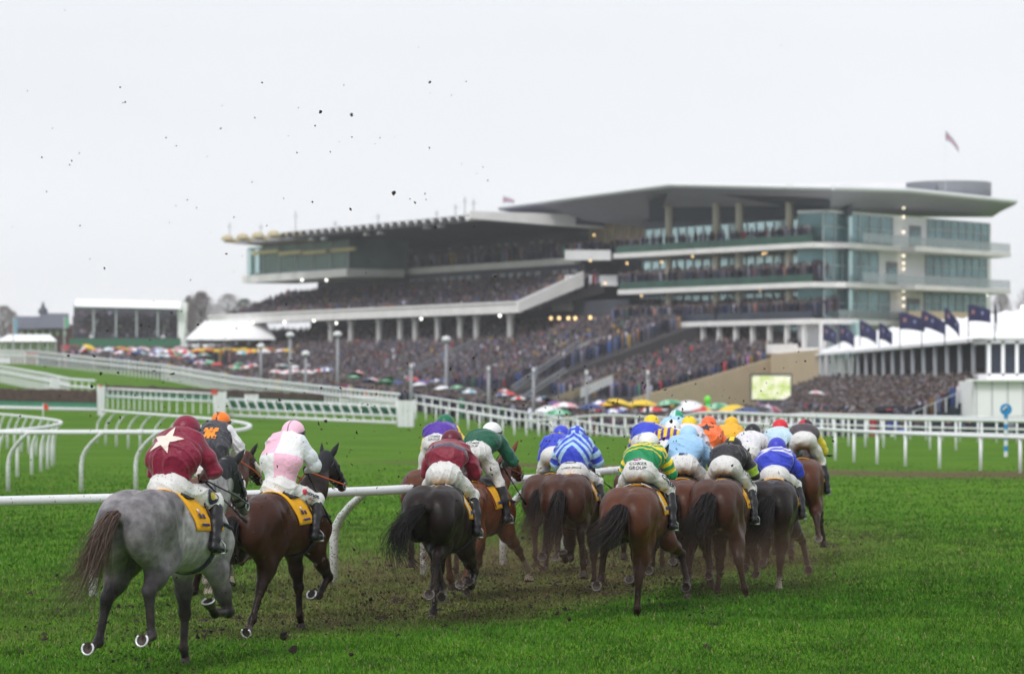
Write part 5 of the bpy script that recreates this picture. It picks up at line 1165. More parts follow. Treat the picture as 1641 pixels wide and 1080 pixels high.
def strands(root_pts, guide, n, width, thick, m, name, parent, seed=0, col=None, frizz=.03, seg=9, curl=0.0, spread=None):
    """many thin tapered hair ribbons following a guide curve"""
    g = np.array(guide, float); r_ = np.random.default_rng(seed)
    tt = np.linspace(0, 1, seg); gi = np.linspace(0, 1, len(g))
    G = np.stack([np.interp(tt, gi, g[:, a]) for a in range(3)], 1)
    V = []; F = []; C = []
    c1, c2 = np.array(col[0][:3]), np.array(col[1][:3])
    spread = spread or (lambda t: width*(.30+.35*min(1, t*8)+.75*np.sin(np.pi*min(1, t*1.02))**.8*(.7+.3*t)))
    for i in range(n):
        off = r_.normal(size=3); off /= np.linalg.norm(off)+1e-9; rad = r_.random()**.5
        end = int(seg*(.62+.38*r_.random())); end = max(4, min(seg, end))
        ph = r_.random()*6.28; cc = c1+(c2-c1)*r_.random()**1.5
        wv = r_.normal(size=3)*frizz
        pts = []
        for k in range(end):
            t = tt[k]; p = G[k]+off*rad*spread(t)+wv*t*t*2+np.array([math.sin(ph+t*7), math.cos(ph+t*6), 0])*frizz*t*.6
            pts.append(p)
        pts = np.array(pts); w = thick*np.linspace(1, .15, end)
        side = r_.normal(size=3); side /= np.linalg.norm(side)
        b = len(V)
        side2 = np.cross(side, pts[-1]-pts[0]); side2 /= np.linalg.norm(side2)+1e-9
        for k in range(end):
            for q in range(3):
                a = q*2.094
                V.append(pts[k]+(side*math.cos(a)+side2*math.sin(a))*w[k]); C.append(cc)
        for k in range(end-1):
            for q in range(3):
                F.append((b+k*3+q, b+k*3+(q+1) % 3, b+(k+1)*3+(q+1) % 3, b+(k+1)*3+q))
    me = new_mesh(name, np.array(V), np.array(F), m, True, np.array(C))
    return link(name, me, parent)

def project_patch(bvh, P, dirs, off, thick=0.0):
    """drop points on a surface along dirs; returns points lifted by off"""
    out = []
    for p, d in zip(P, dirs):
        hit = bvh.ray_cast(Vector(p), Vector(d), 3.0)
        if hit[0] is None: hit = bvh.find_nearest(Vector(p))
        q = Vector(hit[0])-Vector(d).normalized()*off
        out.append(tuple(q))
    return out

_hoof_me = {}
def hoof_parts(kind='dark', bright=True):
    kk = kind; kind = kind+str(bright)
    if kind not in _hoof_me:
        n = 14; prof = []
        V = []; F = []
        # coronet at z=0, sole at z=-.085; toe towards +x
        for (z, rx, ry, cx) in ((0.0, .043, .040, 0.0), (-.03, .052, .047, .010), (-.085, .068, .060, .026)):
            for k in range(n):
                a = 2*math.pi*k/n; fl = 1.0 if math.cos(a) > -.6 else .86
                V.append((cx+rx*math.cos(a)*fl, ry*math.sin(a), z))
        for i in range(2):
            for k in range(n): F.append((i*n+(k+1) % n, i*n+k, (i+1)*n+k, (i+1)*n+(k+1) % n))
        F.append(tuple(range(n)))
        b = len(V)
        V.append((.022, 0, -.074))
        for k in range(n): F.append((2*n+(k+1) % n, 2*n+k, b))
        me = new_mesh('hoof', np.array(V), F, M_hoof if kk == 'dark' else mat('pale_hoof', rgb(190, 175, 155), .6, noise=.2), False)
        mb = MB(); ring = []
        for k in range(15):
            a = R(-140+20*k); ring.append((.026+.056*math.cos(a), .050*math.sin(a), -.090))
        mb.tube(ring, .0095, 6)
        shoe = mb.mesh('horseshoe', M_shoe if bright else M_shoe_worn, True)
        mb = MB(); mb.add([(-.03, -.012, -.080), (-.03, .012, -.080), (.035, 0, -.083), (-.028, 0, -.092)], [(0, 1, 3), (1, 2, 3), (2, 0, 3), (0, 2, 1)])
        frog = mb.mesh('frog', M_sole)
        _hoof_me[kind] = (me, shoe, frog)
    return _hoof_me[kind]

def make_horse(label, coat, pose, loc, yaw, scale=1.0, pitch=0.0, roll=0.0, tail='left', hood=None, sheep=False, socks=(), seed=0, detail=True, zoff=0.0, cloth='blue', rein='brown', breast=True, hands=None, tail_lift=0.0, group=None):
    sh = horse_shape(pose); pal = dict(COATS[coat])
    root = empty('racehorse', (loc[0], loc[1], loc[2]+zoff))
    root.rotation_mode = 'XYZ'
    root.rotation_euler = (R(roll), R(-pitch), R(90-yaw)); root.scale = (scale, scale*1.10, scale)
    tag(root, label, 'horse', group or 'racehorses galloping in the pack')
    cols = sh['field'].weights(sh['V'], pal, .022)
    r_ = np.random.default_rng(seed+5)
    zz = sh['V'][:, 2]; sp = np.sin(sh['V'][:, 0]*31+seed)*np.sin(sh['V'][:, 1]*43+zz*27)+.6*np.sin(sh['V'][:, 0]*67+zz*71)*np.sin(sh['V'][:, 1]*83)
    mw = np.clip((.95-zz)/.8, 0, 1)*np.clip(.05+.35*sp, 0, .5); cols = cols*(1-mw[:, None])+mw[:, None]*np.array(rgb(84, 62, 46)[:3])    # mud thrown up the legs
    # white socks below the fetlock and mud on the lower legs
    for key in socks:
        P = sh['legs'][key]; d = np.linalg.norm(sh['V']-P[3], axis=1); z = np.linalg.norm(sh['V']-P[4], axis=1)
        w = np.clip((.17-np.minimum(d, z))/.03, 0, 1)[:, None]; cols = cols*(1-w)+w*np.array([.38, .33, .28])
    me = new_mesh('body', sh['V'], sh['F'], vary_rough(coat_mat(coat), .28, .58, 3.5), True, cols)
    link('body', me, root)
    mhair = mat('horse_hair', (1, 1, 1, 1), .5, attr='col', spec=.4)
    # hooves
    for key, P in sh['legs'].items():
        a = sh['ps'][key][3]; fet, hf = P[3], P[4]
        pd = (hf-fet)/np.linalg.norm(hf-fet)
        start = fet+pd*.105
        pale = key in socks
        hm, shoe, frog = hoof_parts('pale' if pale else 'dark', seed in (1, 3))
        ang = a-28 if key[0] == 'h' else a-28        # the hoof stands a little more upright than the pastern
        if a > 5 and abs(start[2]) < .25: ang = max(-25, a-45)
        M = Matrix.Rotation(R(-ang), 4, 'Y')
        ho = link('hoof', hm, root); ho.matrix_local = Matrix.Translation(Vector(start)) @ M
        s_ = link('horseshoe', shoe, ho); f_ = link('frog', frog, ho)
    # ears, eyes
    poll, hd, up, muz = sh['poll'], sh['hd'], sh['up'], sh['muz']
    ear_col = pal.get('ear', pal['hair'] if coat != 'chestnut' else pal['head'])
    M_ear = mat('ear_'+(hood or coat).replace(' ', '_'), hood and rgb(24, 26, 32) or tuple(ear_col), .7)
    for s in (1, -1):
        mb = MB(); n = 10; pts = []; rs = []
        b0 = poll+up*.05+np.array([0, s*.055, 0])-hd*.01
        d = up*.85+np.array([0, s*.22, 0])-hd*.10+np.array([.12, 0, 0]); d /= np.linalg.norm(d)
        for t, r in ((-.1, .030), (.15, .036), (.35, .037), (.6, .029), (.85, .014), (1, .003)): pts.append(b0+d*.19*t); rs.append(r)
        mb.tube(pts, rs, 10, ys=.62)
        o = mb.build('ear', M_ear, root, True)
        mb = MB(); c = poll+hd*.18+up*.033+np.array([0, s*.074, 0])
        mb.lathe((c[0], c[1], c[2]), [(.004, -.016), (.013, -.011), (.017, 0), (.013, .011), (.004, .016)], 10)
        mb.build('eye', M_eye, root, True)
    # mane
    g = [(.46, 0, 1.54), (.46+(poll[0]-.46)*.5, 0, 1.54+(poll[2]+.07-1.54)*.5), (poll[0]+.02, 0, poll[2]+.085)]
    V = []; F = []; C = []
    mc = pal.get('mane', pal['hair']); c1 = np.array(mc[:3]); n_ = 150
    for i in range(n_):
        t = i/(n_-1); p = (np.array(g[0])*(1-t)+np.array(g[2])*t); b = len(V)
        sd = 1 if r_.random() > .25 else -1
        side = sd*(.075+.02*r_.random()); dn = -.10-.08*r_.random(); bk = -.10*r_.random()
        w = .006
        for k in range(5):
            u = k/4; q = p+np.array([bk*u, side*math.sin(u*1.7), -.005+dn*u*u+.02*math.sin(u*3.1)])
            V += [q+np.array([w*(1-u*.7), 0, 0]), q-np.array([w*(1-u*.7), 0, 0])]; C += [c1*(.8+.5*r_.random())]*2
        for k in range(4): F.append((b+k*2, b+k*2+1, b+k*2+3, b+k*2+2))
    link('mane', new_mesh('mane', np.array(V), np.array(F), mhair, True, np.array(C)), root)
    # tail
    sy = {'left': 1, 'right': -1, 'down': .15, 'bob': .5, 'curl': .5}[tail]
    tl = tail_lift
    guide = [(-1.08, 0, 1.35), (-1.20, sy*.02, 1.32+.02*tl), (-1.30, sy*.07, 1.16+.08*tl), (-1.33, sy*.12, .98+.14*tl), (-1.34, sy*.19, .80+.20*tl), (-1.35, sy*.30, .64+.18*tl), (-1.38, sy*.42, .50+.14*tl)]
    if tail == 'bob':   # a short thick bundle flung to the left
        guide = [(-1.08, 0, 1.35), (-1.20, .02, 1.31), (-1.29, .06, 1.18), (-1.33, .12, 1.04+.04*tl), (-1.33, .19, .92+.08*tl), (-1.31, .25, .82+.10*tl), (-1.28, .29, .76+.10*tl)]
    if tail == 'curl':
        guide = [(-1.08, 0, 1.35), (-1.22, .07, 1.29), (-1.30, .20, 1.14), (-1.31, .27, .98), (-1.29, .24, .82), (-1.26, .15, .68), (-1.23, .06, .56)]
    if tail == 'down':
        guide = [(-1.08, 0, 1.35), (-1.18, .01, 1.30), (-1.24, .03, 1.14), (-1.25, .07, .95), (-1.25, .11, .78), (-1.26, .15, .64), (-1.28, .18, .52)]
    tailm = strands(None, guide, 300 if tail != 'bob' else 380, .075 if tail != 'bob' else .11, .0055, mhair, 'tail', root, seed, (pal['hair'], pal['hair2']), .085, 12)
    # tack
    bv = sh['bvh']
    def on_body(x, ang, r0=.9, off=.012):
        c = Vector((x, 0, 1.22)); d = Vector((0, math.sin(ang), math.cos(ang))); p = c+d*r0
        hit = bv.ray_cast(p, -d, 1.2)
        q = hit[0] if hit[0] is not None else c+d*.33
        return q+d*off
    def wrap(x0, x1, a0, a1, nx, na, off, name, m, par, thick=.008, shear=0.0):
        P = []; F = []
        for i in range(nx+1):
            for j in range(na+1):
                a = a0+(a1-a0)*j/na
                x = x0+(x1-x0)*i/nx+shear*abs(a)
                P.append(on_body(x, a, off=off+.004*math.sin(i*1.9+j*.7)*(.4 if thick < .01 else 1)))
        for i in range(nx):
            for j in range(na):
                b = i*(na+1)+j; F.append((b, b+1, b+na+2, b+na+1))
        o = link(name, new_mesh(name, np.array(P), F, m, True), par)
        md = o.modifiers.new('thickness', 'SOLIDIFY'); md.thickness = thick; md.offset = 1
        return o
    cl = wrap(-.30, .30, -1.62, 1.62, 10, 26, .014, 'saddle_cloth', M_cloth_y, root, .010, .06)
    for s in (1, -1):
        if cloth == 'blue':
            for (xx, a_, w_, h_) in ((-.19, 1.08, .05, .10), (-.11, 1.10, .045, .09), (-.20, 1.40, .16, .05), (.02, 1.42, .1, .035)):
                wrap(xx, xx+w_, s*a_, s*(a_+h_*1.6), 2, 3, .027, 'cloth_print', M_navy_print, cl, .003, .06)
            wrap(-.18, -.13, s*.95, s*1.03, 2, 3, .027, 'cloth_print', M_white_print, cl, .003, .06)
        else:
            wrap(-.33, -.295, s*.15, s*1.5, 2, 12, .024, 'cloth_border', M_cloth_w if cloth == 'white' else mat('maroon_cloth', rgb(110, 30, 50), .8), cl, .008, .06)
            wrap(-.18, -.02, s*1.3, s*1.42, 2, 3, .027, 'cloth_print', M_navy_print, cl, .003, .06)
    wrap(-.20, .26, -.62, .62, 8, 12, .034, 'saddle', M_leather, root, .022)
    wrap(.20, .27, .35, math.pi*2-.35, 2, 36, .020, 'girth', M_girth, root, .008)
    if breast:
        mb = MB()
        for s in (1, -1):
            pts = []
            for t in np.linspace(0, 1, 7):
                x = .25+.62*t; z = 1.30-.10*t; d = Vector((0, -s, 0)); p = Vector((x, s*.7, z))
                hit = bv.ray_cast(p, d, .7); q = hit[0] if hit[0] is not None else Vector((x, s*.05, z))
                pts.append(q-d*.012)
            mb.tube(pts, .016, 6)
        mb.build('breast_girth', M_girth, root, True)
    # bridle
    mb = MB(); y = np.array([0, 1.0, 0])
    def loop(c, ax_u, ru, rv, r=.009, n=18, up_=up):
        mb.tube([c+up_*ru*math.cos(2*math.pi*k/n)+y*rv*math.sin(2*math.pi*k/n) for k in range(n+1)], r, 6, ys=1.3)
    loop(poll+hd*.02-up*.02, None, .112, .088); loop(poll+hd*.12-up*.01, None, .102, .082)
    loop(poll+hd*.34-up*.02, None, .086, .066, .012); loop(poll+hd*.44-up*.02, None, .072, .055)
    for s in (1, -1):
        mb.tube([poll+hd*.03+y*s*.08-up*.0, poll+hd*.2+y*s*.083-up*.04, poll+hd*.34+y*s*.066-up*.04, poll+hd*.44+y*s*.062-up*.055], .008, 6)
    br = mb.build('bridle', M_leather if hood or coat == 'black' else M_brown_leather if coat == 'chestnut' else M_leather, root, True)
    for s in (1, -1):
        mb = MB(); c = poll+hd*.455+y*s*.066-up*.06
        mb.tube([c+np.array([.035*math.cos(a), 0, .035*math.sin(a)]) for a in np.linspace(0, 2*math.pi, 15)], .006, 6, False)
        mb.build('bit_ring', M_steel, br, True)
    if hood:
        # hood covering ears, cheeks and upper neck as its own shell
        f = Field(tuple(poll-np.array([.35, .2, .35])), tuple(poll+np.array([.40, .2, .30])), .014)
        f.cap(poll, poll+hd*.20, .098, .096, .04, .84); f.cap(poll+hd*.14, poll+hd*.30, .090, .075, .03, .82)
        f.cap(poll+hd*.07-up*.08, poll+hd*.22-up*.06, .092, .072, .03, .74)
        f.cap(poll, poll-np.array([.22, 0, .12]), .110, .135, .04, .62)
        HV, HF = f.nets(); link('hood', new_mesh('hood', HV, HF, mat('black_hood', rgb(24, 28, 34), .65, bump=.3, bscale=20)), br)
    if sheep:
        mb = MB()
        c = poll+hd*.33
        mb.tube([c-y*.075-up*.05, c-y*.06+up*.055, c+up*.085, c+y*.06+up*.055, c+y*.075-up*.05], [.026, .036, .038, .036, .026], 10)
        for s in (1, -1): mb.tube([poll+hd*.08+y*s*.09-up*.02, poll+hd*.2+y*s*.095-up*.04, poll+hd*.34+y*s*.085-up*.05], [.02, .032, .024], 8)
        mb.build('sheepskin_noseband', M_sheep, br, True)
    # reins go to the rider's hands
    hnd = hands if hands is not None else ((.78, .10, 1.66), (.78, -.10, 1.66))
    mb = MB(); mr = {'brown': M_brown_leather, 'orange': M_rubber_rein, 'black': M_leather}[rein]
    for s, hp in zip((1, -1), hnd):
        c = poll+hd*.455+y*s*.072-up*.06; hp = np.array(hp); m_ = c*.5+hp*.5+np.array([0, s*.10, -.03])
        mb.tube([c, c*.7+m_*.3+np.array([0, s*.02, 0]), m_, hp*.7+m_*.3, hp], .009, 6, ys=.6)
    a, b = np.array(hnd[0]), np.array(hnd[1])
    mb.tube([a, a*.7+b*.3+np.array([-.12, 0, -.12]), a*.3+b*.7+np.array([-.12, 0, -.12]), b], .008, 6)
    mb.build('reins', mr, br, True)
    return root
# ------------------------------------------------------------ jockeys
M_skin = mat('skin', rgb(196, 148, 122), .55)
M_glove = mat('black_glove', rgb(28, 28, 30), .6)
M_hair = mat('brown_hair', rgb(52, 38, 28), .7)
M_silk = mat('racing_silk', (1, 1, 1, 1), .42, attr='col', noise=.07, nscale=7, bump=.9, bscale=19, spec=.3, sheen=.2)
M_capsilk = mat('cap_silk', (1, 1, 1, 1), .38, attr='col', noise=.05, nscale=9, bump=.25, bscale=22, spec=.4)
M_breech = mat('white_breeches', (1, 1, 1, 1), .62, attr='col', noise=.04, nscale=9, bump=.8, bscale=14, specks=(62, .665, rgb(84, 66, 50)))
M_boot = mat('black_boot', rgb(26, 26, 30), .42, bump=.1, bscale=9, spec=.35)
M_boot_soft = mat('brown_boot_top', rgb(88, 34, 34), .4, bump=.12, bscale=14)
M_goggle = mat('goggle_strap', rgb(24, 22, 26), .4)
M_lens = mat('goggle_lens', rgb(60, 70, 80), .1)
WHITE = rgb(232, 232, 234); BLACK = rgb(34, 34, 38); YEL = rgb(240, 208, 40); MAR = rgb(128, 16, 52); PINK = rgb(246, 190, 214)
ROYAL = rgb(56, 74, 204); PALE = rgb(170, 210, 236); GREEN = rgb(20, 138, 84); DKG = rgb(18, 88, 66); PURP = rgb(84, 48, 160); ORANGE = rgb(250, 128, 32); GREY = rgb(92, 92, 102)
BREECH = rgb(220, 219, 217); STAIN = rgb(104, 82, 58)

def ik(a, b, l1, l2, pole):
    a = np.array(a, float); b = np.array(b, float); d = b-a; L = np.linalg.norm(d); L_ = min(L, (l1+l2)*.995)
    n = d/L; x = (l1*l1-l2*l2+L_*L_)/(2*L_); h_ = math.sqrt(max(0, l1*l1-x*x)); pole = np.array(pole, float)
    p = pole-n*(pole@n); p /= np.linalg.norm(p); return a+n*x+p*h_

def star_shape(r=1.0, inner=.42, rot=0.0):
    return [(r*(1 if k % 2 == 0 else inner)*math.sin(rot+math.pi*k/5), r*(1 if k % 2 == 0 else inner)*math.cos(rot+math.pi*k/5)) for k in range(10)]
def fill2d(poly, cut=8):
    import bmesh
    bm = bmesh.new(); c = bm.verts.new((sum(p[0] for p in poly)/len(poly), sum(p[1] for p in poly)/len(poly), 0)); vs = [bm.verts.new((p[0], p[1], 0)) for p in poly]
    for i in range(len(vs)): bm.faces.new((c, vs[i], vs[(i+1) % len(vs)]))
    bmesh.ops.subdivide_edges(bm, edges=bm.edges[:], cuts=cut, use_grid_fill=True)
    bm.verts.index_update(); V = [tuple(v.co) for v in bm.verts]; F = [tuple(v.index for v in f.verts) for f in bm.faces]; bm.free(); return V, F
def text2d(txt, size=1.0, bold=0.0):
    cu = bpy.data.curves.new('t', 'FONT'); cu.body = txt; cu.size = size; cu.align_x = 'CENTER'; cu.align_y = 'CENTER'; cu.offset = bold; cu.resolution_u = 2
    o = bpy.data.objects.new('t', cu); COL.objects.link(o); dg = bpy.context.evaluated_depsgraph_get()
    me = o.evaluated_get(dg).to_mesh(); V = [tuple(v.co) for v in me.vertices]; F = [tuple(p.vertices) for p in me.polygons]
    o.evaluated_get(dg).to_mesh_clear(); bpy.data.objects.remove(o); bpy.data.curves.remove(cu); return V, F
def decal(shape, bvh, O, U, Vv, D, m, name, parent, off=.005):
    Vs, F = shape; O, U, Vv, D = Vector(O), Vector(U), Vector(Vv), Vector(D).normalized(); P = []
    for (u, v, _) in Vs:
        p = O+U*u+Vv*v; hit = bvh.ray_cast(p-D*.5, D, 1.2)
        q = hit[0] if hit[0] is not None else bvh.find_nearest(p)[0]
        P.append(tuple(q-D*off))
    return link(name, new_mesh(name, np.array(P), F, m, False), parent)
def plain(name, c): return mat('print_'+name, c, .6)

def wrinkle(V, F, amp, H, ax, ph, fr):
    """cloth folds pushed along the surface normals"""
    me = new_mesh('tmp', V, F, None); n = np.zeros(len(V)*3, dtype=np.float32); me.vertices.foreach_get('normal', n); n = n.reshape(-1, 3)
    bpy.data.meshes.remove(me)
    x, y, z = (V[:, 0]*1.0, V[:, 1]*1.0, V[:, 2]*1.0)
    a = x*ax[0]+z*ax[2]; b = -x*ax[2]+z*ax[0]
    q1 = 1.6*np.sin(7*y+5*b+ph)+1.2*np.sin(11*a-6*y+2*ph); q2 = 1.5*np.sin(9*b-5*a+ph*2)+np.sin(13*y+ph)
    w1 = np.sin(fr*(13*a+8*y)+q1*1.6+ph); w2 = np.sin(fr*(11*y-12*a)+q2*1.7+ph*3); w3 = np.sin(fr*(24*a-19*y)+2*q1-q2+ph*5)
    m1 = .5+.5*np.sin(5*a+4*y+ph*4); m2 = .5+.5*np.sin(6*b-5*y+ph*2)
    d = np.exp(-(w1/.42)**2)*1.3*m1+np.exp(-(w2/.42)**2)*1.1*m2+.25*w3*m1*m2-.5
    return (V+n*(amp*d)[:, None]).astype(np.float32)

def make_jockey(label, horse, pat, cap, hip=(-.02, 1.72), top=2.35, hands=(.78, 1.62), sleeve_open=0.0, hx=0.0, stain=.5, boot='black', side=0.0, head_dx=0.0,
                decals=(), fine=True, capfn=None, knee_out=.0, goggles=True, armR=None, puff=1.07, elbow=1.0):
    root = empty('person', tuple(horse.location)); root.rotation_mode = 'XYZ'; root.rotation_euler = horse.rotation_euler.copy(); root.scale = (horse.scale[0], horse.scale[0]*1.02, horse.scale[0])
    tag(root, label, 'jockey', 'jockeys riding in the race')
    H = np.array([hip[0], side, hip[1]]); sz = top-.245; dz = sz-hip[1]; dx = math.sqrt(max(.05, .47**2-dz*dz)); S = np.array([hip[0]+dx, side, sz])
    ax = (S-H)/np.linalg.norm(S-H); nb = np.array([-ax[2], 0, ax[0]])           # nb points out of the back
    hc = S+np.array([.155+head_dx, 0, .085])
    hand = {1: np.array([hands[0], .085, hands[1]]), -1: np.array(armR if armR else [hands[0]+.02, -.085, hands[1]])}
    sh = {s: S+np.array([.0, s*.180, -.015]) for s in (1, -1)}
    elb = {s: ik(sh[s], hand[s], .29, .27, (-.22, s*.85*elbow, -.45)) for s in (1, -1)}
    hj = {s: H+np.array([.02, s*.095, -.03]) for s in (1, -1)}
    ank = {s: np.array([.10, s*.352, 1.13]) for s in (1, -1)}
    kn = {s: ik(hj[s], ank[s], .43, .41, (1.0, s*(.22+knee_out), .15)) for s in (1, -1)}
    h = .010 if fine else .013
    lo = (min(H[0]-.32, -.35), -.62, .90); hi = (S[0]+.62, .62, top+.12)
    # --- body: one continuous surface (head, neck, trunk, arms, hands, legs)
    f = Field(lo, hi, h)
    f.cap(H, S, .095, .105, .05, 1.35); f.cap(S, hc-np.array([.02, 0, .03]), .062, .058, .04)
    f.ell(hc, (.098, .077, .112), .03); f.cap(hc+np.array([.05, 0, -.07]), hc+np.array([.07, 0, -.085]), .045, .035, .04)
    f.cap(hc+np.array([.09, 0, 0.0]), hc+np.array([.112, 0, -.03]), .012, .018, .02)          # nose
    f.cap(hc+np.array([.088, -.02, -.062]), hc+np.array([.088, .02, -.062]), .010, .010, .01)   # lips
    for s in (1, -1):
        f.cap(hc+np.array([.085, s*.032, .018]), hc+np.array([.09, s*.03, .018]), .016, .014, .01, sub=True)
        f.cap(hc+np.array([-.01, s*.076, -.025]), hc+np.array([-.015, s*.080, .02]), .016, .02, .012)
        f.chain([sh[s], elb[s], hand[s]*.9+elb[s]*.1], [.052, .042, .026], .04)
        f.ell(hand[s]-np.array([.015, 0, 0]), (.028, .020, .022), .02)
        f.chain([hj[s], kn[s], ank[s]], [.085, .055, .038], .05)
        f.cap(ank[s]-np.array([.02, 0, .06]), ank[s]+np.array([.12, s*.01, -.092]), .026, .018, .02)
    V, F = f.nets()
    link('body', new_mesh('body', V, F, M_skin), root)
    # --- breeches
    f = Field((lo[0], -.5, 1.0), (max(kn[1][0], H[0])+.2, .5, hip[1]+.35), h)
    w1 = H+ax*.17
    f.ell(H+ax*.02+nb*(-.01), (.138, .148, .126), .05, 'seat')
    for s in (1, -1): f.ell(H+np.array([-.05, s*.070, -.005])-ax*.02, (.112, .092, .116), .09, 'seat')
    f.cap(H, w1, .125, .108, .05, 1.28, 'waist')
    for s in (1, -1):
        f.chain([hj[s]+np.array([-.01, 0, .0]), hj[s]*.5+kn[s]*.5, kn[s]], [.104, .090, .066], .06, tag='thigh')
        f.cap(kn[s], kn[s]*.72+ank[s]*.28, .074, .060, .03, tag='knee')
    V, F = f.nets(); V = wrinkle(V, F, .0080, H, ax, hip[1]*7, 1.5)
    inner = np.exp(-((V[:, 1]-side)/.14)**2)*np.clip((H[2]-.02-V[:, 2])/.10, 0, 1)*np.clip(1.2-(V[:, 0]-H[0])/.35, 0, 1)*stain*1.6
    nn = .5+.5*np.sin(V[:, 1]*37+V[:, 2]*21)*np.sin(V[:, 2]*43+V[:, 0]*29)
    w = np.clip(inner*(.6+.6*nn), 0, .92)[:, None]
    cols = np.array(BREECH[:3])*(1-w)+np.array(STAIN[:3])*w
    br = link('breeches', new_mesh('breeches', V, F, M_breech, True, cols), root); bvb = bvh_of(V, F)
    # --- jacket
    f = Field((H[0]-.2, -.6, min(hand[1][2], hand[-1][2])-.14), (hi[0], .6, S[2]+.2), h)
    w0 = H+ax*.115
    f.cap(w0, H*.45+S*.55+nb*.05, .128*puff, .150*puff, .05, 1.28, 'torso'); f.cap(H*.45+S*.55+nb*.05, S+nb*.005, .150*puff, .122*puff, .05, 1.55, 'torso')
    f.cap(S+nb*.01, S+np.array([.075, 0, .035]), .085, .062, .04, 1.1, 'torso')
    rs = np.random.default_rng(abs(hash(pat[0]+str(hip[0])))%1000 if False else int(abs(hip[0]*1000+top*100)))
    for s in (1, -1):
        t_ = 'sleeveL' if s > 0 else 'sleeveR'
        f.cap(sh[s]-np.array([0, s*.03, 0]), sh[s]*.4+elb[s]*.6, .092, .082, .05, tag=t_); f.cap(sh[s]*.4+elb[s]*.6, elb[s], .082, .074, .04, tag=t_)
        wr = elb[s]*.14+hand[s]*.86
        f.cap(elb[s], wr, .072, .043, .03, tag=t_); f.cap(wr, wr+(hand[s]-elb[s])*.04, .036, .034, .01, tag=t_)
    V, F = f.nets(); V0 = V; V = wrinkle(V, F, .0125, H, ax, rs.uniform(0, 9), 1.0)
    X = V0.astype(float); tpos = ((X-H)@ax)/np.linalg.norm(S-H); u = X[:, 1]-side
    D = []
    X_, Y_, Z_ = V0[:, 0], V0[:, 1], V0[:, 2]
    pd = {}
    for pr in f.prims:
        d = Field._cap(X_, Y_, Z_, pr[1], pr[2], pr[3], pr[4], pr[5]); pd[pr[6]] = np.minimum(pd.get(pr[6], np.full(len(V), 9.)), d)
    sl = np.minimum(pd['sleeveL'], pd['sleeveR']) < pd['torso']-.004
    wv = np.zeros(len(V))
    for s in (1, -1):
        m_ = (Y_-side)*s > 0; L1 = np.linalg.norm(elb[s]-sh[s]); L2 = np.linalg.norm(hand[s]-elb[s])
        t1 = ((X-sh[s])@(elb[s]-sh[s]))/L1**2; t2 = ((X-elb[s])@(hand[s]-elb[s]))/L2**2
        d1 = np.linalg.norm(X-(sh[s]+np.clip(t1, 0, 1)[:, None]*(elb[s]-sh[s])), axis=1); d2 = np.linalg.norm(X-(elb[s]+np.clip(t2, 0, 1)[:, None]*(hand[s]-elb[s])), axis=1)
        wv = np.where(m_, np.where(d1 < d2, np.clip(t1, 0, 1)*.52, .52+np.clip(t2, 0, 1)*.48), wv)
    cols = pat(u, tpos, wv, sl, (X-H)@nb)
    jk = link('jacket', new_mesh('jacket', V, F, M_silk, True, cols), root); bvj = bvh_of(V, F)
    # --- helmet with silk cap
    f = Field(tuple(hc-.22), tuple(hc+.24), .011)
    cc = hc+np.array([-.008, 0, .032])
    f.ell(cc, (.148, .122, .124), .02); f.cap(cc+np.array([.10, 0, -.035]), cc+np.array([.155, 0, -.05]), .045, .018, .03, 1.5)
    f.cap(cc+np.array([.02, 0, -.16]), cc+np.array([.02, 0, -.12]), .105, .12, .02, .95, sub=True)
    V, F = f.nets(); q = V-cc
    ccol = np.tile(np.array(cap[:3]), (len(V), 1))
    if capfn: ccol = capfn(q, ccol)
    he = link('helmet', new_mesh('helmet', V, F, M_capsilk, True, ccol), root)
    mb = MB(); n = 22
    mb.tube([cc+np.array([.148*math.cos(a)*1.0, .125*math.sin(a), -.035+.045*math.cos(a)*0]) for a in np.linspace(0, 2*math.pi, n+1)], .008, 6, False)
    mb.build('cap_band', M_goggle if goggles else mat('cap_band_'+str(int(cap[0]*99)), cap, .5), he, True)
    if goggles:
        mb = MB(); mb.tube([cc+np.array([.152*math.cos(a), .128*math.sin(a), -.015+.030*math.cos(a)]) for a in np.linspace(R(70), R(290), n)], .012, 6)
        mb.build('goggle_strap', M_goggle, root, True)
        mb = MB(); mb.tube([hc+np.array([.095, -.05, .02]), hc+np.array([.118, 0, .022]), hc+np.array([.095, .05, .02])], .024, 8); mb.build('goggles', M_lens, root, True)
    # nape hair
    mb = MB(); mb.tube([hc+np.array([-.055, -.055, -.035]), hc+np.array([-.088, 0, -.045]), hc+np.array([-.055, .055, -.035])], .024, 8); mb.build('hair', M_hair, root, True)
    # --- gloves: palm, four fingers and a thumb closed round the reins
    for s in (1, -1):
        hp = hand[s]; g = Field(tuple(hp-.12), tuple(hp+.12), .0065)
        dr = hp-elb[s]; dr /= np.linalg.norm(dr); upv = np.array([0, 0, 1.0]); upv -= dr*dr[2]; upv /= np.linalg.norm(upv); la = np.cross(dr, upv)
        g.cap(hp-dr*.075, hp-dr*.02, .028, .030, .02, 1); g.cap(hp-dr*.02+upv*.02, hp-dr*.02-upv*.02, .024, .022, .02); g.cap(hp-dr*.01+upv*.02, hp-dr*.01-upv*.02, .024, .022, .02)
        for i, (o_, ln) in enumerate(((.030, .036), (.011, .040), (-.008, .037), (-.026, .030))):
            k0 = hp+dr*.012+upv*o_+la*s*-.012; k1 = k0+dr*ln*.75+la*s*.008; k2 = k1-la*s*-.024-dr*.012; k3 = k2-dr*.022
            g.chain([k0, k1, k2, k3], [.0098, .0092, .0086, .0080], .005)
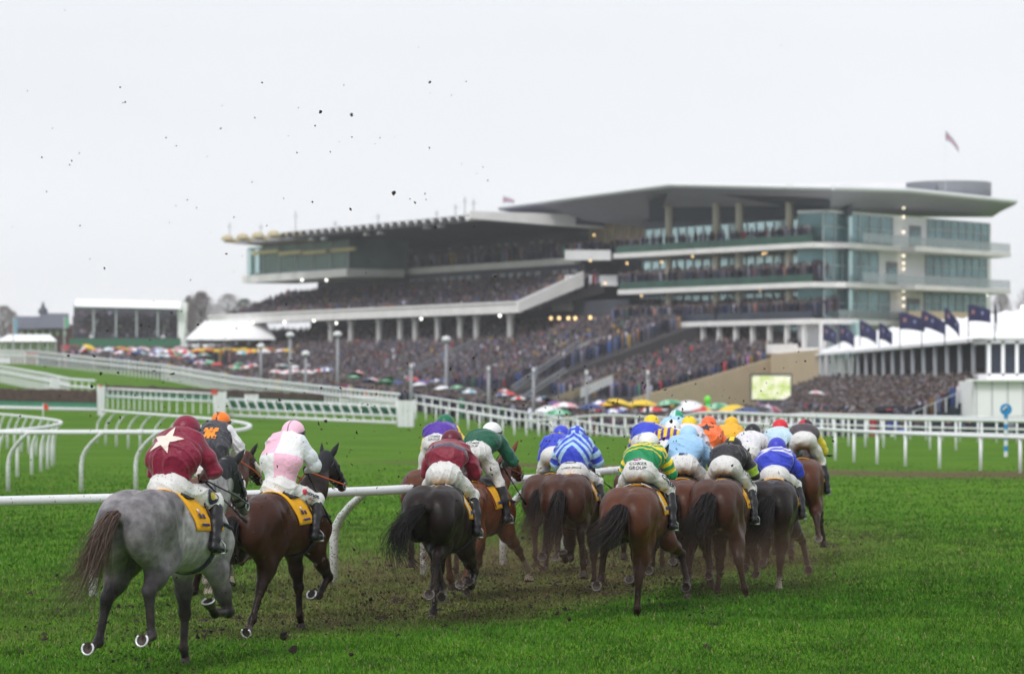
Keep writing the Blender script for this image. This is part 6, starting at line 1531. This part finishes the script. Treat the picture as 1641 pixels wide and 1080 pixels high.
        t0 = hp-dr*.025+upv*.03; g.chain([t0, t0+dr*.03+upv*.012+la*s*.012, t0+dr*.052+upv*.006+la*s*.02], [.013, .011, .010], .008)
        V, F = g.nets(); link('glove', new_mesh('glove', V, F, M_glove), root)
    # --- boots and stirrups
    for s in (1, -1):
        f = Field((ank[s][0]-.2, min(ank[s][1], kn[s][1])-.14, .92), (max(kn[s][0], ank[s][0])+.28, max(ank[s][1], kn[s][1])+.14, kn[s][2]+.1), .012)
        k_ = kn[s]*.80+ank[s]*.20
        f.cap(k_, k_*.5+ank[s]*.5, .068, .064, .04); f.cap(k_*.5+ank[s]*.5, ank[s], .064, .044, .04)
        f.cap(ank[s], ank[s]+np.array([-.03, 0, -.075]), .046, .040, .03); f.cap(ank[s]+np.array([-.03, 0, -.078]), ank[s]+np.array([.17, s*.01, -.098]), .038, .032, .03, 1.15)
        V, F = f.nets(); bo = link('boot', new_mesh('boot', V, F, M_boot if boot == 'black' else M_boot_soft), root)
        mb = MB(); c = ank[s]+np.array([.085, 0, -.128]); c[1] *= .93
        mb.tube([c+np.array([0, -.055, 0]), c+np.array([0, .055, 0])], .012, 6); mb.tube([c+np.array([0, -.055, 0]), c+np.array([0, -.05, .08]), c+np.array([0, 0, .135]), c+np.array([0, .05, .08]), c+np.array([0, .055, 0])], .006, 6)
        st = mb.build('stirrup', M_steel, horse, True)
        mb = MB(); mb.tube([c+np.array([0, 0, .135]), np.array([.08, s*.24, 1.46])], .012, 6, ys=.4); mb.build('stirrup_leather', M_leather, st, True)
    info = dict(root=root, bvj=bvj, bvb=bvb, H=H, S=S, ax=ax, nb=nb, jk=jk, br=br, hand=hand, kn=kn, hj=hj, he=he)
    return info

def back_decal(J, shape, m, name, t=.6, y=0.0, size=.1):
    H, S, ax, nb = J['H'], J['S'], J['ax'], J['nb']
    return decal(shape, J['bvj'], H+(S-H)*t+np.array([0, y, 0]), np.array([0, -size, 0]), ax*size, -nb, m, name, J['jk'], .009)
def seat_decal(J, shape, m, name, dz=0.05, y=0.0, size=.05, rot=0.0, off=.006):
    H = J['H']; D = np.array([1, 0, -.35]); U = np.array([0, -1, 0])*size; W = np.array([.33, 0, .94])*size
    c, s_ = math.cos(rot), math.sin(rot)
    return decal(shape, J['bvb'], H+np.array([0, y, dz]), U*c+W*s_, W*c-U*s_, D, m, name, J['br'], off)
def thigh_decal(J, shape, m, name, t=.55, size=.05, off=.006, upd=0.0):
    a, b = J['hj'][-1], J['kn'][-1]; ax = (b-a)/np.linalg.norm(b-a); D = np.array([.25, 1, -.25])
    W = np.cross(ax, D/np.linalg.norm(D)); W /= np.linalg.norm(W); W = -W if W[2] < 0 else W
    return decal(shape, J['bvb'], a+(b-a)*t+W*upd, ax*size, W*size, D, m, name, J['br'], off)
def whip(J, horse, hand=-1, d=(-.5, -.2, -.55), L=.62, label='', lean=None):
    p = J['hand'][hand]; d = np.array(d, float); d /= np.linalg.norm(d); root = empty('riding_whip', tuple(horse.location)); root.rotation_euler = horse.rotation_euler.copy(); root.scale = J['root'].scale.copy()
    tag(root, label, 'whip', 'riding whips carried by the jockeys')
    a = p-d*.06; b = p+d*L*.72; c = p+d*L
    mb = MB(); mb.tube([a, p+d*.14], [.013, .011], 8); mb.build('handle', M_glove, root, True)
    mb = MB(); mb.tube([p+d*.14, b], [.009, .007], 8); mb.build('shaft', M_leather, root, True)
    mb = MB(); mb.tube([b, b*.5+c*.5, c], [.012, .018, .014], 8, ys=.5); mb.build('padded_flap', M_leather, root, True)
    return root

# --- silk patterns: u = across (left +), t = up the spine 0..1, w = down the sleeve 0..1, sl = sleeve mask
def _a(c): return np.array(c[:3])
def P_plain(body, sleeve=None, cuffs=None):
    def fn(u, t, w, sl, n):
        c = np.tile(_a(body), (len(u), 1))
        if sleeve is not None: c[sl] = _a(sleeve)
        if cuffs is not None: c[sl & (w > .9)] = _a(cuffs)
        return c
    return fn
def P_quarters(a, b, sleeve):
    def fn(u, t, w, sl, n):
        q = (u > .02) ^ (t > .62); c = np.where(q[:, None], _a(b), _a(a)); c[sl] = _a(sleeve); return c
    return fn
def P_band(a, band, t0, t1, armband=None):
    def fn(u, t, w, sl, n):
        c = np.tile(_a(a), (len(u), 1)); c[(~sl) & (t > t0) & (t < t1)] = _a(band)
        if armband is not None: c[sl & (w > .30) & (w < .50)] = _a(armband)
        return c
    return fn
def P_hoops(a, b, f0, ph, tmin=-9, sleeves=True, sf=6.5):
    def fn(u, t, w, sl, n):
        k = ((t*f0+ph) % 1) < .5; k &= t > tmin; c = np.where(k[:, None], _a(b), _a(a))
        ks = ((w*sf) % 1) < .5
        c[sl] = np.where(ks[:, None], _a(b), _a(a))[sl] if sleeves else _a(a); return c
    return fn
def P_chevron(a, b):
    def fn(u, t, w, sl, n):
        v = t+np.abs(u)*2.3; k = ((v > .62) & (v < .78)) | ((v > .92) & (v < 1.06)) | ((v > 1.2) & (v < 1.32)); c = np.where(k[:, None], _a(b), _a(a))
        ks = ((w*3.6+.2) % 1) < .5; c[sl] = np.where(ks[:, None], _a(b), _a(a))[sl]; return c
    return fn
def P_vstripe(a, b, f_, lo_t, hi_t, base, sleeve):
    def fn(u, t, w, sl, n):
        k = ((u*f_) % 1) < .5; c = np.tile(_a(base), (len(u), 1)); m_ = (t > lo_t) & (t < hi_t)
        c[m_] = np.where(k[:, None], _a(b), _a(a))[m_]; c[t <= lo_t] = _a(a); c[sl] = _a(sleeve); return c
    return fn
# ------------------------------------------------------------ runners and riders
def place(px, s, yaw, cy=None, scale=1.0):
    """horse origin from the photo column of its croup, the pixel scale there and its heading"""
    C = np.array([(px-820.5)/s, FPX/s]); y = R(yaw); fwd = np.array([math.sin(y), math.cos(y)]); p = C+fwd*.80*scale
    zo = 0.0
    if cy is not None: zo = CH-(cy-HY)/s-1.575*scale
    return (p[0], p[1], 0), yaw, scale, zo
def runner(hl, jl, px, s, yaw, cy, coat, pose, pat, cap, waist_y, top_y, scale=1.0, hk={}, jk={}):
    (loc, yaw, scale, zo) = place(px, s, yaw, cy, scale)
    # rider heights from photo rows
    sj = FPX/(loc[1])
    top = (CH-(top_y-HY)/(FPX/(loc[1]+.3)) - zo)/scale; waist = (CH-(waist_y-HY)/sj - zo)/scale
    hipz = min(max(waist-.125, 1.60), 1.93); hipx = jk.pop('hipx', -.06); top = max(top, hipz+.30)
    jk.pop('hz', 0); jk.pop('handx', 0); Sz = top-.245; Sx = hipx+math.sqrt(max(.05, .47**2-(Sz-hipz)**2)); hands = (min(Sx+.27, .86), max(1.585, Sz-.34))
    hnd = ((hands[0], .085, hands[1]), (hands[0]+.02, -.085, hands[1]))
    h = make_horse(hl, coat, pose, loc, yaw, scale, zoff=zo, hands=hnd, **hk)
    J = make_jockey(jl, h, pat, cap, hip=(hipx, hipz), top=top, hands=hands, **jk)
    return h, J
def cap_band(c, lo=-.02, hi=.02, axis=0, base=None):
    def fn(q, col):
        m = (q[:, axis] > lo) & (q[:, axis] < hi); col = col.copy(); col[m] = np.array(c[:3]); return col
    return fn
def cap_check(c):
    def fn(q, col):
        m = (np.sin(q[:, 1]*60) > 0) & (np.sin(q[:, 0]*50+q[:, 2]*50) > -.2); col = col.copy(); col[m] = np.array(c[:3]); return col
    return fn
cream = plain('cream', rgb(236, 218, 208)); pnavy = plain('navy', rgb(40, 48, 74)); pgold = plain('gold', rgb(190, 170, 60)); pblk = plain('dark', rgb(50, 52, 60)); pyel = plain('yellow', rgb(240, 214, 50)); pora = plain('orange', rgb(250, 150, 50)); pred = plain('red', rgb(206, 60, 80)); pwht = plain('white', rgb(226, 226, 228)); pblue = plain('blue', rgb(44, 80, 150)); pmag = plain('magenta', rgb(176, 60, 140))
rect = lambda w, h: ([(-w, -h, 0), (0, -h, 0), (w, -h, 0), (-w, h, 0), (0, h, 0), (w, h, 0)], [(0, 1, 4, 3), (1, 2, 5, 4)])
oval = lambda w, h: fill2d([(w*math.cos(k*.3927), h*math.sin(k*.3927)) for k in range(16)], 1)

# 1 grey, maroon silks with star
h, J = runner('dappled grey racehorse with a dark hood and brown tail, nearest the camera', 'jockey in maroon silks with a large cream star on the back', 217, 170, 20, 790, 'grey', 'push', P_plain(MAR), MAR, 772, 662, 1.07,
    dict(hood='b', tail='left', seed=1, pitch=-2.5, roll=-1.5, rein='black', breast=True), dict(hipx=-.10, stain=.1, handx=.72, knee_out=.05, puff=1.14))
back_decal(J, fill2d(star_shape(1, .42, .2)), cream, 'star', .80, .04, .175)
decal(fill2d(star_shape()), bvh_of(*[np.array(x) for x in ([v.co[:] for v in J['he'].data.vertices], [p.vertices[:] for p in J['he'].data.polygons])]), J['S']+np.array([.15, -.01, .19]), (0, -.035, 0), (-.03, 0, .02), (0.2, 0, -1), cream, 'star', J['he'], .004)
p_ = seat_decal(J, rect(1, .38), pnavy, 'patch', .12, .0, .062); seat_decal(J, rect(.4, .25), pgold, 'patch_print', .12, .012, .05, off=.009)
thigh_decal(J, oval(1, 1.0), pnavy, 'thigh_patch', .72, .072); thigh_decal(J, oval(1, .9), pgold, 'patch_print', .72, .040, .010); thigh_decal(J, rect(.4, .5), pwht, 'patch_print', .80, .03, .012)
whip(J, h, -1, (-.10, -.72, -.62), .62, 'black riding whip held low by the jockey with the star')
# 2 hidden horse, orange cap
h, J = runner('chestnut bay racehorse with a white sheepskin noseband, hidden behind the grey', 'jockey in black silks with orange castle emblem and orange cap', 298, 124, 19, 765, 'bay', 'strike', P_plain(rgb(66, 66, 74), WHITE), ORANGE, 738, 659, 1.0,
    dict(sheep=True, seed=2, rein='orange', socks=('fl', 'hr')), dict(capfn=cap_band(BLACK, -.006, .006, 1), handx=.84))
cast = [(-1, -.9), (-.55, -.9), (-.55, -.5), (-.2, -.5), (-.2, -.9), (.2, -.9), (.2, -.5), (.55, -.5), (.55, -.9), (1, -.9), (1, -.3), (.7, -.3), (.7, .3), (1, .3), (1, .9), (.55, .9), (.55, .5), (.2, .5), (.2, .9), (-.2, .9), (-.2, .5), (-.55, .5), (-.55, .9), (-1, .9), (-1, .3), (-.7, .3), (-.7, -.3), (-1, -.3)]
back_decal(J, fill2d(cast, 1), pora, 'castle_emblem', .80, .0, .10)
# 3 dark bay, pink
h, J = runner('dark bay racehorse with a black hood and yellow cloth, right of the grey', 'jockey in pink and white quartered silks with a pink cap', 402, 147, 23, 788, 'dark bay', 'kick', P_quarters(PINK, WHITE, rgb(222, 226, 234)), rgb(248, 196, 218), 768, 674, 1.0,
    dict(hood='b', tail='down', seed=3, pitch=2.5, rein='orange'), dict(capfn=cap_band(BLACK, -.008, .004, 1), stain=.05, hipx=-.05, handx=.74, hz=1.60))
seat_decal(J, text2d('SHIVANIS' if False else '- - -', 1, .01), pred, 'writing', .10, .02, .04)
thigh_decal(J, text2d('morson', 1, .02), pnavy, 'writing', .60, .075); thigh_decal(J, oval(1, 1), pred, 'logo', .34, .034); thigh_decal(J, text2d('GROUP', 1, .01), pred, 'writing', .62, .030, .006, -.055)
whip(J, h, -1, (.05, -.42, -.90), .66, 'black riding whip pointing down in the pink-capped jockey\'s hand')
# 5 (behind 4)
h, J = runner('bay racehorse half hidden behind the near black horse', 'jockey in purple silks with yellow star and green cap', 680, 116, 12, 752, 'bay', 'tuck', P_plain(PURP, YEL), rgb(20, 110, 78), 686, 663, .98, dict(seed=5, tail='down', cloth='white'), dict(stain=.2, goggles=False))
back_decal(J, fill2d(star_shape()), pyel, 'star', .8, 0, .11); seat_decal(J, text2d('COMER\nGROUP', 1, .01), pblk, 'writing', .03, 0, .05)
# 4 near black
h, J = runner('near-black racehorse galloping with its black tail swept left', 'jockey in maroon silks with one grey band and maroon cap', 690, 141, 9, 783, 'black', 'converge', P_band(rgb(128, 22, 50), rgb(80, 78, 92), .50, .66), rgb(96, 18, 40), 742, 684, 1.02, dict(seed=4, pitch=-3, tail='curl', cloth='white', socks=()), dict(stain=.45, handx=.76))
seat_decal(J, text2d('- -', 1, .01), pred, 'writing', .12, .02, .03)
# 6 chestnut, green jacket
h, J = runner('light chestnut racehorse with a yellow cloth, head turned right of the black horse', 'jockey in dark green silks with white seams and a white cap', 732, 127, 20, 770, 'chestnut', 'reach', P_plain(DKG, DKG, WHITE), WHITE, 706, 679, 1.0, dict(seed=6, pitch=3, tail='down', cloth='maroon', rein='brown', socks=('fr',)), dict(stain=.75, handx=.80, hz=1.60, hipx=-.02, capfn=cap_band(BLACK, -.035, -.015, 2)))
seat_decal(J, text2d('COMER\nGROUP', 1, .01), pblk, 'writing', .06, .0, .05)
back_decal(J, fill2d([(-1, .5), (0, -.1), (1, .5), (1, .1), (0, -.5), (-1, .1)], 1), pwht, 'collar_flash', .92, 0, .07)
whip(J, h, -1, (.2, -.35, -.7), .6, 'thin riding whip of the jockey in dark green silks')
# 8 blue with yellow star (behind 7)
h, J = runner('brown racehorse mostly hidden behind the blue chevron rider', 'jockey in plain blue silks with a yellow star, half hidden', 872, 112, 12, 760, 'brown', 'reach', P_plain(ROYAL), ROYAL, 716, 681, .97, dict(seed=8, tail='down'), dict(stain=.2))
back_decal(J, fill2d(star_shape()), pyel, 'star', .8, 0, .11)
# 7 blue chevrons
h, J = runner('muddy brown racehorse with a dark tail and yellow cloth edge', 'jockey in royal blue silks with pale chevrons and checked cap', 910, 123, 10, 762, 'brown', 'gather', P_chevron(ROYAL, PALE), ROYAL, 741, 680, .99, dict(seed=7, pitch=-1.5, roll=-2, tail='down', cloth='white', rein='black'), dict(capfn=cap_check(PALE), stain=.15, sleeve_open=.1))
seat_decal(J, rect(1, .42), pnavy, 'patch', .12, .02, .075); seat_decal(J, text2d('BETVICTOR' if False else '----', 1, .02), pwht, 'patch_print', .12, .02, .05, off=.009); seat_decal(J, text2d('COMER GROUP', 1, .01), pblk, 'writing', .0, 0, .038)
whip(J, h, -1, (.1, -.6, -.5), .55, 'riding whip beside the blue chevron jockey')
# 9 green and yellow hoops
h, J = runner('bay racehorse with a black tail bundled left, centre of the pack', 'jockey in green and yellow hooped silks with a white cap', 1008, 136, 13, 777, 'bay', 'stride', P_hoops(rgb(18, 140, 86), YEL, 5.6, .1, .40, True, 5.5), WHITE, 737, 694, 1.0, dict(seed=9, pitch=2, tail='bob', tail_lift=.6, rein='brown', cloth='white'), dict(stain=.85, handx=.70, knee_out=.08, hz=1.56))
seat_decal(J, oval(1, .55), pmag, 'badge', .135, .03, .052); seat_decal(J, text2d('NCL' if False else 'SCL', 1, .02), pwht, 'badge_print', .135, .03, .035, off=.010); seat_decal(J, text2d('COMER\nGROUP', 1, .015), pblk, 'writing', .02, .0, .062)
thigh_decal(J, text2d('COMER', 1, .03), pblk, 'writing', .62, .085)
# 21,20,19,18 background
h, J = runner('bay racehorse behind the green and yellow hooped rider', 'jockey in blue silks with yellow stripes and yellow cap', 1020, 110, 12, 748, 'bay', 'tuck', P_hoops(ROYAL, rgb(236, 200, 90), 3.0, .2, .6, True, 4), YEL, 692, 664, .98, dict(seed=21, tail='down'), dict(stain=.15, goggles=False))
seat_decal(J, text2d('COMER\nGROUP', 1, .01), pblk, 'writing', .03, 0, .05)
h, J = runner('dark brown racehorse at the head of the middle group', 'jockey in pale blue silks with a half green cap', 1065, 94, 12, 732, 'brown', 'drive', P_plain(PALE), rgb(206, 232, 232), 690, 656, .98, dict(seed=20, tail='down'), dict(capfn=lambda q, c: np.where((q[:, 1] < 0)[:, None], np.array(rgb(40, 160, 120)[:3]), c), goggles=False))
h, J = runner('dark bay racehorse behind the pale blue rider', 'jockey in white silks with purple and yellow stripes', 1054, 113, 12, 752, 'dark bay', 'gather', P_vstripe(PURP, YEL, 11, .22, .66, WHITE, PURP), WHITE, 706, 672, .98, dict(seed=19, tail='down'), dict(stain=.4, goggles=False))
h, J = runner('bay racehorse almost wholly hidden in the middle of the pack', 'jockey in pinkish white silks with a bright yellow cap', 1084, 105, 12, 745, 'bay', 'reach', P_plain(rgb(232, 222, 232)), YEL, 705, 666, .98, dict(seed=18, tail='down'), dict(stain=.1, goggles=False))
# 10 light blue
h, J = runner('reddish bay racehorse between the hooped and black-jacket riders', 'jockey in plain light blue silks with maroon boot tops', 1084, 125, 10, 768, 'bay', 'drive', P_plain(rgb(158, 202, 240)), rgb(170, 210, 240), 728, 681, .99, dict(seed=10, tail='bob', tail_lift=0), dict(stain=.9, boot='soft', knee_out=.05))
seat_decal(J, rect(1, .5), pnavy, 'patch', .12, 0, .055); seat_decal(J, rect(.6, .25), pblue, 'patch_print', .12, 0, .05, off=.009)
# 17 orange, 16 yellow, 15 white
h, J = runner('chestnut racehorse in the far middle of the pack', 'jockey in orange silks with a black star and orange cap', 1118, 102, 12, 742, 'chestnut', 'tuck', P_plain(rgb(255, 120, 60)), rgb(250, 110, 60), 714, 666, .98, dict(seed=17, tail='down'), dict(goggles=False))
back_decal(J, fill2d(star_shape()), pblk, 'star', .86, 0, .13)
h, J = runner('dark racehorse in front of the orange and white riders', 'jockey in golden yellow silks with a golden yellow cap', 1156, 97, 12, 736, 'black', 'gather', P_plain(rgb(236, 176, 26)), rgb(240, 184, 30), 712, 667, .98, dict(seed=16, tail='down'), dict(goggles=True))
h, J = runner('dark bay racehorse between the black-jacket and blue riders', 'jockey in plain white silks with a black cap', 1187, 107, 12, 748, 'dark bay', 'reach', P_plain(rgb(228, 226, 234)), BLACK, 712, 678, .98, dict(seed=15, tail='down'), dict(stain=.1, goggles=False))
# 14 rightmost, 13
h, J = runner('bay racehorse with a dark tail, furthest right in the pack', 'jockey in black and yellow silks with a dark red cap', 1283, 106, 8, 735, 'bay', 'reach', P_plain(rgb(74, 66, 72), rgb(226, 204, 50)), rgb(190, 30, 50), 692, 671, .99, dict(seed=14, tail='down', rein='black'), dict(stain=.8, goggles=False, capfn=lambda q, c: np.where((q[:, 1] < 0)[:, None], np.array(rgb(60, 40, 48)[:3]), c)))
whip(J, h, -1, (-.3, -.7, .02), .36, 'riding whip held out sideways by the rightmost jockey')
h, J = runner('brown racehorse behind the royal blue rider', 'jockey in pale blue silks with a bright red cap', 1235, 106, 11, 745, 'brown', 'tuck', P_plain(rgb(196, 222, 236)), rgb(214, 36, 52), 708, 671, .98, dict(seed=13, tail='down'), dict(stain=.1, goggles=False))
# 11 black jacket
h, J = runner('brown bay racehorse with a black tail and yellow cloth, right of the bay', 'jockey in black silks with a lime green armband', 1145, 126, 13, 771, 'brown', 'stride2', P_band(rgb(44, 42, 48), rgb(44, 42, 48), 2, 3, rgb(170, 206, 60)), BLACK, 732, 697, 1.0, dict(seed=11, pitch=-2, tail='bob', tail_lift=-.4, rein='orange'), dict(stain=.95, hipx=-.02, handx=.72, hz=1.56, capfn=lambda q, c: np.where(((q[:, 2] > .07) & (np.abs(q[:, 1]) < .03))[:, None], np.array(YEL[:3]), c)))
thigh_decal(J, text2d('FITZDARES', 1, .02), pblk, 'writing', .55, .072)
# 12 royal blue with white hoops
h, J = runner('very dark racehorse with one white hind sock, right of the brown bay', 'jockey in royal blue silks with two white hoops and blue cap', 1236, 121, 8, 767, 'black', 'stride', P_hoops(rgb(52, 68, 200), WHITE, 5.0, .25, .58, False), rgb(60, 66, 190), 746, 702, 1.0, dict(seed=12, pitch=2, tail='bob', tail_lift=-1.0, rein='black', socks=('hr',)), dict(stain=.05, hipx=-.06, hz=1.52, handx=.78))
seat_decal(J, text2d('ITV' if False else '- -', 1, .02), pblk, 'writing', .10, .03, .035); thigh_decal(J, text2d('=', 1, .02), pblk, 'logo', .8, .06)

# ------------------------------------------------------------ kicked-up turf
M_clod = mat('wet_soil', rgb(46, 34, 26), .9, noise=.4, nscale=20, bump=.6, bscale=40)
clods = []
for k in range(7):
    import bmesh
    bm = bmesh.new(); bmesh.ops.create_icosphere(bm, subdivisions=2, radius=1.0); rr = np.random.default_rng(60+k); ph = rr.random(6)*6; st = rr.uniform(.5, 1.3, 3)
    for v in bm.verts:
        x, y, z = v.co; f = 1+.35*math.sin(3*x+ph[0])*math.sin(3.3*y+ph[1])+.3*math.sin(5*z+ph[2]+2*x)+.18*math.sin(9*y+ph[3])*math.sin(8*x+ph[4]); v.co = Vector((x*f*st[0], y*f*st[1], z*f*st[2]))
    me = bpy.data.meshes.new('clod'); bm.to_mesh(me); bm.free(); me.materials.append(M_clod); clods.append(me)
rr = np.random.default_rng(99)
def clod(px, py, d, size, big=False):
    o = link('clod', clods[rr.integers(0, 7)], None, P3(px, py, d)); o.scale = (size, size, size*(.7+.6*rr.random())); o.rotation_euler = tuple(rr.random(3)*6.28)
    tag(o, 'small dark clod of turf flying through the air' if not big else 'large ragged clod of soil flying low over the turf', 'clod', 'small flying clods' if not big else 'large flying clods')
for px, py, s_ in ((104, 17, 2.2), (44, 146, 2.2), (689, 132, 3.0), (747, 131, 1.6), (267, 43, 1.6), (671, 76, 1.6), (1252, 73, 1.8), (115, 258, 2), (197, 165, 1.6), (84, 206, 1.4), (657, 319, 3.0), (683, 320, 2.4), (476, 245, 1.8), (774, 268, 1.6), (356, 170, 1.4), (357, 228, 1.5), (282, 330, 1.8), (239, 523, 4), (226, 521, 2.4), (404, 292, 1.6), (240, 545, 2.6)):
    clod(px, py, 27+rr.random()*14, s_*30/FPX*.6)
for k in range(195):
    px = 820*rr.random()**1.05 if rr.random() < .72 else 820+500*rr.random(); py = 130+560*rr.random()**.8
    if px > 820: py = 560+150*rr.random()
    clod(px, py, 27+rr.random()*20, (1.0+1.6*rr.random()**3)*.0052)
for px, py, s_ in ((563, 1048, 8), (530, 1068, 4), (893, 982, 8), (912, 992, 6), (700, 1060, 3), (600, 1005, 3), (1140, 980, 3), (850, 1005, 3.4), (165, 990, 4), (315, 1010, 3), (640, 900, 3), (905, 975, 4), (505, 905, 3), (745, 1010, 2.6), (1235, 948, 3), (470, 1040, 7), (455, 1018, 8), (15, 905, 3), (985, 940, 3), (1075, 925, 3.5), (1210, 880, 3)):
    clod(px, py, 33+rr.random()*3, s_*22/FPX, True)
for k in range(55):
    px = 380+860*rr.random(); clod(px, 850+140*rr.random()-40*abs(px-800)/400, 36+rr.random()*9, .006+.016*rr.random()**2.5)
# fine spray of soil: thousands of specks low behind the hooves
n = 15000; V = []; F = []
cen = [(228, 168, .9), (432, 147, 1.0), (640, 141, 1.5), (700, 141, 1.2), (800, 127, 1), (900, 123, 1.1), (1000, 136, 1.0), (1090, 120, 1.2), (1140, 126, 1.1), (1230, 121, .8)]
for k in range(n):
    px, s_, w = cen[rr.integers(0, len(cen))]; d = FPX/s_+rr.normal()*1.3; x = (px-820.5)/s_+rr.normal()*.75; z = abs(rr.normal())*.30+.02
    if rr.random() < .24: z += rr.random()**1.5*2.6
    r = .0035+.010*rr.random()**4; a = rr.normal(size=(3, 3))*r; c = np.array([x, d, z]); b = len(V)
    V += [c+a[0], c+a[1], c+a[2], c-a.sum(0)*.5]; F += [(b, b+1, b+2), (b, b+1, b+3), (b+1, b+2, b+3), (b, b+2, b+3)]
o = link('soil_spray', new_mesh('soil_spray', np.array(V), np.array(F), M_clod, False)); tag(o, 'fine spray of soil thrown up low behind the galloping hooves', 'soil spray', kind='stuff')
# thin brown dust of soil hanging low round the legs
mb = MB(); mb.box((0, 0, 0), (2, 2, 2)); du = mb.build('soil_dust', None); du.location = (1.3, 44.6, .55); du.scale = (5.4, 8.2, .62); du.rotation_euler = (0, 0, R(-24))
m_d = bpy.data.materials.new('soil_dust'); m_d.use_nodes = True; nd = m_d.node_tree; nd.nodes.clear(); od = nd.nodes.new('ShaderNodeOutputMaterial'); vd = nd.nodes.new('ShaderNodeVolumePrincipled')
td = nd.nodes.new('ShaderNodeTexCoord'); ld = nd.nodes.new('ShaderNodeVectorMath'); ld.operation = 'LENGTH'; nd.links.new(td.outputs['Object'], ld.inputs[0])
mrd = nd.nodes.new('ShaderNodeMapRange'); mrd.inputs['From Min'].default_value = 1.0; mrd.inputs['From Max'].default_value = .15; mrd.inputs['To Min'].default_value = 0; mrd.inputs['To Max'].default_value = 1; nd.links.new(ld.outputs['Value'], mrd.inputs['Value'])
nsd = nd.nodes.new('ShaderNodeTexNoise'); nsd.inputs['Scale'].default_value = .9; nsd.inputs['Detail'].default_value = 3; ged = nd.nodes.new('ShaderNodeNewGeometry'); nd.links.new(ged.outputs['Position'], nsd.inputs['Vector'])
mrn = nd.nodes.new('ShaderNodeMapRange'); mrn.inputs['From Min'].default_value = .46; mrn.inputs['From Max'].default_value = .66; mrn.inputs['To Max'].default_value = .20; nd.links.new(nsd.outputs[0], mrn.inputs['Value'])
mud_ = nd.nodes.new('ShaderNodeMath'); mud_.operation = 'MULTIPLY'; nd.links.new(mrd.outputs[0], mud_.inputs[0]); nd.links.new(mrn.outputs[0], mud_.inputs[1]); nd.links.new(mud_.outputs[0], vd.inputs['Density'])
vd.inputs['Color'].default_value = (.34, .22, .15, 1); nd.links.new(vd.outputs[0], od.inputs['Volume']); du.data.materials.clear(); du.data.materials.append(m_d)
tag(du, 'thin brown dust of soil hanging low among the galloping legs', 'soil dust', kind='stuff')
# hoof prints: shallow torn crescents of bare soil
V = []; F = []
for k in range(420):
    y = 33+34*rr.random()**1.2; x = rr.uniform(-6.5, 7.0)
    if rr.random() > float(mud(np.array(x), np.array(y)))*1.2+.01: continue
    a0 = R(90-15)+rr.normal()*.25; w = .030+.022*rr.random(); b = len(V); zz = float(tz(x, y))
    for j in range(9):
        t = math.pi*(j/8-.5)*1.5; q = w*(.85+.3*rr.random()); V.append((x+q*math.cos(t+a0), y+q*1.3*math.sin(t+a0), zz+.012)); V.append((x+q*1.7*math.cos(t+a0), y+q*2.1*math.sin(t+a0), zz+.022+.02*rr.random()))
    V.append((x, y, zz+.010)); c_ = len(V)-1
    for j in range(8): F += [(b+2*j, b+2*j+1, b+2*j+3, b+2*j+2), (b+2*j, b+2*j+2, c_)]
o = link('hoof_prints', new_mesh('hoof_prints', np.array(V), F, M_clod, False)); tag(o, 'torn hoof prints of bare soil pressed into the turf', 'hoof prints', kind='stuff')
# loose divots lying on the turf
V = []; F = []
for k in range(900):
    y = 33+30*rr.random()**1.3; x = rr.uniform(-6.5, 6.5); 
    if rr.random() > float(mud(np.array(x), np.array(y)))+.06: continue
    r = .012+.05*rr.random()**3; b = len(V); m_ = 7; ph = rr.random()*6
    for j in range(m_): a = 2*math.pi*j/m_; q = r*(.7+.6*rr.random()); V.append((x+q*math.cos(a), y+q*math.sin(a), float(tz(x, y))+.015))
    V.append((x, y, .02+r*.9)); F += [(b+j, b+(j+1) % m_, b+m_) for j in range(m_)]
o = link('divots', new_mesh('divots', np.array(V), F, M_clod, False)); tag(o, 'loose brown divots of soil strewn over the trodden turf', 'divots', kind='stuff')
# ------------------------------------------------------------ damp air
mb = MB(); mb.box((0, 745, 24), (1840, 1640, 54)); hz_o = mb.build('haze', None)
m_h = bpy.data.materials.new('damp_air'); m_h.use_nodes = True; nh = m_h.node_tree; nh.nodes.clear(); oh = nh.nodes.new('ShaderNodeOutputMaterial'); vh = nh.nodes.new('ShaderNodeVolumePrincipled')
vh.inputs['Color'].default_value = (.95, .96, .98, 1); vh.inputs['Density'].default_value = .00024; nh.links.new(vh.outputs[0], oh.inputs['Volume'])
hz_o.data.materials.clear(); hz_o.data.materials.append(m_h); tag(hz_o, 'thin damp haze over the racecourse', 'haze', kind='stuff')

# ------------------------------------------------------------ labels: tell look-alikes apart by their place in the photograph
ORD = ['first', 'second', 'third', 'fourth', 'fifth', 'sixth', 'seventh', 'eighth', 'ninth', 'tenth', 'eleventh', 'twelfth', 'thirteenth', 'fourteenth', 'fifteenth', 'sixteenth', 'seventeenth', 'eighteenth', 'nineteenth', 'twentieth']
byl = {}
for o in bpy.data.objects:
    if o.get('category') and o.get('label') and o.get('group') and not o.parent and 'clod' not in o['category']: byl.setdefault(o['label'], []).append(o)
for lab, os_ in byl.items():
    if len(os_) < 2 or len(os_) > 20: continue
    vert = 'vertical row' in lab
    os_.sort(key=(lambda o: -o.location.z) if vert else (lambda o: o.location.x/max(1, o.location.y)))
    for k, o in enumerate(os_): o['label'] = lab+', '+ORD[k]+(' from top' if vert else ' from left')
